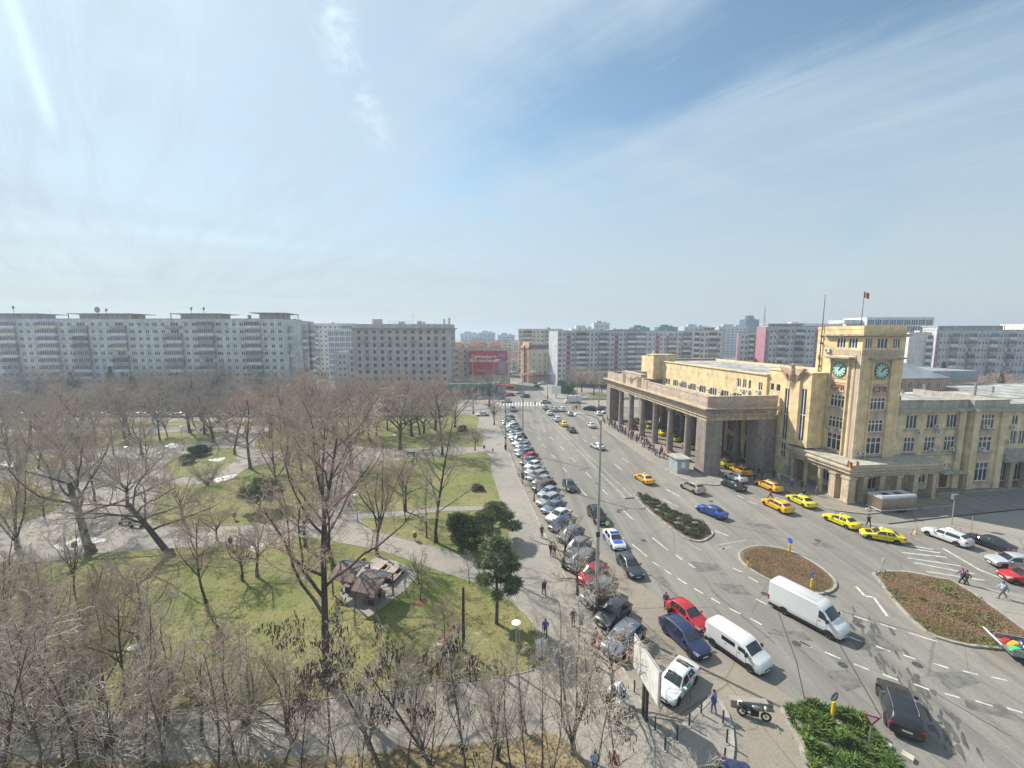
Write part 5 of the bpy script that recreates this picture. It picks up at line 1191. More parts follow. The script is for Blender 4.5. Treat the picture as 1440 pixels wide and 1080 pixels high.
def dupc(o, loc, rz, col=None):
    res = []
    def cp(x, par):
        c = x.copy(); C.objects.link(c); res.append(c)
        if par: c.parent = par
        for ch in (KIDS[x.name] if x.name in KIDS else kids(x)): cp(ch, c)
        return c
    c = cp(o, None); c.location = loc; c.rotation_euler = (0, 0, rz)
    if col and col != 'white': recolour(res[1:], col)
    return c
def vehicle(kind, col, x, y, h, label, opts='', name=None, cat=None, group=None, z=0, low=None):
    name = name or NM[kind]; cat = cat or CAT[kind]
    if low is None: low = math.hypot(x, y) > 105
    if low:
        o = link(name, low_proto(kind, opts), None, (x, y, z), math.radians(h))
        o.material_slots[0].link = 'OBJECT'; o.material_slots[0].material = M('paint_'+col)
    else: o = dupc(car_proto(kind, opts), (x, y, z), math.radians(h), col)
    o.name = name; o['label'] = label; o['category'] = cat
    if group: o['group'] = group
    return o
def by_wheels(kind, col, f, r, side, label, opts='', **k):
    """f, r: photo points where the two wheels on one side touch the road."""
    a, b_ = Vector(G(*f)), Vector(G(*r)); P = PR[kind]; d = (a-b_).normalized(); h = math.degrees(math.atan2(d.y, d.x)) if 'h' not in k else k.pop('h')
    d = Vector((math.cos(math.radians(h)), math.sin(math.radians(h)))); lat = Vector((-d.y, d.x))*(1 if side == 'R' else -1)*P['st'][4][1]
    m_ = (a+b_)/2 - d*(P['ax'][0]+P['ax'][1])/2 + lat
    return vehicle(kind, col, m_.x, m_.y, h, label, opts, **k)
# --- the long herringbone row at the park kerb, near end first
ROW = [('suv','steel'),('hatch','dark'),('suv','grey'),('hatch','red'),('estate','grey'),('hatch','grey'),('hatch','steel'),('sedan','navy'),('sedan','white'),('sedan','steel'),('estate','silver'),('hatch','light'),('suv','brown'),('hatch','silver'),
 ('estate','light'),('sedan','silver'),('hatch','white'),('sedan','grey'),('hatch','red'),('estate','steel'),('sedan','silver'),('hatch','light'),('sedan','white'),('suv','dark'),('estate','silver'),('sedan','light'),('hatch','grey'),('sedan','green'),('suv','silver'),('hatch','white'),('estate','grey'),('sedan','green'),('hatch','dark')]
A_ROW = [-39.4,-36.0,-32.9,-29.7,-26.9,-23.9,-20.7,-17.6,-15.0,-12.0,-9.3,-6.4,-3.8,-1.0]
ordw = 'first second third fourth fifth sixth seventh eighth ninth tenth eleventh twelfth thirteenth fourteenth fifteenth sixteenth seventeenth eighteenth nineteenth twentieth'.split()
CW = dict(taxi='yellow', amber='orange yellow', steel='steel blue', light='pale blue', champagne='champagne', dark='charcoal')
seen = {}
for i, (k_, c_) in enumerate(ROW):
    a = A_ROW[i] if i < len(A_ROW) else A_ROW[-1]+(i-len(A_ROW)+1)*2.95
    key = (k_, c_); seen[key] = seen.get(key, 0)+1
    n_ = sum(1 for q in ROW if q == key); kind_w = {'suv': 'off roader', 'hatch': 'hatchback', 'sedan': 'saloon', 'estate': 'estate car'}[k_]
    lab = '%s %s parked nose in along the park kerb' % (CW.get(c_, c_), kind_w)
    if n_ > 1: lab = '%s %s of its kind from the near end of the kerb row, %s' % (ordw[seen[key]-1], kind_w, CW.get(c_, c_))
    x, y = W(a, -31.2 + (.35 if k_ == 'hatch' else 0)+R.uniform(-.15, .15)); 
    vehicle(k_, c_, x, y, -137+R.uniform(-1.5, 1.5), lab, group='cars parked nose in along the park kerb')
D = by_wheels
D('suv','black',(835.7,737),(826.5,725),'R','black estate double parked beside the kerb row, ahead of the police car', h=-82)
D('sedan','white',(860,774),(848.5,756.7),'R','white and blue police car with a blue light bar and blue bonnet','hood police', name='police_car', h=-83)
D('sedan','dark',(882.6,812.7),(868,792),'R','charcoal saloon behind the police car beside the kerb row', h=-81)
D('sedan','dark',(797,692.6),(791,682),'R','charcoal saloon driving towards the viewer past the kerb row', h=-84)
x, y = G(966, 872); vehicle('hatch','red',x,y,-66,'bright red hatchback beside the navy estate near the white minibus')
D('estate','navy',(967.6,923.5),(935,892),'R','navy blue estate with roof rails between the red hatchback and the white car')
D('minivan','white',(1053,946),(1001.3,909),'R','white minibus with a dark side window standing in the near lane')
D('sedan','white',(954.4,993),(978.5,962),'L','white saloon with black rear spoiler parked behind the map board','roofglass green')
D('van','white',(1163.3,898),(1102,864.7),'R','large high roofed white delivery van beside the round island')
D('suv','black',(1231.4,974),(1244,1020),'L','black off roader with chrome roof rails beside the juniper bed', name='off_road_car')
D('sedan','amber',(893.5,674.5),(905.5,680.5),'L','orange yellow taxi alone in the avenue lane near the median hedge tip','taxi', h=104, name='taxi')
D('suv','champagne',(957.5,686.8),(976,695),'L','pale champagne off roader driving behind the lone orange taxi', h=108)
D('sedan','blue',(980,720),(1008.8,731),'L','bright blue saloon driving beside the median hedge', h=119)
D('sedan','black',(1015,682.5),(1035,692),'L','black saloon at the kerb below the portico corner pier', h=106)
D('hatch','white',(1021,672.5),(1037,679.5),'L','white cab with green side panel beside the portico corner', 'green', h=108)
D('sedan','amber',(1027,662),(1045,670),'L','orange yellow taxi just outside the portico side opening','taxi', h=104, name='taxi')
D('sedan','taxi',(1005,652),(1021,659),'L','lemon taxi half under the portico side opening','taxi', h=106, name='taxi')
D('estate','amber',(1065,684),(1083,692),'L','orange yellow taxi near the person in red outside the portico','taxi', h=103, name='taxi')
D('estate','amber',(1076,711),(1093.7,721),'L','orange yellow estate taxi in the outer line beside the lemon taxi','taxi', h=101, name='taxi')
D('sedan','taxi',(1108,703),(1129.5,715),'L','lemon saloon taxi with white boot in front of the entrance canopy','taxi', h=98, name='taxi')
D('sedan','taxi',(1161,732),(1190,744.5),'L','lemon taxi left of the silver trailer, next to last in the line','taxi', h=106, name='taxi')
D('sedan','taxi',(1222.5,760),(1261,765.5),'L','lemon taxi with a black bonnet, last in the taxi line','taxi hood', h=152, name='taxi')
D('estate','white',(1303.7,753.7),(1343.7,768.7),'L','long white estate parked by the red and white posts', h=107)
D('sedan','black',(1371,764),(1393.7,775),'L','black saloon parked behind the long white estate', h=106)
D('suv','silver',(1419,802),(1452,808),'L','silver off roader entering from the right border above the red car', h=165)
D('hatch','red',(1433.7,822.5),(1470,830),'L','red hatchback cut by the right border', h=163)
x, y = G(1044, 1136); vehicle('sedan','navy',x,y,75,'dark blue car just showing at the bottom border below the motorcycle')
for i, (px, py, c_, w_) in enumerate([(910,601,'taxi','third from the far end'),(929,611,'taxi','fourth from the far end'),(947,619,'taxi','fifth from the far end'),(969,630,'amber','beside the kiosk'),(895,594,'taxi','second from the far end, beside the red car'),(962,0,'',''),]):
    if not c_: continue
    x, y = G(px, py); vehicle('sedan', c_, x, y, 96.6, 'taxi waiting inside the portico, '+w_, 'taxi', name='taxi', group='taxis waiting inside the portico')
x, y = G(892, 603); vehicle('hatch','red',x-.6,y,96.6,'small red car among the taxis inside the portico')
a_ = -83.4
for (px, py, c_, k_, h, lab) in [(767,576,'grey','sedan',96,'grey car at the head of the queue by the median'),(772,583,'white','sedan',97,'white car second in the queue beside the median'),(779.5,578,'silver','suv',97,'silver off roader in the middle queue lane'),(790,578,'white','suv',97,'white off roader in the right queue lane'),
    (800.5,584,'silver','hatch',97,'small silver hatchback trailing the right queue lane'),(783,592,'white','suv',97,'white off roader ahead of the lemon taxi beside the median'),(803.5,607,'dark','sedan',97,'dark saloon closing the queue behind the lemon taxi'),(831,600.5,'white','sedan',97,'white saloon in the right lane approaching the queue'),
    (840,630.5,'white','sedan',112,'white saloon passing behind the tall street lamp'),(767,567,'silver','hatch',15,'small silver car crossing the far junction'),(841,584,'white','hatch',97,'white hatchback parked off the portico far end'),(829,577,'black','suv',150,'black off roader parked at the square corner'),
    (844,577,'dark','estate',200,'dark estate parked at the far end of the portico'),(853,581,'light','sedan',215,'pale blue car beside the portico far pier'),(721.5,578,'grey','suv',-84,'grey off roader driving towards us left of the lamps'),(678,585,'white','sedan',195,'white car at the end of the park footway'),
    (655,561,'steel','hatch',-90,'steel blue hatchback parked left of the bare tree by the shop'),(668,561,'blue','hatch',-90,'blue hatchback parked by the green banded shop'),(675,561,'white','hatch',-90,'white hatchback parked under the tree by the shop'),(712,566,'silver','sedan',185,'silver car on the far zebra crossing'),
    (706,553,'white','sedan',190,'white saloon at the far car park, left side'),(717,557,'red','hatch',190,'dark red hatchback at the far car park'),(731,554,'silver','sedan',190,'silver saloon at the far car park, right side'),(738,559,'navy','hatch',190,'navy hatchback at the far car park corner'),
    (700,548,'light','sedan',190,'pale blue saloon in the second far car park row'),(716,547,'dark','sedan',190,'charcoal saloon in the second far car park row'),(730,549,'steel','sedan',190,'steel blue saloon in the second far car park row'),(823,544,'red','hatch',180,'red car behind the lawn beyond the square'),
    (762,541,'white','suv',200,'white off roader by the corner building awning'),(755,545,'dark','suv',110,'dark off roader driving up the far side street'),(624,577,'silver','suv',185,'silver off roader on the park street left of the white car')]:
    x, y = G(px, py); vehicle(k_, c_, x, y, h, lab)
x, y = G(792.5, 598.5); vehicle('sedan','taxi',x,y,97,'lemon taxi in the queue beside the median','taxi', name='taxi')
# park street traffic
pr_ = random.Random(11); cnt = {}
for i in range(46):
    px = -40+i*14.6+pr_.uniform(-3, 3); 
    if px > 618 or (180 < px < 190): continue
    c_ = pr_.choice(['white','white','silver','grey','light','dark','white','steel']); k_ = pr_.choice(['sedan','hatch','suv','estate'])
    x, y = G(px, 586.5+pr_.uniform(-.6,.6)); kw = {'suv': 'off roader', 'hatch': 'hatchback', 'sedan': 'saloon', 'estate': 'estate car'}[k_]
    cnt[c_, k_] = cnt.get((c_, k_), 0)+1
    vehicle(k_, c_, x, y, pr_.choice([0, 180]), '%s %s parked along the park street, %s of its kind from the left' % (CW.get(c_, c_), kw, ordw[cnt[c_, k_]-1]), group='cars parked along the park street')
# box van at the junction
t = thing('box_van', 'white box van turning at the far junction beside the lawn', 'van', G(805, 567), PI*1.02)
b = MB(); b.box(-3.2, 1.1, -1.05, 1.05, .7, 3.0); b.build('cargo_box', 'paint_white', t)
b = MB(); b.add([(1.15,-.98,.4),(3.1,-.98,.4),(3.1,.98,.4),(1.15,.98,.4),(1.15,-.95,2.9),(1.5,-.95,2.85),(1.5,.95,2.85),(1.15,.95,2.9),(2.9,-.95,1.25),(2.9,.95,1.25),(2.3,-.95,1.4),(2.3,.95,1.4)], [(0,1,8,10,5,4),(3,7,6,11,9,2),(1,2,9,8),(4,5,6,7),(5,10,11,6),(10,8,9,11),(0,4,7,3)]); b.build('cab', 'paint_white', t)
b = MB(); b.add([(2.26,-.85,1.5),(2.26,.85,1.5),(1.56,.85,2.75),(1.56,-.85,2.75)], [(0,1,2,3)]); b.v = [(x+.03,y,z+.02) for x,y,z in b.v]; b.build('windscreen', 'car_glass', t)
b = MB(); b.box(-3.1, 3.0, -.5, .5, .35, .7); b.build('chassis', 'black_trim', t)
for x in (-1.9, 2.3):
    for y in (-.95, .75):
        b = MB(); b.lathe([(.05,0),(.38,0),(.38,.22),(.05,.22)], 0, 0, 14, axis='y'); b.v = [(q[0]+x,q[1]+y,q[2]+.38) for q in b.v]; b.build('wheel', 'tyre', t)
# silver catering trailer
t = thing('catering_trailer', 'silver box trailer with a pale rounded roof parked by the canopy columns', 'trailer', G(1252, 717), TH+.02)
mat('steel_sheet', (.36,.31,.27), .28, .12, .8, metal=.75, bump=.05); mat('roof_blue', (.50,.54,.58), .3, .08, 1)
b = MB(); b.box(-2.9, 2.9, -1.1, 1.1, .55, 2.25); b.build('body', 'steel_sheet', t)
b = MB(); prof = [(-1.14,2.25),(-1.12,2.45),(-.95,2.62),(.95,2.62),(1.12,2.45),(1.14,2.25)]
b.add([(-2.95,y,z) for y,z in prof]+[(2.95,y,z) for y,z in prof], [(i+1,i,6+i,7+i) for i in range(5)]+[(0,1,2,3,4,5),(11,10,9,8,7,6)]); b.build('roof', 'roof_blue', t)
b = MB(); b.box(-2.0, -.9, -.45, .3, 2.62, 2.64); b.box(.2, 1.4, -.45, .3, 2.62, 2.64); b.build('solar_panel', 'car_glass', t)
b = MB(); b.box(-2.95, 2.95, -1.13, 1.13, .42, .549); b.tube([(-2.9,-.6,.42),(-4.0,0,.42),(-2.9,.6,.42)], .05, 5); b.box(-4.3, -3.9, -.1, .1, .35, .5); b.build('chassis', 'ac_white', t)
for x in (.25, .95):
    for y in (-1.12, .94):
        b = MB(); b.lathe([(.04,0),(.3,0),(.3,.18),(.04,.18)], 0, 0, 14, axis='y'); b.v = [(q[0]+x,q[1]+y,q[2]+.3) for q in b.v]; b.build('wheel', 'tyre', t)
b = MB(); b.box(-1.8, 1.7, -1.125, -1.101, 1.1, 2.0); b.build('serving_hatch', 'steel_sheet', t)
# flatbed trailer load at the right border
t = thing('flatbed_truck', 'open flatbed with a pale tailgate carrying a coloured jumble, cut by the right border', 'truck', G(1408, 921), math.radians(-22))
b = MB(); b.box(0, 6, -1.05, 1.05, .75, .9); b.box(.0, 6, -1.08, -1.0, .9, 1.3); b.box(.0, 6, 1.0, 1.08, .9, 1.3); b.build('bed', 'metal_grey', t)
b = MB(); b.add([(-.1,-1.1,.85),(-.1,1.1,.85),(-.75,1.1,1.5),(-.75,-1.1,1.5),(0,-1.1,.9),(0,1.1,.9),(-.65,1.1,1.56),(-.65,-1.1,1.56)], [(0,1,2,3),(4,7,6,5),(0,3,7,4),(1,5,6,2),(3,2,6,7)])
for k in range(4): b.box(-.74+k*.16, -.70+k*.16, -1.1, 1.1, 1.55-k*.15, 1.58-k*.15)
b.build('tailgate', 'paint_white', t)
b = MB(); b.box(6.1, 8, -1.05, 1.05, .5, 2.4); b.build('cab', 'paint_white', t)
b = MB(); b.box(.2, 7.8, -.4, .4, .4, .749); b.build('chassis', 'black_trim', t)
for x in (1.6, 6.9):
    for y in (-1.02, .8):
        b = MB(); b.lathe([(.04,0),(.4,0),(.4,.22),(.04,.22)], 0, 0, 14, axis='y'); b.v = [(q[0]+x,q[1]+y,q[2]+.4) for q in b.v]; b.build('wheel', 'tyre', t)
lr = random.Random(3); tx, ty = G(1408, 921)
for k, c_ in enumerate(['cab_green','paint_amber','paint_red','paint_blue','paint_white','paint_navy','flag_yellow','paint_light','letter_red','paint_grey','paint_taxi','police_blue']):
    x = .4+(k//3)*1.2+lr.uniform(-.1,.2); y = -.65+(k % 3)*.6; w_, d_, h_ = lr.uniform(.4,.55), lr.uniform(.22,.28), lr.uniform(.15,.5)
    cs, sn = math.cos(math.radians(-22)), math.sin(math.radians(-22))
    b = MB(); n = 8; b.xf = Matrix.Rotation(lr.uniform(-.3,.3), 4, 'Z')
    for z, s_ in ((0,.9),(h_*.5,1.05),(h_,.75)):
        b.v += [tuple(b.xf @ Vector((w_*s_*math.copysign(abs(math.cos(q*PI/4))**.5, math.cos(q*PI/4))*lr.uniform(.85,1.1), d_*s_*math.copysign(abs(math.sin(q*PI/4))**.5, math.sin(q*PI/4))*lr.uniform(.85,1.1), z))) for q in range(8)]
    b.f = [(i*8+j, i*8+(j+1)%8, (i+1)*8+(j+1)%8, (i+1)*8+j) for i in range(2) for j in range(8)]+[tuple(range(16,24)), tuple(range(7,-1,-1))]; b.m = [0]*len(b.f); b.xf = None
    nm = {'cab_green':'green','paint_amber':'orange','paint_red':'red','paint_blue':'blue','paint_white':'white','paint_navy':'navy','flag_yellow':'mustard','paint_light':'pale blue','letter_red':'rust coloured','paint_grey':'grey','paint_taxi':'lemon','police_blue':'bright blue'}[c_]
    b.build('sack', c_, None, smooth=50, label='%s sack lying among the load on the open flatbed' % nm, category='sack', loc=(tx+cs*x-sn*y, ty+sn*x+cs*y, .905))
# motorcycle
t = thing('motorcycle', 'black motorcycle with a pale side case parked by the concrete block', 'motorcycle', G(1060, 1010), math.radians(-18))
for x in (-.72, .72):
    b = MB(); n = 20; b.tube([(x+.28*math.cos(2*PI*k/n), 0, .32+.28*math.sin(2*PI*k/n)) for k in range(n+1)], .06, 6, cap=False); w_ = b.build('wheel', 'tyre', t, smooth=60)
    b = MB(); b.tube([(x+.2*math.cos(2*PI*k/n), 0, .32+.2*math.sin(2*PI*k/n)) for k in range(n+1)], .015, 4, cap=False)
    for k in range(6): b.tube([(x,0,.32),(x+.2*math.cos(k*PI/3),0,.32+.2*math.sin(k*PI/3))], .01, 3)
    b.build('rim', 'chrome', w_)
b = MB(); b.lathe([(.0,-.32),(.15,-.26),(.2,0),(.15,.25),(.05,.33)], 0, 0, 10, axis='y'); b.v = [(y*1.0+.12, x*.75, z+.78) for x, y, z in b.v]; b.build('fuel_tank', 'paint_grey', t, smooth=60)
b = MB(); b.box(-.62, -.12, -.12, .12, .74, .84); b.box(-.95, -.6, -.1, .1, .82, .9); b.build('seat', 'black_trim', t)
b = MB(); b.box(-.2, .25, -.18, .18, .3, .66); b.tube([(.2,0,.7),(.5,0,.8),(.72,.09,.32)], .035, 5); b.tube([(.5,0,.8),(.72,-.09,.32)], .035, 5); b.tube([(-.2,0,.5),(-.72,.1,.32)], .03, 5); b.tube([(-.1,-.2,.35),(-.8,-.2,.5)], .05, 6); b.build('frame', 'black_trim', t)
b = MB(); b.tube([(.38,-.38,.98),(.48,-.2,1.0),(.46,0,.95),(.48,.2,1.0),(.38,.38,.98)], .02, 5); b.build('handlebar', 'black_trim', t)
b = MB(); b.box(.58, .68, -.1, .1, .82, 1.0); b.build('headlight', 'lamp_clear', t)
b = MB(); b.box(-.98, -.7, .14, .34, .5, .82); b.build('side_case', 'ac_white', t)
# ================================================================== TREES
mat('bark_dark', (.105,.088,.075), .95, .2, 1.5, fine=6, bump=.4); mat('bark_brown', (.14,.115,.095), .95, .2, 1.5, fine=6)
mat('twig', (.43,.345,.27), .95, .2, .7); mat('twig_pink', (.50,.375,.30), .95, .15, .7); mat('twig_pale', (.50,.43,.35), .95, .2, .7); mat('twig_dark', (.31,.26,.22), .95, .2, .7)
mat('pod', (.10,.075,.06), .95, .25, 3)
mat('needle', (.12,.16,.075), .9, .3, .8, col2=(.06,.085,.04)); mat('pine_needle', (.27,.30,.16), .9, .3, .8, col2=(.14,.17,.085)); mat('juniper', (.15,.22,.05), .9, .3, .9, col2=(.055,.105,.025))
mat('hedge_leaf', (.15,.16,.08), .9, .3, .6, col2=(.07,.08,.04)); mat('bed_twig', (.34,.20,.135), .95, .25, .22, col2=(.26,.20,.10)); mat('dry_leaf', (.26,.19,.10), .95, .25, .8)
def rand_dir(rnd, d, ang):
    a = d.cross(Vector((0,0,1)) if abs(d.z) < .95 else Vector((1,0,0))).normalized(); b = d.cross(a); t = rnd.random()*2*PI
    return (d*math.cos(ang)+(a*math.cos(t)+b*math.sin(t))*math.sin(ang)).normalized()
def grow(rnd, wood, twigs, p, d, L_, r, lv, S_, T):
    """one branch with its children; S_: settings per level"""
    q = S_[lv]; n = q['seg']; pts = [p.copy()]; rs = [r]; dirs = [d.copy()]
    end = q.get('end', .35)
    for i in range(n):
        d = (d+Vector((rnd.gauss(0,1), rnd.gauss(0,1), rnd.gauss(0,1)))*q['wob']+Vector((0,0,q['up']))).normalized()
        p = p+d*(L_/n); pts.append(p.copy()); rs.append(max(.006, r*(1-(1-end)*(i+1)/n))); dirs.append(d.copy())
    (wood if lv < T else twigs).tube(pts, rs, q['sides'], 0, cap=False)
    if lv+1 >= len(S_): return
    c = S_[lv+1]; k = c['n']; k = int(k) if lv == 0 else max(2, int(k*rnd.uniform(.75, 1.25)))
    for i in range(k):
        t = c['t0']+(1-c['t0'])*(i+rnd.random()*.8)/k; t = min(t, .99); f = t*n; j = int(f); fr = f-j
        pp = pts[j].lerp(pts[j+1], fr); dd = rand_dir(rnd, dirs[j], math.radians(c['ang']*rnd.uniform(.7, 1.3)))
        if lv == 0:
            az = 2.4*i+rnd.uniform(-.4, .4); an = math.radians(c['ang']*rnd.uniform(.8, 1.2)); dd = Vector((math.cos(az)*math.sin(an), math.sin(az)*math.sin(an), math.cos(an)))
        ll = L_*c['len']*rnd.uniform(.7, 1.2)*(1-c.get('tap', .45)*(t-c['t0'])/(1-c['t0']+.01))
        rr = min((rs[j]*(1-fr)+rs[j+1]*fr)*c.get('rr', .6), c.get('rmax', 9))
        grow(rnd, wood, twigs, pp, dd, ll, rr, lv+1, S_, T)
def lv(n=0, seg=4, wob=.12, up=.05, sides=5, t0=.3, ang=45, len=.6, **k): return dict(n=n, seg=seg, wob=wob, up=up, sides=sides, t0=t0, ang=ang, len=len, **k)
KIND = {
 # wide old tree with heavy limbs
 'broad': (3.4, .22, 1.0, [lv(seg=4, wob=.05, sides=9, end=.8), lv(8, 6, .13, .03, 7, .6, 44, 2.0, rr=.5, end=.3, tap=.0), lv(8, 5, .17, .04, 5, .2, 45, .55, rr=.55), lv(9, 4, .2, .05, 4, .2, 42, .5, rr=.5), lv(9, 3, .24, .06, 3, .1, 40, .6, rmax=.013)]),
 # tall forked park tree
 'tall': (5.2, .19, 1.0, [lv(seg=5, wob=.04, sides=9, end=.75), lv(6, 7, .10, .09, 7, .5, 26, 1.9, rr=.6, end=.22, tap=.0), lv(11, 5, .15, .05, 5, .15, 44, .42, rr=.48), lv(9, 4, .2, .05, 4, .15, 42, .5, rr=.5), lv(9, 3, .24, .05, 3, .1, 40, .6, rmax=.012)]),
 # tall park tree, single leader with big side limbs that fork again
 'park': (11, .165, 1.0, [lv(seg=9, wob=.05, sides=9, end=.22), lv(13, 7, .15, .09, 6, .28, 44, .50, rr=.62, end=.25, tap=.35), lv(10, 5, .17, .06, 5, .2, 42, .42, rr=.5), lv(8, 4, .2, .05, 4, .15, 42, .5, rr=.5), lv(7, 3, .24, .05, 3, .1, 40, .6, rmax=.010)]),
 # one straight stem, side branches all the way up
 'slim': (12, .13, 1.0, [lv(seg=9, wob=.035, sides=7, end=.15), lv(20, 5, .12, .10, 5, .25, 48, .30, rr=.45, end=.3, tap=.55), lv(9, 4, .18, .06, 4, .2, 40, .5, rr=.5), lv(8, 3, .22, .05, 3, .1, 38, .55, rmax=.010)]),
 # small round topped tree
 'small': (1.9, .09, 1.0, [lv(seg=4, wob=.07, sides=7, end=.75), lv(7, 5, .15, .06, 5, .55, 42, 1.3, rr=.55, end=.3, tap=.0), lv(10, 4, .2, .04, 4, .2, 42, .5, rr=.5), lv(10, 3, .24, .02, 3, .1, 42, .55, rmax=.009)]),
 # leaning old tree, low spreading limbs
 'leaning': (5.2, .235, 1.0, [lv(seg=6, wob=.05, sides=9, end=.6), lv(8, 6, .18, .02, 7, .5, 56, 1.1, rr=.5, end=.22, tap=.15), lv(9, 5, .2, .06, 5, .2, 48, .5, rr=.5), lv(9, 4, .22, .07, 4, .2, 42, .5, rr=.5), lv(9, 3, .24, .05, 3, .1, 40, .6, rmax=.012)]),
 # several stems from one short bole
 'multi': (1.2, .13, 1.0, [lv(seg=2, wob=.03, sides=8, end=.95), lv(6, 8, .08, .09, 7, .3, 19, 5.6, rr=.55, end=.2, tap=.1), lv(11, 5, .14, .07, 5, .2, 36, .38, rr=.45), lv(8, 4, .18, .06, 4, .15, 38, .5, rr=.5), lv(7, 3, .22, .05, 3, .1, 38, .55, rmax=.009)]),
 # fan of many stems from the ground
 'vase': (.25, .12, 1.0, [lv(seg=1, wob=0, sides=7, end=1), lv(26, 5, .09, .05, 4, .2, 40, 11, rr=.22, end=.3, tap=0), lv(8, 4, .14, .06, 3, .25, 28, .5, rmax=.010), lv(7, 3, .17, .05, 3, .1, 30, .5, rmax=.007)]),
 # thin sparse foreground stem with upright wands
 'wand': (7.5, .055, 1.0, [lv(seg=8, wob=.06, sides=6, end=.25), lv(11, 5, .13, .12, 4, .3, 30, .38, rr=.5, tap=.4), lv(7, 4, .17, .08, 3, .15, 36, .5, rmax=.011), lv(6, 3, .22, .05, 3, .1, 40, .5, rmax=.0065)]),
}
TP = {}
def tree_meshes(kind, seed, twig='twig', bark='bark_dark', lean=None, pods=0):
    key = (kind, seed, twig, bark, pods)
    if key in TP: return TP[key]
    tl, tr, _, S_ = KIND[kind]; rnd = random.Random(seed*31+len(kind)); wood = MB(); tw = MB()
    d = Vector((lean[0], lean[1], 1)).normalized() if lean else Vector((rnd.uniform(-.05,.05), rnd.uniform(-.05,.05), 1)).normalized()
    if kind == 'leaning' and not lean: d = Vector((-.55, .1, .85)).normalized()
    grow(rnd, wood, tw, Vector((0,0,-.1)), d, tl, tr, 0, S_, 2)
    # root flare
    wood.lathe([(tr*1.7,-.1),(tr*1.25,.15),(tr*1.02,.5)], 0, 0, 9)
    if pods:
        tips = [tw.v[i] for i in range(0, len(tw.v), 9)]; rnd.shuffle(tips); pm = MB(); made = 0
        hubs = [Vector(q) for q in tips[:pods]]
        for h in hubs:
            for k in range(rnd.randint(20, 46)):
                x, y, z = h.x+rnd.gauss(0,.13), h.y+rnd.gauss(0,.13), h.z+rnd.gauss(0,.17); l_ = rnd.uniform(.10,.26); w_ = rnd.uniform(.012,.03); a = rnd.random()*PI; dx, dy = w_*math.cos(a), w_*math.sin(a)
                jx, jy = rnd.uniform(-.05,.05), rnd.uniform(-.05,.05)
                pm.add([(x-dx,y-dy,z),(x+dx,y+dy,z),(x+dx*.6+jx,y+dy*.6+jy,z-l_),(x-dx*.6+jx,y-dy*.6+jy,z-l_*.95)], [(0,1,2,3)])
        pmesh = pm.mesh('seed_pods', 'pod')
    zmax = max(v[2] for v in tw.v)
    TP[key] = (wood.mesh('trunk', bark, 60), tw.mesh('crown', twig), pmesh if pods else None, zmax); return TP[key]
def tree(kind, seed, x, y, height, label, rz=None, twig='twig', bark='bark_dark', pods=0, group=None, name='bare_tree', widen=1.0, z=.12, cat='tree'):
    a, c, p, zm = tree_meshes(kind, seed, twig, bark, None, pods); s = height/zm
    t = thing(name, label, cat, (x, y, z), R.uniform(0, 6.28) if rz is None else rz, group); t.scale = (s*widen, s*widen, s)
    link('trunk', a, t); link('crown', c, t)
    if p: link('seed_pods', p, t, kind='stuff')
    return t
def tpx(kind, seed, px, py, top, label, **k):
    """stand a tree at photo ground point (px,py), its top reaching photo row `top`."""
    x, y = G(px, py); v = (top-540)/CF; f_ = _c-v*_s; h = CH-y*(_s+v*_c)/f_
    return tree(kind, seed, x, y, h, label, **k)
T = tpx
# --- park trees one can tell apart
T('tall', 1, 530, 782, 578, 'dark forked tree standing at the path beside the wooden shelter', rz=.4)
T('park', 2, 462, 962, 530, 'tallest bare tree, trunk rising from the lawn left of the shelter', twig='twig_pink', rz=2.2, widen=1.1)
T('park', 3, 470, 806, 525, 'thick straight grey trunk behind the wooden shelter, very tall crown', twig='twig_pink', bark='bark_brown', rz=1.0)
T('leaning', 1, 240, 783, 640, 'old dark tree leaning left over the park plaza', rz=.1, twig='twig')
T('leaning', 2, 128, 778, 610, 'tall dark tree leaning left at the far left plaza', rz=-.15, twig='twig')
T('slim', 1, 613, 764, 560, 'tall straight tree left of the evergreen bushes', rz=.2, widen=1.25)
T('slim', 2, 600, 757, 650, 'thin straight tree just left of the tall straight tree by the evergreens')
T('slim', 3, 571, 735, 640, 'slender tree on the lawn right of the dark forked tree')
T('broad', 1, 494, 660, 535, 'big dark trunked tree with a round crown at the paved cross path', rz=.8)
T('broad', 2, 563, 633, 512, 'round crowned tree beside the bench on the cross path', rz=2)
T('park', 1, 622, 640, 520, 'pinkish crowned tall tree on the far right lawn', twig='twig_pink', rz=3, widen=1.2)
T('tall', 1, 610, 650, 600, 'lower bare tree in front of the pinkish crowned one', rz=4)
T('broad', 3, 267, 609, 508, 'solitary dark tree with spreading crown on the far lawn left', rz=1.5, twig='twig_dark')
T('park', 4, 352, 660, 535, 'tall twin looking tree with pale trunk at the path bend', bark='bark_brown', twig='twig_pink', widen=1.4)
T('vase', 1, 292, 684, 638, 'vase shaped bush spreading over a park bench', twig='twig_pale', name='vase_bush', cat='bush')
T('small', 1, 341, 818, 742, 'small dark umbrella tree, left one of two beside the litter', rz=1)
T('small', 2, 362, 812, 725, 'small dark umbrella tree, right one of two beside the litter', rz=2)
T('multi', 2, 25, 772, 610, 'forked tree with dark double trunk at the left border', rz=2.5)
T('tall', 2, 28, 700, 570, 'tall blurred tree behind the forked one at the left border', rz=1.9)
T('park', 2, 133, 705, 585, 'tall upright tree behind the left leaning tree', rz=5)
T('small', 3, 62, 727, 690, 'little two stemmed tree on the sunny left lawn')
T('small', 1, 589, 823, 772, 'crooked stunted tree beside the concrete pad of the shelter', rz=3, bark='bark_dark')
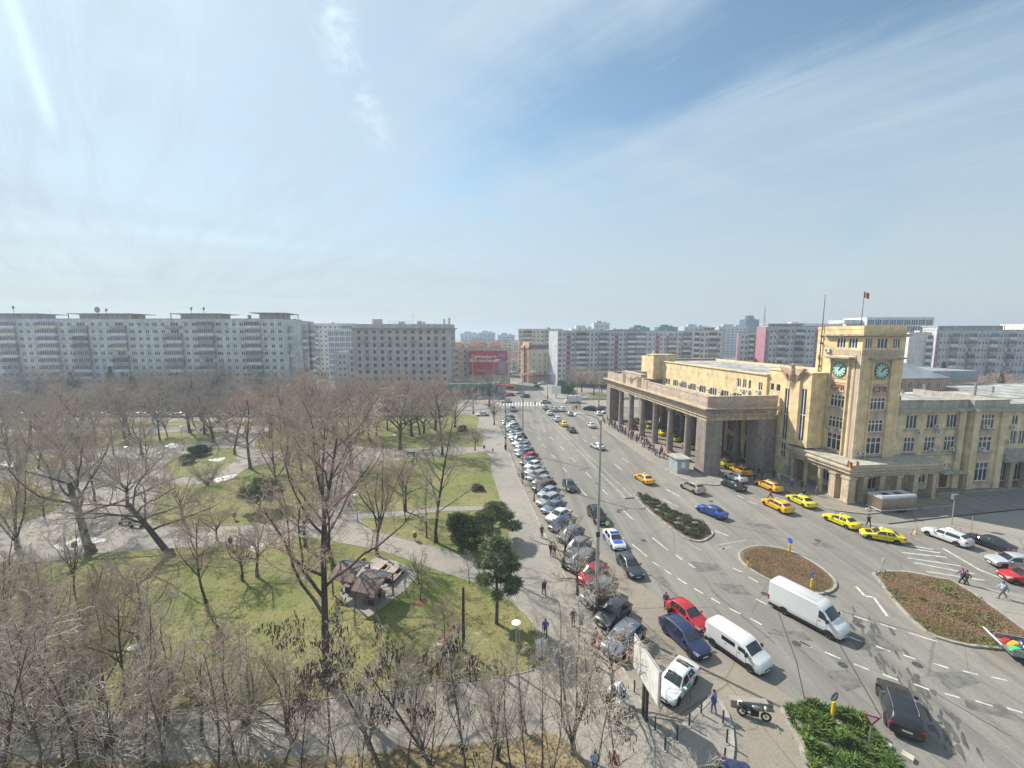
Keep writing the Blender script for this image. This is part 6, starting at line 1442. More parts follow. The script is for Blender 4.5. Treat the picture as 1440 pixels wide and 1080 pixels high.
T('small', 2, 668, 634, 600, 'little leaning tree where the cross path meets the footway', rz=1)
T('small', 3, 570, 720, 640, 'small pinkish tree on the middle lawn', twig='twig_pink', rz=4)
T('slim', 1, 660, 822, 776, 'thin sapling beside the curved path south of the evergreens', widen=1.3)
T('slim', 3, 591, 846, 790, 'young tree in a ring of bark mulch on the lawn', widen=1.5)
T('slim', 2, 308, 900, 845, 'young tree in a mulch ring on the big left lawn', widen=1.5)
T('slim', 4, 625, 900, 835, 'young tree beside the tall black pole on the lawn', widen=1.5)
T('park', 1, 178, 990, 790, 'dark slanting tree behind the left park lamp', rz=.3, widen=.8)
T('park', 4, 205, 958, 775, 'thin twin stemmed tree just right of the left park lamp', widen=1.3)
T('multi', 1, 62, 905, 765, 'wide twiggy tree filling the left lawn corner', rz=2, twig='twig_pale')
T('multi', 2, 150, 868, 775, 'brown twiggy tree left of the big lawn', twig='twig_pink', rz=5, widen=1.2)
T('park', 3, 395, 712, 560, 'pinkish tall tree between the two curved paths', twig='twig_pink', rz=.5)
T('tall', 2, 425, 672, 540, 'tall grey tree behind the bench in the park middle', rz=4.2, twig='twig_pink')
T('broad', 2, 305, 760, 700, 'low leaning tree with drooping boughs beside the plaza', rz=3.3)
T('small', 3, 430, 770, 690, 'bent tree with low boughs behind the tallest bare tree', rz=2.6, widen=1.3)
T('broad', 1, 200, 640, 560, 'wide crowned tree behind the bushes on the left lawns', rz=3.5, twig='twig')
T('broad', 3, 90, 655, 560, 'wide crowned tree left of the far lawns', rz=.5)
T('tall', 3, 75, 690, 575, 'upright tree among the left lawns, nearest the snow heap', twig='twig_pink', rz=.3)
T('broad', 2, 180, 715, 610, 'broad tree just behind the leaning pair on the left plaza', rz=2.1)
T('tall', 1, -25, 735, 600, 'tall tree cut by the left border beside the plaza', rz=1.2)
T('broad', 1, 15, 650, 560, 'broad tree on the small far left lawn', rz=4)
T('tall', 2, 160, 640, 560, 'narrow upright tree behind the far plaza lamp', rz=3, twig='twig_pink')
T('tall', 4, 395, 632, 530, 'upright tree at the top of the wedge lawn', rz=2)
T('small', 3, 258, 735, 668, 'small tree at the corner of the sunny middle left lawn', rz=2)
T('tall', 1, 105, 838, 700, 'tall pale tree south of the left plaza', rz=2.9, twig='twig_pale', widen=.9)
T('park', 3, 290, 850, 700, 'slender twiggy tree standing alone on the big left lawn', rz=1, twig='twig_pink')
T('small', 1, 695, 598, 556, 'bare street tree at the top of the parked row', twig='twig_pink')
T('small', 2, 688, 573, 508, 'bare tree in front of the shop with green band', rz=1.5, bark='bark_dark', twig='twig_dark', widen=.9)
T('small', 3, 735, 680, 655, 'low bare tree at the kerb between parked cars', twig='twig_pale')
T('small', 1, 751, 705, 660, 'thin street tree at the kerb row beside the pale blue cars', twig='twig_pale')
mid_ = [(440,640,512),(470,618,516),(520,622,520),(545,606,518),(590,612,522),(640,602,530),(405,655,525),(380,620,520),(330,640,545),(300,622,540),(225,620,535),(175,618,530),(120,622,535),(60,625,540),(10,620,535),(-30,640,540),(55,660,560),(110,668,575),(205,668,590),(450,690,560),(505,610,520),(612,606,524)]
for i, (px, py, top) in enumerate(mid_):
    T(('park','broad','park','tall')[i % 4], 1+(i*3) % 4 if i % 4 != 1 else 1+i % 3, px, py, top, 'bare tree standing inside the park lawns, %s from the left border' % (ordw+['twenty first','twenty second'])[sorted(m[0] for m in mid_).index(px)], twig=('twig_pink','twig','twig_pink','twig_dark')[i % 4], rz=i*.9, widen=1.15)
# street trees along the kerb, near the viewer
T('small', 2, 792, 800, 722, 'bare street tree over the grey cars in the kerb row', twig='twig_pale', rz=1, widen=1.1)
T('small', 3, 812, 838, 762, 'bare street tree beside the red car in the kerb row', twig='twig_pale', rz=2, widen=1.1)
T('small', 1, 842, 870, 790, 'bare street tree at the foot of the tall street lamp', twig='twig_pale', rz=3, widen=1.1)
T('multi', 3, 806, 1062, 815, 'big many branched bare tree in the foreground left of the map board', twig='twig_pale', bark='bark_brown', rz=1.1, widen=1.05)
T('small', 2, 862, 980, 868, 'pinkish bare crown beside the map board', twig='twig_pink', rz=4, widen=1.2)
for i, (px, py, top, k_) in enumerate([(-10,1000,800,'multi'),(50,1010,850,'park'),(105,1030,870,'multi'),(145,985,830,'multi'),(235,1020,850,'multi'),(285,1040,890,'park'),(350,1030,870,'multi'),(405,1035,900,'multi'),(10,870,720,'multi'),(90,925,800,'park'),(-40,950,790,'multi'),(30,930,790,'multi'),(520,1055,930,'multi'),(595,1065,950,'multi'),(700,1070,940,'multi'),(120,900,790,'multi')]):
    T(k_, 1+i % 4, px, py, top, 'pale twiggy tree in the lower left thicket, %s from the left' % ordw[sorted([-10,50,105,145,235,285,350,405,10,90,-40,30,520,595,700,120]).index(px)], twig=('twig_pale','twig_pink','twig_pale','twig')[i % 4], bark='bark_brown' if i % 2 else 'bark_dark', rz=i*1.3, widen=1.2)
# --- foreground saplings rising from below the border, some hung with dark seed pods
fr = random.Random(21)
fg = [(395,1112,930,1),(352,1150,960,0),(455,1100,905,0),(470,1160,950,0),(545,1130,880,1),(575,1105,905,0),(604,1120,935,0),(655,1118,870,1),(640,1170,900,1),(690,1135,905,0),(722,1110,890,0),(745,1150,915,0),(762,1085,930,0),(505,1180,960,0),
      (300,1120,900,0),(255,1160,930,0),(205,1130,880,0),(160,1190,915,0),(110,1150,870,0),(60,1180,890,0),(10,1160,850,0),(-30,1110,820,0),(90,1090,880,0),(230,1090,905,0),(420,1180,985,1),(870,1140,945,1),(830,1190,960,0),(780,1200,965,0),(905,1180,1010,0),(330,1078,890,0)]
place = ['left of the lamp','under the lawn']
for i, (px, py, top, pod) in enumerate(fg):
    nb = ordw[i % 20]
    lab = ('foreground sapling hung with dark seed pods' if pod else 'thin bare foreground sapling rising from the bottom border')
    lab += ', near the %s' % ('left corner' if px < 130 else 'left park lamp' if px < 320 else 'sunken lawn edge' if px < 500 else 'lower path' if px < 640 else 'black pole' if px < 700 else 'right park lamp' if px < 775 else 'footway people')
    T('wand', 1+i % 4, px, py, top-fr.uniform(0, 25), lab, twig='twig_pale' if i % 3 else 'twig', bark='bark_brown' if i % 2 else 'bark_dark', pods=18 if pod else 0, group=lab, widen=1.25 if pod else 1.15, name='sapling')
for i, (px, py, top) in enumerate([(40,1030,930),(150,1050,925),(-20,980,870),(345,1015,930),(560,960,910),(280,985,920),(-60,900,800),(640,950,895)]):
    T('vase', 2+i % 3, px, py, top, 'twiggy pale brush growth, %s clump from the left along the lower path' % ordw[sorted([40,150,-20,345,560,280,-60,640]).index(px)], twig='twig_pale' if i % 2 else 'twig_pink', name='brush_clump', cat='bush', widen=1.3)
# --- belt of trees along the park street and behind it
br = random.Random(4); bel = []
for i in range(64):
    r_ = i % 4
    px = -60+(i//4)*48+br.uniform(-18, 18); py = (597, 604, 577, 572)[r_]+br.uniform(-2, 2)+(8 if r_ == 1 else 0)
    if px > 640 or (r_ == 0 and px > 600): continue
    top = (532, 545, 520, 512)[r_]+br.uniform(-12, 14); 
    if 480 < px < 640 and r_ > 1: top += 6
    bel.append((px, py, top, r_))
for i, (px, py, top, r_) in enumerate(bel):
    k_ = ['broad','tall','broad','tall'][br.randrange(4)]; tw_ = ['twig','twig_pink','twig','twig_dark'][br.randrange(4)]
    lab = 'bare tree in the %s, %s' % (('row along the near side of the park street','scattered row inside the far park lawns','row beyond the park street','row against the far apartment blocks')[r_], 'left stretch' if px < 150 else 'middle stretch' if px < 400 else 'right stretch')
    T(k_, 1+br.randrange(3), px, py, top, lab, twig=tw_, group=lab, widen=br.uniform(1.0, 1.35))
for i, (px, py, top) in enumerate([(818,552,508),(835,556,512),(805,553,518),(846,553,520)]): T('broad', 1+i % 3, px, py, top, 'bare tree on the square beyond the junction, %s from the left' % ordw[{805:0,818:1,835:2,846:3}[px]], twig='twig_pink' if i < 2 else 'twig')
for i, px in enumerate(range(1318, 1470, 13)):
    x = (px-720)/CF*(150+br.uniform(-6, 10)); y = 150+br.uniform(-6, 10); lab = 'dull bare tree in the far clump beyond the station roofs'
    tree('broad', 1+i % 3, x, y, br.uniform(11, 15), lab, twig='twig_pink' if i % 2 else 'twig_dark', group='trees in the far clump beyond the station roofs', widen=1.3)
# --- evergreens
def needle_crown(name, blobs, n, size, m, rnd, parent, long=1.0, drop=0):
    b = MB()
    tot = sum(q[3]*q[3]*q[4] for q in blobs)
    for cx, cy, cz, r, rz_ in blobs:
        k = int(n*r*r*rz_/tot)
        for i in range(k):
            u = Vector((rnd.gauss(0,1), rnd.gauss(0,1), rnd.gauss(0,1))).normalized(); f = .25+.75*rnd.random()**.6; f *= 1+.3*math.sin(u.x*6+cx*3)*math.cos(u.y*5+cz*2)*math.cos(u.z*5)
            p = Vector((cx+u.x*r*f, cy+u.y*r*f, cz+u.z*rz_*f)); d = (u+Vector((rnd.gauss(0,.5), rnd.gauss(0,.5), rnd.gauss(0,.5)-drop))).normalized()
            s = size*rnd.uniform(.6, 1.4); a = d.cross(Vector((rnd.gauss(0,1), rnd.gauss(0,1), rnd.gauss(0,1)))).normalized()*s*.15
            b.add([p-a, p+a, p+d*s*long+a*.35, p+d*s*long-a*.35], [(0,1,2,3)])
    return b.build(name, m, parent)
def evergreen(px, py, h, w_, label, style, name, cat='tree', seed=1, z=.12, xy=None):
    x, y = xy or G(px, py); rnd = random.Random(seed); t = thing(name, label, cat, (x, y, z)); b = MB()
    if style == 'pine':
        b.tube([(0,0,-.1),(.1,.05,h*.3),(.0,.1,h*.6),(.15,0,h*.92)], [.17,.14,.1,.04], 8)
        blobs = []
        for k in range(17):
            a = k*2.4; zz = h*(.42+.5*k/17); rr = w_*(1.0-.5*k/17)*rnd.uniform(.5,1.1); ex, ey = rr*math.cos(a), rr*math.sin(a)
            b.tube([(0,0,zz-.35),(ex*.6,ey*.6,zz-.1),(ex,ey,zz)], [.06,.04,.02], 5); blobs.append((ex, ey, zz+.1, w_*.36*rnd.uniform(.6,1.15), w_*.17))
        blobs.append((.1,0,h*.95,w_*.35,w_*.3)); b.build('trunk', 'bark_brown', t, smooth=60); needle_crown('crown', blobs, 15000, .25, 'pine_needle', rnd, t)
    elif style == 'bush':
        b.tube([(0,0,-.1),(0,.1,h*.7)], [.16,.05], 7)
        for k in range(5): a = k*1.3; b.tube([(0,0,.1),(w_*.35*math.cos(a),w_*.35*math.sin(a),h*.5)], [.09,.03], 5)
        blobs = [(rnd.uniform(-.5,.5)*w_, rnd.uniform(-.5,.5)*w_, h*rnd.uniform(.25,.72), w_*rnd.uniform(.35,.55), h*rnd.uniform(.2,.3)) for k in range(11)]
        b.build('trunk', 'bark_dark', t, smooth=60); needle_crown('crown', blobs, 15000, .24, 'needle', rnd, t)
    else:   # fir
        b.tube([(0,0,-.1),(0,0,h*.97)], [.2,.03], 7); b.build('trunk', 'bark_dark', t, smooth=60); c = MB()
        for k in range(5200):
            u = rnd.random()**.7; zz = h*(1-u*.9); rr = w_*u*(.75+.25*math.sin(zz*5.2))*rnd.uniform(.25,1); a = rnd.random()*2*PI; p = Vector((rr*math.cos(a), rr*math.sin(a), zz)); d = Vector((math.cos(a), math.sin(a), -.35+rnd.gauss(0,.3))).normalized(); s = rnd.uniform(.3,.6)
            q = d.cross(Vector((rnd.gauss(0,1), rnd.gauss(0,1), 1))).normalized()*s*.25; c.add([p-q, p+q, p+d*s], [(0,1,2)])
        c.build('crown', 'needle', t)
evergreen(655, 768, 4.4, 2.6, 'dark dense evergreen bush, left of the pair on the lawn corner', 'bush', 'evergreen_bush', 'bush', 1)
evergreen(692, 762, 4.6, 2.6, 'lighter pine with flat layered boughs, right of the dark evergreen bush', 'pine', 'pine_tree', seed=2)
evergreen(698, 879, 8.0, 2.1, 'tall pine with bare lower trunk standing at the curved path edge', 'pine', 'pine_tree', seed=3)
evergreen(366, 718, 4.3, 2.8, 'dull green conifer bush at the right of the vase shaped bush', 'pine', 'pine_tree', seed=4)
evergreen(280, 641, 2.4, 2.0, 'round dark green bush on the island lawn', 'bush', 'evergreen_bush', 'bush', 5)
evergreen(262, 652, 1.8, 1.8, 'greyish low bush left of the round green one on the island lawn', 'bush', 'evergreen_bush', 'bush', 6)
evergreen(672, 690, .9, 1.0, 'small low green bush on the middle right lawn', 'bush', 'evergreen_bush', 'bush', 7)
evergreen(650, 606, 1.4, 1.6, 'small dark bush on the far right lawn', 'bush', 'evergreen_bush', 'bush', 8)
for i, (px, py, h, w_) in enumerate([(105,575,13,4.5),(160,572,15,4),(190,573,13,3.5),(60,574,11,4),(210,582,5,3)]):
    evergreen(px, py, h, w_, 'dark fir before the long left slab, %s from the left' % ordw[sorted([105,160,190,60,210]).index(px)], 'fir', 'fir_tree', seed=10+i)
for i, (px, h, Y) in enumerate([(1328,17,146),(1412,13,146),(1340,12,150)]): evergreen(0, 0, h, 3.4, 'dark fir in the far clump right of the tower, %s from the left' % ordw[{1328:0,1340:1,1412:2}[px]], 'fir', 'fir_tree', seed=20+i, xy=((px-720)/CF*Y, Y))
for i, (px, py) in enumerate([(792,553),(800,556),(852,545),(790,549)]): evergreen(px, py, 4.5+i % 2, 3.2, 'dark green shrub by the white notice board beyond the junction, %s from the left' % ordw[{792:1,800:2,852:3,790:0}[px]], 'bush', 'evergreen_bush', 'bush', 30+i)
# --- clipped beds: hedge on the median, juniper below, winter ground cover on islands
def leaf_bed(name, poly, n, h, size, m, z, up=.5, kind=None, label=None, cat=None, seed=1, inset=0, base='bed_soil', lump=1.0):
    rnd = random.Random(seed); b = MB()
    cx = sum(p[0] for p in poly)/len(poly); cy = sum(p[1] for p in poly)/len(poly)
    pl = [((x-cx)*(1-inset)+cx, (y-cy)*(1-inset)+cy) for x, y in poly]
    for x, y in scatter(pl, n, rnd):
        hh = h*(.55+.45*math.sin(x*1.9*lump+math.sin(y*2.3*lump))*math.cos(y*1.7*lump))*rnd.uniform(.3, 1)**.5
        a = rnd.random()*2*PI; d = Vector((math.cos(a), math.sin(a), up+rnd.gauss(0,.35))).normalized(); s = size*rnd.uniform(.6,1.4); q = d.cross(Vector((rnd.gauss(0,1), rnd.gauss(0,1), rnd.gauss(0,1)))).normalized()*s*.13; p = Vector((x, y, z+max(.02, hh)))
        b.add([p-q, p+q, p+d*s+q*.3, p+d*s-q*.3], [(0,1,2,3)])
    if kind: return b.build(name, m, kind=kind)
    t = thing(name, label, cat, (0, 0, 0)); 
    c = MB(); c.prism(pl, z-.05, z+h*.35, 0, [((x-cx)*.9+cx, (y-cy)*.9+cy) for x, y in pl]); c.build('stems', 'twig_dark', t); b.build('foliage', m, t); return t
leaf_bed('hedge', med, 22000, .9, .2, 'hedge_leaf', .15, .55, label='long low evergreen hedge on the median island', cat='hedge', inset=.1, lump=1.3)
leaf_bed('juniper_hedge', bed, 42000, .9, .30, 'juniper', .15, .35, label='bright green juniper bed at the bottom border with two signs', cat='hedge', inset=.07, lump=1.2, seed=2)
leaf_bed('ground_cover', isl1, 20000, .17, .10, 'bed_twig', .14, .8, kind='stuff', inset=.09, seed=3)
leaf_bed('ground_cover', isl2, 30000, .15, .11, 'bed_twig', .14, .7, kind='stuff', inset=.07, seed=4)
b = MB(); rnd = random.Random(9)
for x, y in scatter(isl2, 1500, rnd):
    if math.sin(x*.9+y*.3)*math.cos(y*.8) > .1: 
        s = rnd.uniform(.15,.3); a = rnd.random()*2*PI; b.add([(x,y,.16),(x+s*math.cos(a),y+s*math.sin(a),.3),(x+s*.5*math.cos(a+1),y+s*.5*math.sin(a+1),.34)], [(0,1,2)])
b.build('grass_tufts', 'juniper', kind='stuff')
# dry leaf litter and tufts over the near ground
b = MB(); rnd = random.Random(12)
for key, n, m_ in (('l', 9000, 0), ('d', 9000, 1)):
    for x, y in scatter(lw[key], n, rnd):
        if key == 'd' and (y > 40 or math.sin(x*.5)*math.cos(y*.6) < -.2): continue
        s = rnd.uniform(.05,.14); a = rnd.random()*2*PI; z = .155+rnd.random()*.03
        b.add([(x-s*math.cos(a),y-s*math.sin(a),z),(x+s*math.sin(a)*.5,y-s*math.cos(a)*.5,z+.02),(x+s*math.cos(a),y+s*math.sin(a),z+.01),(x-s*math.sin(a)*.5,y+s*math.cos(a)*.5,z+.03)], [(0,1,2,3)], 0)
b.build('leaf_litter', 'dry_leaf', kind='stuff')
for i, (px, py) in enumerate([(591,848),(308,902),(625,902),(597,935),(640,885)]):
    x, y = G(px, py); b = MB(); n = 16; rr = [.75*R.uniform(.8,1.15) for _ in range(n)]; b.add([(x+rr[k]*math.cos(2*PI*k/n), y+rr[k]*math.sin(2*PI*k/n), .155) for k in range(n)]+[(x,y,.24)], [(k,(k+1)%n,n) for k in range(n)]); b.build('bark_mulch', mat('mulch', (.20,.11,.07), .95, .3, 3), kind='stuff')
# ================================================================== PEOPLE
mat('skin', (.45,.28,.20), .7, .05, 3); mat('hair_dark', (.03,.022,.018), .8, .1, 5); mat('hair_grey', (.30,.29,.28), .8, .1, 5); mat('shoe', (.03,.03,.03), .6, .1, 3)
for n_, c_ in dict(black=(.02,.02,.022), navy=(.03,.04,.08), grey=(.12,.12,.13), red=(.45,.04,.04), blue=(.06,.12,.32), denim=(.09,.13,.22), white=(.6,.6,.6), brown=(.14,.09,.06), green=(.08,.11,.06), hivis=(.55,.75,.05), purple=(.16,.06,.18), pale=(.35,.45,.55), orange=(.55,.18,.05), beige=(.38,.31,.22), pink=(.55,.25,.30)).items():
    mat('cloth_'+n_, c_, .9, .12, 5)
def skinned(name, verts, edges, radii, root=0, sub=1, mats=('skin',)):
    me = bpy.data.meshes.new('t'); me.from_pydata(verts, edges, []); o = bpy.data.objects.new('t', me); C.objects.link(o)
    sm = o.modifiers.new('s', 'SKIN'); sl_ = me.skin_vertices[0].data
    for i, r in enumerate(radii): sl_[i].radius = r if hasattr(r, '__len__') else (r, r); sl_[i].use_root = (i == root)
    sm.use_smooth_shade = True
    if sub: o.modifiers.new('u', 'SUBSURF').levels = sub; o.modifiers['u'].render_levels = sub
    dg = bpy.context.evaluated_depsgraph_get(); m2 = bpy.data.meshes.new_from_object(o.evaluated_get(dg)); bpy.data.objects.remove(o); bpy.data.meshes.remove(me)
    m2.materials.clear()
    for q in mats: m2.materials.append(M(q))
    m2.name = name; return m2
def pose(kind):
    sw = {'stand': 0, 'walk': .22, 'stride': .32, 'lean': .05, 'carry': .12, 'sit': 0, 'crouch': 0}[kind]
    J = dict(pel=(0,0,.93), waist=(.0,0,1.08), chest=(0.02,0,1.30), neck=(.02,0,1.47), head=(.045,0,1.60), top=(.04,0,1.69))
    for s, sg in (('l', 1), ('r', -1)):
        k = sw*sg
        J['hip'+s] = (0, .085*sg, .88); J['knee'+s] = (k*.75+.03, .10*sg, .49); J['ank'+s] = (k*1.15-(.1 if k < 0 else 0), .105*sg, .09+(.05 if k < -.1 else 0)); J['toe'+s] = (k*1.15+.15-(.1 if k < 0 else 0), .12*sg, .04)
        J['sh'+s] = (0.01, .185*sg, 1.40); J['el'+s] = (-k*.6-.03, .245*sg, 1.14); J['wr'+s] = (-k*1.1+.08, .25*sg, .91); J['ha'+s] = (-k*1.15+.11, .25*sg, .84)
        if kind == 'carry' or kind == 'lean': J['el'+s] = (.02, .24*sg, 1.13); J['wr'+s] = (.26, .16*sg, 1.08); J['ha'+s] = (.33, .12*sg, 1.09)
        if kind in ('sit', 'crouch'):
            J['knee'+s] = (.42, .13*sg, .52 if kind == 'crouch' else .48); J['ank'+s] = (.30 if kind == 'crouch' else .42, .12*sg, .09); J['toe'+s] = (.5, .13*sg, .04)
    if kind in ('sit', 'crouch'):
        dz = -.45 if kind == 'sit' else -.55
        for k in list(J):
            if k[:3] in ('pel','wai','che','nec','hea','top','hip') or k[:2] in ('sh','el','wr','ha'): x, y, z = J[k]; J[k] = (x+(.1*(z-.9)/.6 if kind == 'crouch' else 0), y, z+dz)
    return J
PP = {}
def person_meshes(kind):
    if kind in PP: return PP[kind]
    J = pose(kind)
    names = list(J); ix = {n: i for i, n in enumerate(names)}
    E_ = [('pel','waist'),('waist','chest'),('chest','neck'),('neck','head'),('head','top')]
    for s in 'lr': E_ += [('pel','hip'+s),('hip'+s,'knee'+s),('knee'+s,'ank'+s),('ank'+s,'toe'+s),('chest','sh'+s),('sh'+s,'el'+s),('el'+s,'wr'+s),('wr'+s,'ha'+s)]
    rad = dict(pel=(.13,.10), waist=(.125,.09), chest=(.14,.10), neck=.055, head=(.085,.098), top=.06, hip=.08, knee=.056, ank=.04, toe=.035, sh=.055, el=.042, wr=.028, ha=.034)
    r = lambda n: rad[n] if n in rad else rad[n[:-1]]
    body = skinned('body', [J[n] for n in names], [(ix[a], ix[b]) for a, b in E_], [r(n) for n in names], ix['pel'])
    # fingers, thumb, nose, ears, eyes, mouth added to the same mesh
    b = MB(); b.add([v.co for v in body.vertices], [tuple(p.vertices) for p in body.polygons])
    for s, sg in (('l', 1), ('r', -1)):
        h = Vector(J['ha'+s]); w_ = Vector(J['wr'+s]); d = (h-w_).normalized(); f = Vector((1,0,0)) if abs(d.z) > .6 else Vector((0,sg*.4,.9)).normalized(); inn = Vector((0,-sg,0))
        for k, (o, l_) in enumerate(((-.024,.062),(-.008,.072),(.008,.067),(.024,.052))):
            p = h+f*o+d*.018; b.tube([p, p+d*l_*.55+inn*.006, p+d*l_+inn*.022], [.0095,.009,.006], 5)
        p = w_+(h-w_)*.5+f*.024; b.tube([p, p+f*.022+d*.03, p+f*.024+d*.058+inn*.01], [.011,.010,.007], 5)
    hx, hy, hz = J['head']
    b.tube([(hx+.085,0,hz+.02),(hx+.112,0,hz-.012),(hx+.088,0,hz-.02)], [.008,.014,.008], 5)
    for sg in (-1, 1): b.tube([(hx-.01,sg*.082,hz+.015),(hx-.015,sg*.098,hz-.0),(hx-.005,sg*.084,hz-.03)], [.012,.014,.008], 5)
    for sg in (-1, 1): b.box(hx+.084, hx+.094, sg*.034-.012, sg*.034+.012, hz+.012, hz+.022, 1)
    b.box(hx+.083, hx+.093, -.022, .022, hz-.048, hz-.04, 2)
    bm_ = b.mesh('body', ['skin', 'hair_dark', 'letter_red'], 60)
    up = ['pel','waist','chest','neck']+[q+s for s in 'lr' for q in ('sh','el','wr')]; iu = {n: i for i, n in enumerate(up)}
    V = [list(J[n]) for n in up]; V[3] = (J['neck'][0], 0, J['neck'][2]-.02); V[0] = (J['pel'][0], 0, J['pel'][2]-.06)
    for s in 'lr':
        a, c = Vector(J['el'+s]), Vector(J['wr'+s]); V[iu['wr'+s]] = tuple(a+(c-a)*.93)
    ru = dict(pel=(.165,.13), waist=(.155,.12), chest=(.17,.13), neck=.07, sh=.075, el=.06, wr=.043)
    jk = skinned('jacket', V, [(iu[a], iu[b_]) for a, b_ in E_ if a in iu and b_ in iu], [ru[n] if n in ru else ru[n[:-1]] for n in up], 1, mats=('cloth_black',))
    lo = ['pel']+[q+s for s in 'lr' for q in ('hip','knee','ank')]; il = {n: i for i, n in enumerate(lo)}
    rl = dict(pel=(.14,.115), hip=.095, knee=.072, ank=.055)
    tr = skinned('trousers', [J[n] for n in lo], [(il[a], il[b_]) for a, b_ in E_ if a in il and b_ in il], [rl[n] if n in rl else rl[n[:-1]] for n in lo], 0, mats=('cloth_denim',))
    sh = []
    for s in 'lr':
        x, y, z = J['ank'+s]; b = MB(); b.lathe([(.0,-.13),(.04,-.11),(.05,-.02),(.046,.08),(.03,.15),(0,.17)], 0, 0, 8, axis='y'); b.v = [(yy+x+.05, xx+y, max(zz*.75, -.03)+max(.03, z-.06)) for xx, yy, zz in b.v]; sh.append(b.mesh('shoe', 'shoe', 60))
    b = MB(); vs = []
    for i in range(5):
        t = i/4*1.75
        for j in range(14): a = 2*PI*j/14; back = .5-.5*math.cos(a); tt = t*(.72+.28*back); vs.append((hx-.005+.108*math.sin(tt)*math.cos(a), .093*math.sin(tt)*math.sin(a), hz+.012+.118*math.cos(tt)))
    b.add(vs, [(i*14+j, (i+1)*14+j, (i+1)*14+(j+1)%14, i*14+(j+1)%14) for i in range(4) for j in range(14)]); hr = b.mesh('hair', 'hair_dark', 70)
    PP[kind] = (bm_, jk, tr, sh, hr); return PP[kind]
def person(x, y, h, label, kind='stand', top='black', leg='denim', hair='hair_dark', group=None, sc_=1.0, z=0.0, bag=None, name='person'):
    bd, jk, tr, sh, hr = person_meshes(kind); t = thing(name, label, 'person', (x, y, z), math.radians(h), group); t.scale = (sc_,)*3
    bo = link('body', bd, t)
    for n, me, m in (('jacket', jk, 'cloth_'+top), ('trousers', tr, 'cloth_'+leg), ('hair', hr, hair)):
        o = link(n, me, t); o.material_slots[0].link = 'OBJECT'; o.material_slots[0].material = M(m)
    for s in sh: link('shoe', s, t)
    if bag:
        b = MB(); b.lathe([(0,-.02),(.13,0),(.17,.2),(.13,.42),(0,.45)], 0, 0, 10); b.v = [(x_*.55-.2, y_, z_+1.0) for x_, y_, z_ in b.v]
        link('backpack', b.mesh('backpack', 'cloth_'+bag, 60), None, (x, y, z), math.radians(h), label=label.split(' ')[0]+' backpack worn by the '+label, category='backpack') if 0 else b.build('backpack', 'cloth_'+bag, t, smooth=60)
    return t
def P_(px, py, *a, z=0.0, **k): x, y = G(px, py, z); return person(x, y, *a, z=z, **k)
Z = .12
P_(762,756,-80,'person in dark brown coat standing alone on the footway by the kerb row',top='brown',leg='black',z=Z)
P_(775,782,-70,'left one of a close pair in black on the footway',top='black',leg='black',z=Z); P_(780,783,110,'right one of a close pair in black on the footway',top='black',leg='navy',z=Z,sc_=.97)
P_(765,837,100,'person in striped grey top walking up the footway with a backpack','walk',top='grey',leg='navy',z=Z,bag='navy',hair='hair_grey')
P_(767,896,-95,'person in blue jacket walking down beside the curved kerb','walk',top='blue',leg='navy',z=Z)
P_(734,1026,-60,'person in black walking on the lower path beneath the saplings','stride',top='black',leg='black',z=Z)
P_(806,880,-90,'person in dark clothes under the bare tree crown',top='navy',leg='black',z=Z); P_(817,884,-60,'person in pale blue jacket under the bare tree crown',top='pale',leg='denim',z=Z)
P_(860,1012,150,'person in black and white jacket bending by the plastic sheet','carry',top='grey',leg='black',z=Z)
P_(1003,1002,120,'man in blue jacket and jeans standing on the pavement tip','lean',top='blue',leg='denim',z=Z)
P_(936,856,-110,'person in purple jacket standing behind the red hatchback',top='purple',leg='black'); P_(941,866,-60,'crouching person in black at the tail of the red hatchback','crouch',top='black',leg='grey')
P_(854,748,-80,'police officer in a bright yellow green vest behind the police car','carry',top='hivis',leg='navy')
P_(864,1082,-90,'person in a red coat at the bottom border by the bare tree','sit',top='red',leg='red',z=Z); P_(836,1090,-90,'person in pale blue at the bottom border left of the red coat',top='pale',leg='denim',z=Z)
for i, (px, py, c_) in enumerate([(838,901,'pink'),(846,906,'red'),(855,900,'navy'),(862,908,'black'),(850,912,'white')]):
    P_(px, py, -140+60*i, 'person in %s sitting among goods under the bare tree by the kerb' % c_, 'sit', top=c_, leg='black', z=Z)
P_(1083,703,-60,'person in a red top crossing between the orange taxis','stride',top='red',leg='navy'); P_(1088,672,90,'person in black beside the stair block door',top='black',leg='black',z=.12)
P_(1095,676,60,'person in pale clothes beside the stair block door','walk',top='white',leg='white',z=.12); P_(1071,674,30,'person in black with raised arms near the portico side','carry',top='black',leg='grey')
P_(1061,677,30,'person in navy beside the white cab',top='navy',leg='navy'); P_(1221,741,-95,'person in black with a backpack in the road below the trailer','walk',top='black',leg='black',bag='purple')
P_(1130,697,200,'seated person in black by the left canopy column','sit',top='black',leg='black',z=.12); P_(1127,687,10,'person in black standing under the canopy','lean',top='black',leg='black',z=.12); P_(1148,697,160,'person in green beside the second canopy column',top='green',leg='grey',z=.12); P_(1113,684,20,'person in pale blue in the canopy shade',top='pale',leg='denim',z=.12)
P_(1352,821,175,'person in dark purple walking on the zebra, left of a pair','stride',top='purple',leg='black'); P_(1358,823,175,'person in brown walking on the zebra, right of a pair','walk',top='brown',leg='black')
P_(1409,841,170,'person in grey with a blue backpack walking on the island pavement','stride',top='pale',leg='grey',z=.13,bag='blue')
P_(491,715,60,'person in black stepping off a bicycle beside the park lamp','stride',top='black',leg='black',z=Z); P_(440,715,20,'person in dark blue in the park behind the tallest tree','carry',top='navy',leg='black',z=.15)
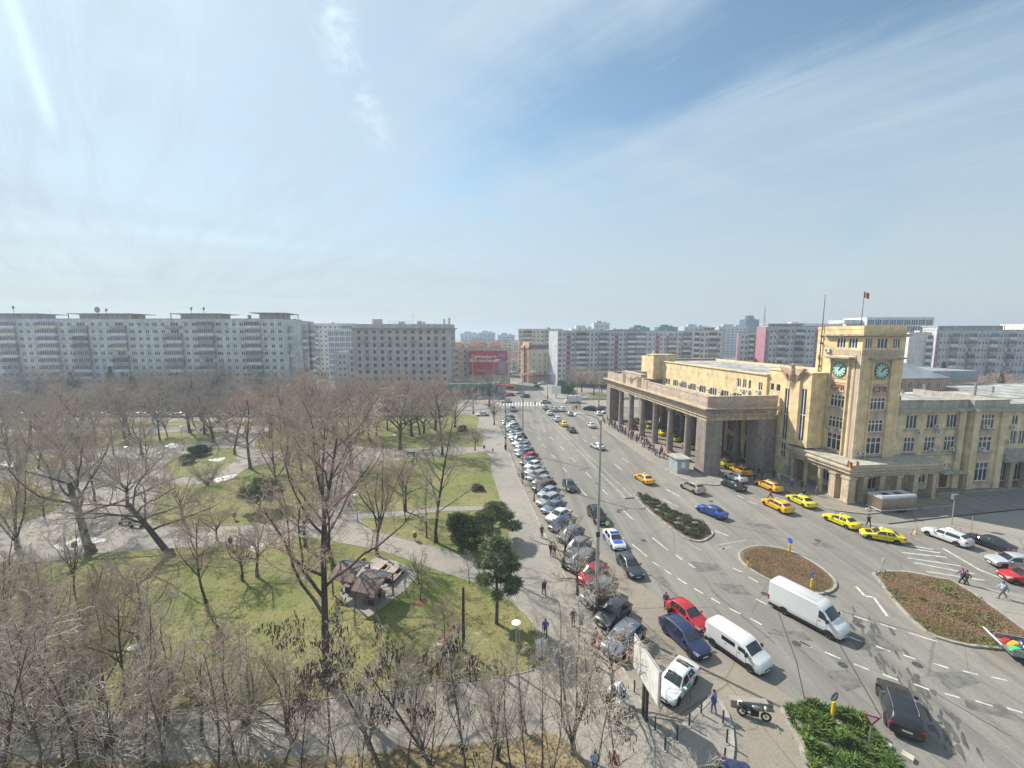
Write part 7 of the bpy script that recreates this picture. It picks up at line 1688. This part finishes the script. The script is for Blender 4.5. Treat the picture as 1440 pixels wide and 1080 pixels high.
P_(325,772,-40,'person in dark clothes beside the small umbrella trees','walk',top='black',leg='grey',z=Z); P_(693,637,-90,'small child in dark clothes on the cross path','stand',top='black',leg='white',z=Z,sc_=.65); P_(86,630,0,'person in black walking on the far left path','stride',top='black',leg='black',z=.15)
P_(711,634,-90,'dark dressed person at the foot of the third tall lamp','walk',top='black',leg='black',z=Z); P_(672,626,10,'person standing by the white post on the far lawn','stand',top='black',leg='black',z=.15)
for i, (px, py) in enumerate([(744,558),(757,549),(760,550),(806,577),(809,576),(815,574)]):
    P_(px, py, 40*i, 'distant pedestrian in dark clothes at the far junction, %s from the left' % ordw[i], 'walk', top=('black','navy','grey')[i % 3], leg='black')
cr = random.Random(17); cols = ['black','black','navy','grey','red','brown','white','blue','black','green','beige','purple','pale','black','orange']
spot = ['far end pier','first column','second column','third column','fourth column','fifth column','sixth column','kiosk']
for i in range(84):
    a = 3.6+45*(i/83)**.92+cr.uniform(-.5,.5); bb = -.9-cr.random()*2.4; x, y = W(a, bb); tc_ = cols[cr.randrange(15)]; kd = ['stand','walk','carry','stand'][cr.randrange(4)]
    s_ = spot[min(7, max(0, int((50-a)/6.4)))]
    person(x, y, cr.uniform(0, 360), 'person in %s in the queue outside the portico, near the %s' % (tc_, s_), kd, top=tc_, leg=['black','denim','grey','navy'][cr.randrange(4)], group='people in %s queueing outside the portico near the %s' % (tc_, s_), sc_=cr.uniform(.92,1.03), z=.14, bag=cols[cr.randrange(15)] if cr.random() < .25 else None)
for i in range(26):
    a = cr.uniform(-3, 26) if i < 16 else cr.uniform(26, 50); bb = cr.uniform(8.2, 13.2); x, y = W(a, bb); tc_ = cols[cr.randrange(15)]
    person(x, y, cr.uniform(0, 360), 'person in %s inside the shaded portico, %s' % (tc_, 'near end' if a < 12 else 'middle' if a < 30 else 'far end'), ['stand','walk','carry'][i % 3], top=tc_, leg='black', group='people in %s inside the portico' % tc_, z=.14 if bb > 10.4 else 0)
# ================================================================== STREET FURNITURE
mat('galvanised', (.42,.43,.43), .5, .1, 1.5, metal=.3); mat('lamp_white', (.72,.72,.70), .4, .05, 2); mat('pole_dark', (.06,.055,.05), .7, .15, 3)
mat('sign_yellow', (.75,.52,.03), .5, .08, 2); mat('sign_blue', (.02,.10,.50), .5, .06, 2); mat('sign_white', (.75,.75,.73), .5, .06, 2); mat('sign_red', (.50,.05,.07), .5, .06, 2); mat('sign_grey', (.16,.17,.18), .6, .08, 2)
mat('wood_old', (.24,.18,.145), .9, .25, 2, streak=.0); mat('wood_pale', (.48,.40,.33), .9, .2, 2); mat('wood_roof', (.25,.175,.155), .85, .25, 2.5); mat('roof_dark_felt', (.11,.12,.13), .8, .2, 2)
def lamp(px, py, top_py, label, arms, th=0, zb=.12):
    x, y = G(px, py); v = (top_py-540)/CF; h = CH-y*(_s+v*_c)/(_c-v*_s)
    t = thing('street_lamp', label, 'street lamp', (x, y, zb), TH+th); b = MB()
    b.tube([(0,0,0),(0,0,h*.12),(0,0,h*.121),(0,0,h*.45),(0,0,h*.451),(0,0,h)], [.21,.20,.17,.155,.13,.085], 12); b.build('pole', 'galvanised', t, smooth=40)
    b = MB(); b.cyl(0, 0, 0, 1.0, .26, 12); b.cyl(0, 0, h*.12, h*.14, .24, 12); b.cyl(0, 0, h*.42, h*.445, .19, 12); b.build('collar', 'pole_dark', t)
    for sx_, ln in arms:
        b = MB(); b.tube([(0,0,h-.6),(sx_*.25,0,h+.1),(sx_*.8,0,h+.35),(sx_*ln,0,h+.5)], [.06,.05,.045,.04], 7); b.build('arm', 'galvanised', t, smooth=50)
        b = MB(); b.add([(sx_*(ln-.1),-.12,h+.48),(sx_*(ln-.1),.12,h+.48),(sx_*(ln+.9),.2,h+.46),(sx_*(ln+.9),-.2,h+.46),(sx_*ln,-.08,h+.6),(sx_*ln,.08,h+.6),(sx_*(ln+.8),.13,h+.66),(sx_*(ln+.8),-.13,h+.66)], [(0,1,2,3),(4,7,6,5),(0,4,5,1),(1,5,6,2),(2,6,7,3),(3,7,4,0)]); b.build('lamp_head', 'lamp_white', t)
    return t
lamp(838, 868, 592, 'nearest tall grey street lamp, single arm to the left, among the kerb row', [(-1, 1.5)])
lamp(735, 673, 528, 'second tall street lamp along the kerb row', [(1, 1.4), (-1, 1.4)])
lamp(711, 632, 510, 'third tall street lamp along the kerb row', [(1, 1.4), (-1, 1.4)])
lamp(695, 582, 509, 'tall street lamp at the head of the kerb row', [(1, 1.4)])
lamp(665.5, 583, 505, 'tall street lamp standing in front of the red advert', [(1, 1.4)])
lamp(646.5, 559, 519, 'tall street lamp left of the red advert', [(-1, 1.2)])
lamp(770, 561, 527, 'short street lamp beside the corner building crossing', [(1, 1.0)])
lamp(811, 575, 498, 'double headed street lamp behind the box van', [(-1, 1.6), (1, 1.6)]); lamp(842, 574, 499, 'double headed street lamp by the portico far end', [(-1, 1.6), (1, 1.6)])
tt = lamp(1415, 560, 520, 'white curved street lamp beyond the station roofs at right', [(-1, 2.5)])
def park_lamp(px, py, h, label, zb=.15):
    x, y = G(px, py); t = thing('park_lamp', label, 'park lamp', (x, y, zb)); b = MB(); b.tube([(0,0,0),(0,0,h*.3),(0,0,h*.301),(0,0,h)], [.10,.09,.065,.05], 9); b.build('pole', 'galvanised', t)
    b = MB(); b.lathe([(.05,h),(.12,h+.1),(.34,h+.28),(.36,h+.36),(.2,h+.44),(0,h+.47)], 0, 0, 14); b.build('lamp_head', 'lamp_white', t, smooth=40)
park_lamp(726, 950, 3.9, 'park lamp with white head on the right lawn edge'); park_lamp(198, 992, 4.0, 'park lamp with white head at the lower left among twigs'); park_lamp(503, 735, 3.6, 'park lamp beside the main path junction'); park_lamp(257, 626, 4, 'thin park lamp on the far left lawn'); park_lamp(180, 660, 4, 'thin park lamp beside the far plaza'); park_lamp(480, 600, 4.2, 'thin park lamp left of the far right lawn'); park_lamp(556, 640, 4, 'thin park lamp behind the cross path bench')
def simple(name, label, cat, px, py, parts, z=0, rz=0):
    x, y = G(px, py, z); t = thing(name, label, cat, (x, y, z), rz)
    for n, b, m in parts: b.build(n, m, t)
    return t
def mb(f): b = MB(); f(b); return b
simple('utility_pole', 'tall blackened bare pole standing on the lawn', 'pole', 652, 915, [('pole', mb(lambda b: b.tube([(0,0,0),(0,.05,3),(.05,0,5.6)], [.14,.12,.10], 8)), 'pole_dark')], .15)
simple('marker_post', 'slim white post on the far right lawn', 'post', 662, 626, [('post', mb(lambda b: b.cyl(0,0,0,3.4,.07,8)), 'sign_white')], .15)
simple('notice_board', 'white notice board on a post beyond the junction', 'notice board', 782, 560, [('board', mb(lambda b: b.box(-2,2,-.1,.1,2.0,5.2)), 'sign_white'), ('post', mb(lambda b: b.box(-.25,.25,-.12,.12,0,1.999)), 'galvanised')])
simple('utility_box', 'pale grey cabinet at the curved kerb of the lawn', 'cabinet', 760, 922, [('body', mb(lambda b: (b.box(-.35,.35,-.2,.2,.05,1.25), b.box(-.39,.39,-.24,.24,1.25,1.32))), 'sign_white'), ('plinth', mb(lambda b: b.box(-.38,.38,-.23,.23,0,.049)), 'kerb')], .12, .5)
# map board near the parked white car
pA, pB = Vector(G(896, 1010)), Vector(G(944, 1047))
t = thing('map_board', 'large white information board on dark posts beside the parked white saloon', 'billboard', (8.72, 26.9, .12), math.radians(-79.5))
b = MB(); b.box(-.05,3.4,-.06,.06,2.4,4.95); b.build('frame', 'galvanised', t)
b = MB(); b.box(.06,3.29,-.085,-.061,2.52,4.83); pn = b.build('panel', 'sign_white', t)
b = MB(); qr = random.Random(2)
for k in range(60):
    x = qr.uniform(.3,2.9); z = qr.uniform(2.7,4.5); a = qr.choice([.4,.5,2.0,2.1]); l_ = qr.uniform(.2,.8); x1 = min(3.2, max(.15, x+l_*math.cos(a))); z1 = min(4.75, max(2.6, z+l_*math.sin(a)))
    b.tube([(x,-.087,z),(x1,-.087,z1)], .012, 3)
b.build('map_lines', 'ac_white', pn)
for x in (1.5, 1.85):
    b = MB(); b.box(x-.09,x+.09,-.1,.1,0,2.399); b.build('post', 'pole_dark', t)
for i, (x, y) in enumerate([(935,1055),(952,1041.5),(969,1021),(985.7,1004),(1016.5,1017.5),(1021.8,1045),(1018.7,1072),(892,974),(921,1027)]):
    lab = ['grey bollard at the V of the two kerbs','second bollard up from the V of the kerbs','third bollard up from the V of the kerbs','bollard below the man in blue','upper bollard on the curved kerb right of the man in blue','middle bollard on the curved kerb','lowest bollard on the curved kerb','bollard beside the top of the map board','bollard right of the map board posts'][i]
    simple('bollard', lab, 'bollard', x, y, [('post', mb(lambda b: (b.cyl(0,0,.05,.95,.055,10), b.lathe([(.055,.95),(.045,1.0),(0,1.02)],0,0,10))), 'pole_dark'), ('base', mb(lambda b: b.cyl(0,0,0,.05,.17,14)), 'kerb')], .12)
simple('concrete_barrier', 'weathered concrete slab lying behind the motorcycle', 'concrete block', 1052, 991, [('block', mb(lambda b: b.add([(-1.3,-.35,0),(1.3,-.35,0),(1.3,.35,0),(-1.3,.35,0),(-1.28,-.2,.42),(1.25,-.22,.40),(1.25,.2,.42),(-1.28,.2,.45)], [(0,3,2,1),(4,5,6,7),(0,1,5,4),(1,2,6,5),(2,3,7,6),(3,0,4,7)])), 'concrete')], 0, -.12)
# signs
def post_(h, r=.035): return ('post', mb(lambda b: b.cyl(0,0,0,h,r,8)), 'galvanised')
t = simple('priority_sign', 'diamond priority road sign with yellow centre on the island corner', 'road sign', 1238, 826, [post_(3.1)], .14, math.radians(30))
b = MB(); b.add([(0,-.05,2.6),(.36,-.05,2.96),(0,-.05,3.32),(-.36,-.05,2.96),(0,-.03,2.6),(.36,-.03,2.96),(0,-.03,3.32),(-.36,-.03,2.96)], [(0,1,2,3),(7,6,5,4),(0,4,5,1),(1,5,6,2),(2,6,7,3),(3,7,4,0)]); b.add([(0,-.056,2.72),(.24,-.056,2.96),(0,-.056,3.2),(-.24,-.056,2.96)], [(0,1,2,3)], 1); b.build('sign_plate', ['sign_white', 'sign_yellow'], t)
def island_marker(px, py, label, face='sign_blue', rz=0, z=.14):
    t = simple('keep_right_sign', label, 'road sign', px, py, [('bollard', mb(lambda b: b.lathe([(.13,0),(.13,.1),(.11,.85),(.12,1.0),(0,1.02)],0,0,12)), 'sign_yellow')], z, rz)
    b = MB(); n = 20; b.add([(.34*math.cos(2*PI*k/n), -.02, 1.4+.34*math.sin(2*PI*k/n)) for k in range(n)]+[(.34*math.cos(2*PI*k/n), .02, 1.4+.34*math.sin(2*PI*k/n)) for k in range(n)], [tuple(range(n)), tuple(range(2*n-1,n-1,-1))]+[(k,n+k,n+(k+1)%n,(k+1)%n) for k in range(n)]); b.build('sign_plate', face, t)
    b = MB(); b.xf = Matrix.Translation((0,0,1.4)) @ Matrix.Rotation(math.radians(45), 4, 'Y'); b.box(-.05,.05,-.035,-.021,-.2,.2); b.box(-.12,.12,-.035,-.021,-.24,-.17); b.xf = None; b.build('arrow', 'sign_white', t)
island_marker(1141, 827, 'round blue arrow sign on a yellow bollard at the near end of the round island', rz=.5)
island_marker(1110, 776, 'yellow bollard with a round sign seen edge on at the back of the round island', rz=1.7)
island_marker(1171, 1006, 'dark backed round sign on a yellow bollard standing in the juniper bed', 'sign_grey', rz=.3, z=.5)
simple('island_post', 'yellow and black marker post at the left end of the round island', 'post', 1051, 797, [('post', mb(lambda b: b.cyl(0,0,0,.75,.09,10)), 'sign_yellow'), ('cap', mb(lambda b: b.cyl(0,0,.75,1.2,.07,10)), 'pole_dark')], .14)
t = simple('give_way_sign', 'red and white give way sign rising from the juniper bed', 'road sign', 1221, 1054, [post_(2.4)], .14, -.4)
b = MB()
for m_, r_, y in ((0,.5,-.04),(1,.3,-.055)): b.add([(r_*math.cos(a), y, 2.15+r_*math.sin(a)) for a in (math.radians(-90), math.radians(30), math.radians(150))]+[(r_*math.cos(a), y+.02, 2.15+r_*math.sin(a)) for a in (math.radians(-90), math.radians(30), math.radians(150))], [(0,1,2),(5,4,3),(0,3,4,1),(1,4,5,2),(2,5,3,0)], m_)
b.build('sign_plate', ['sign_red', 'advert_white'], t)
simple('traffic_mirror', 'round dark sign on a pole behind the black parked saloon', 'road sign', 1364, 757, [post_(3.0), ('sign_plate', mb(lambda b: b.lathe([(0,-.03),(.4,-.02),(.4,.02),(0,.03)],0,0,16,axis='y')), 'sign_grey')], .006)

for i, (px, py) in enumerate([(1301,741),(1281,748),(1343,740),(1350,742),(1373,748),(1384,750),(1394,754),(1408,757)]):
    simple('flexible_post', 'thin red and white post at the forecourt edge, %s from the left' % ordw[sorted([1301,1281,1343,1350,1373,1384,1394,1408]).index(px)], 'post', px, py+5, [('post', mb(lambda b: b.cyl(0,0,0,.8,.035,8)), 'sign_red'), ('band', mb(lambda b: (b.cyl(0,0,.45,.6,.038,8), b.cyl(0,0,.7,.78,.038,8))), 'sign_white')], .006)
for i, px in enumerate((1287, 1418, 1427)):
    simple('traffic_cone', 'orange and white cone, %s' % ['beside the head of the white estate','behind the black parked saloon, left one','behind the black parked saloon, right one'][i], 'cone', px, (751, 776, 780)[i], [('cone', mb(lambda b: (b.lathe([(.17,.03),(.04,.7),(0,.71)],0,0,12), b.box(-.2,.2,-.2,.2,0,.03))), 'paint_amber'), ('band', mb(lambda b: b.lathe([(.125,.28),(.088,.46)],0,0,12)), 'sign_white')])
simple('lamp_pole', 'short dark floodlight pole on the forecourt beyond the drain', 'street lamp', 1338, 737, [('pole', mb(lambda b: b.cyl(0,0,0,4.2,.06,8)), 'galvanised'), ('lamp_head', mb(lambda b: b.box(-.35,.35,-.2,.2,3.6,4.3)), 'sign_grey')], .006)
simple('traffic_signal', 'small black signal head on a post at the tip of the median strip', 'traffic signal', 752, 578, [('post', mb(lambda b: b.cyl(0,0,0,2.3,.06,8)), 'galvanised'), ('signal_head', mb(lambda b: b.box(-.22,.22,-.2,.2,2.3,3.2)), 'pole_dark')], .16)
# kiosk beside the near pier
t = thing('ticket_kiosk', 'pale glazed kiosk with a flat grey roof beside the portico near pier', 'kiosk', W(2.9, -3.3), TH)
b = MB(); b.box(-1.2,1.2,-1.6,1.9,.14,.5); 
for x, y in ((-1.2,-1.6),(1.12,-1.6),(-1.2,1.82),(1.12,1.82)): b.box(x,x+.08,y,y+.08,.5,2.75)
b.box(-1.2,1.2,.1,.18,.5,2.75); b.build('frame', 'galvanised', t)
b = MB(); b.box(-1.17,-1.13,-1.5,1.8,.5,2.7); b.box(-1.1,1.1,-1.57,-1.53,.5,2.7); b.box(1.13,1.17,-1.5,1.8,.5,2.7); b.build('glazing', mat('kiosk_glass', (.34,.42,.46), .25, .1, 1, spec=.7), t)
b = MB(); b.box(-1.5,1.5,-1.9,2.2,2.76,2.95); b.build('roof', 'roof_pale', t)
b = MB(); b.box(-.4,.4,-1.605,-1.58,1.1,2.3); b.build('poster', 'sign_white', t)
simple('sign_post', 'small blue sign on a post between the kiosk and the pier', 'road sign', 984, 663, [post_(2.6), ('sign_plate', mb(lambda b: b.box(-.3,.3,-.05,-.036,1.9,2.5)), 'sign_blue')], .14)
# bins and benches
def bin_(px, py, label): simple('litter_bin', label, 'litter bin', px, py, [('drum', mb(lambda b: b.lathe([(.2,.45),(.24,.5),(.25,1.05),(.22,1.08),(.2,.6)],0,0,12)), 'wood_old'), ('post', mb(lambda b: b.cyl(0,0,0,.449,.05,8)), 'pole_dark'), ('lid', mb(lambda b: b.lathe([(.27,1.12),(.12,1.25),(0,1.28)],0,0,12)), 'sign_yellow')], .15)
bin_(583.5, 760, 'brown and yellow litter bin beside the main path'); bin_(512, 797, 'brown and yellow litter bin behind the wooden shelter'); bin_(330, 731, 'brown litter bin on the sunny middle left lawn'); bin_(105, 775, 'reddish litter bin in the snow heap on the left plaza'); bin_(681, 633, 'dark litter bin by the cross path bench')
def bench(px, py, label, rz=0, z=.12):
    simple('park_bench', label, 'bench', px, py, [('seat', mb(lambda b: [b.box(-.9,.9,-.22+k*.15,-.1+k*.15,.42,.46) for k in range(3)]), 'wood_old'), ('backrest', mb(lambda b: [b.box(-.9,.9,.25,.29,.55+k*.15,.66+k*.15) for k in range(2)]), 'wood_old'),
        ('leg', mb(lambda b: (b.box(-.75,-.69,-.22,.22,0,.419), b.box(-.75,-.69,.22,.249,0,.85))), 'pole_dark'), ('leg', mb(lambda b: (b.box(.69,.75,-.22,.22,0,.419), b.box(.69,.75,.22,.249,0,.85))), 'pole_dark')], z, rz)
for px, py, lab, rz in ((293,679,'dark bench under the vase shaped bush',.1),(286,606,'bench beside the solitary far lawn tree',.05),(407,650,'long low bench in the middle of the park',0),(566,629,'reddish bench left one on the cross path',3.1),(578,641,'dark bench right one on the cross path',0),(176,738,'dark bench on the left plaza edge',-.1),(600,636,'bench at the far lawn edge of the cross path',3.1),(192,742,'second dark bench on the left plaza, closer to the leaning tree',-.1)): bench(px, py, lab, rz)
# twin wooden shelter on a concrete pad, tables beside it
pad = [(516,871),(497,857),(492,840),(500,815),(520,800),(545,793),(585,800),(588,812),(570,834),(548,853)]
b = MB(); b.prism(Gs([(518,871),(494,858),(478,838),(492,812),(528,786),(556,791),(588,806),(586,814),(570,832)]), .1, .2); struct('shelter_pad', b, 'concrete')
def gazebo(px, py, label, rz):
    t = simple('picnic_shelter', label, 'shelter', px, py, [], .2, rz)
    for x in (-1.35, 1.35):
        for y in (-1.2, 1.2): b = MB(); b.box(x-.06,x+.06,y-.06,y+.06,0,2.1); b.build('post', 'wood_old', t)
    b = MB(); pr = [(-1.7,1.85),(-.9,2.4),(0,2.65),(.9,2.45),(1.65,2.1)]
    for i, (m_) in enumerate((0,0,1,1)):
        (x0,z0),(x1,z1) = pr[i], pr[i+1]
        b.add([(x0,-1.4,z0),(x1,-1.4,z1),(x1,1.4,z1),(x0,1.4,z0),(x0,-1.4,z0+.07),(x1,-1.4,z1+.07),(x1,1.4,z1+.07),(x0,1.4,z0+.07)], [(0,3,2,1),(4,5,6,7),(0,1,5,4),(1,2,6,5),(2,3,7,6),(3,0,4,7)], m_)
        if m_ == 0:
            for k in range(9): yy = -1.38+k*.34; b.add([(x0,yy,z0+.075),(x1,yy,z1+.075),(x1,yy+.05,z1+.1),(x0,yy+.05,z0+.1)], [(0,1,2,3)], 2 if k % 3 == 1 else 0)
    b.build('roof', ['wood_roof', 'roof_dark_felt', 'wood_pale'], t)
    b = MB(); b.box(-.9,.9,-.35,.35,.72,.78); b.build('table_top', 'wood_old', t); b = MB(); b.box(-.7,-.6,-.3,.3,0,.719); b.box(.6,.7,-.3,.3,0,.719); b.build('trestle', 'pole_dark', t)
    for y in (-.75, .6): b = MB(); b.box(-.9,.9,y,y+.18,.4,.45); b.box(-.7,-.62,y+.02,y+.16,0,.399); b.box(.62,.7,y+.02,y+.16,0,.399); b.build('bench_seat', 'wood_old', t)
shr = math.radians(0)
gd = Vector(G(548, 853))-Vector(G(588, 808)); ga = math.atan2(gd.y, gd.x)
gazebo(527, 845, 'brown wooden picnic shelter with curved roof, right one of two', ga+PI)
gazebo(495, 828, 'brown wooden picnic shelter with curved roof, left one of two', ga+PI)
def table(px, py, label, rz, m_='wood_pale'):
    simple('picnic_table', label, 'table', px, py, [('table_top', mb(lambda b: b.box(-1.3,1.3,-.4,.4,.72,.78)), m_), ('bench_seat', mb(lambda b: b.box(-1.3,1.3,.6,.85,.42,.47)), m_), ('bench_seat', mb(lambda b: b.box(-1.3,1.3,-.85,-.6,.42,.47)), m_), ('trestle', mb(lambda b: (b.box(-1.0,-.9,-.8,.8,0,.419), b.box(.9,1.0,-.8,.8,0,.419), b.box(-1.0,-.9,-.3,.3,.42,.719), b.box(.9,1.0,-.3,.3,.42,.719))), 'pole_dark')], .2, rz)
table(533, 806, 'pale wooden table nearest the dark forked tree', ga+PI); table(552, 812, 'bleached wooden table between the shelter and the crooked tree', ga+PI)
# plastic sheet heap by the kerb
x, y = G(869, 975); b = MB(); hr_ = random.Random(8); n = 22; vs = []
for k in range(4):
    for j in range(n): a = 2*PI*j/n; rr = (.95-.28*k)*hr_.uniform(.7,1.15); vs.append((x+rr*math.cos(a)*.8, y+rr*math.sin(a)*1.1, .13+(0,.25,.4,.5)[k]*hr_.uniform(.6,1.2)))
b.add(vs, [(i*n+j, i*n+(j+1)%n, (i+1)*n+(j+1)%n, (i+1)*n+j) for i in range(3) for j in range(n)]+[tuple(range(3*n,4*n))])
b.build('plastic_sheet', mat('plastic', (.62,.64,.66), .25, .15, 4, spec=.8), label='crumpled clear plastic sheet heap on the footway by the map board', category='plastic sheet')
# bags of the sellers under the tree
for i, (px, py, c_) in enumerate([(842,912,'pink'),(852,918,'white'),(866,914,'navy'),(834,908,'brown')]):
    x, y = G(px, py); b = MB(); b.lathe([(0,0),(.26,.02),(.32,.2),(.24,.4),(.08,.5),(.12,.58)], 0, 0, 10); b.v = [(q[0]*hr_.uniform(.85,1.15), q[1]*hr_.uniform(.85,1.15), q[2]) for q in b.v]
    b.build('shopping_bag', 'cloth_'+c_, smooth=60, label='%s bag on the footway among the seated people' % c_, category='bag', loc=(x, y, .12))
# bicycle beside the park lamp
t = simple('bicycle', 'black bicycle held beside the park lamp on the main path', 'bicycle', 489, 716, [], .12, math.radians(60))
for x in (-.52, .52):
    b = MB(); n = 18; b.tube([(x+.33*math.cos(2*PI*k/n), -.25, .34+.33*math.sin(2*PI*k/n)) for k in range(n+1)], .02, 5, cap=False); b.build('wheel', 'tyre', t)
b = MB(); b.tube([(-.52,-.25,.34),(-.1,-.25,.32),(.35,-.25,.8),(-.2,-.25,.85),(-.1,-.25,.32)], .02, 5); b.tube([(.35,-.25,.85),(.52,-.25,.34)], .02, 5); b.build('frame', 'pole_dark', t)
b = MB(); b.tube([(.38,-.5,.98),(.36,-.25,1.0),(.38,0,.98)], .015, 5); b.build('handlebar', 'pole_dark', t); b = MB(); b.box(-.32,-.1,-.3,-.2,.88,.93); b.build('saddle', 'pole_dark', t)
# low wall and parapets at the square beyond the junction
b = MB(); b.box(0, 26, 0, .4, 0, 1.2); b.build('low_wall', 'hotel_stone', label='low brown wall bordering the square beyond the box van', category='wall', loc=(*G(812,563),0), rz=math.radians(4))
b = MB(); b.box(0, 30, 0, 3, 0, 1.6); b.build('hedge', 'hedge_leaf', label='dull hedge strip in front of the red striped apartment slab', category='hedge', loc=((800-720)/CF*206, 206, 0), rz=math.radians(6))
# span wire of the trolley line between the canopy and the forecourt pole
def cable(a, c, label, r=.02, sag=.4):
    b = MB(); A_, B_ = Vector(a), Vector(c); b.tube([A_.lerp(B_, k/10)-Vector((0,0,sag*4*(k/10)*(1-k/10))) for k in range(11)], r, 4); b.build('overhead_cable', 'pole_dark', label=label, category='cable')
c0 = W(-15.2, 20); c1 = G(1364, 757); cable((c0[0], c0[1], 5.9), (c1[0], c1[1], 3.0), 'thin cable slung from the entrance canopy to the round sign pole', .015)
for o in PROTO: bpy.data.objects.remove(o)
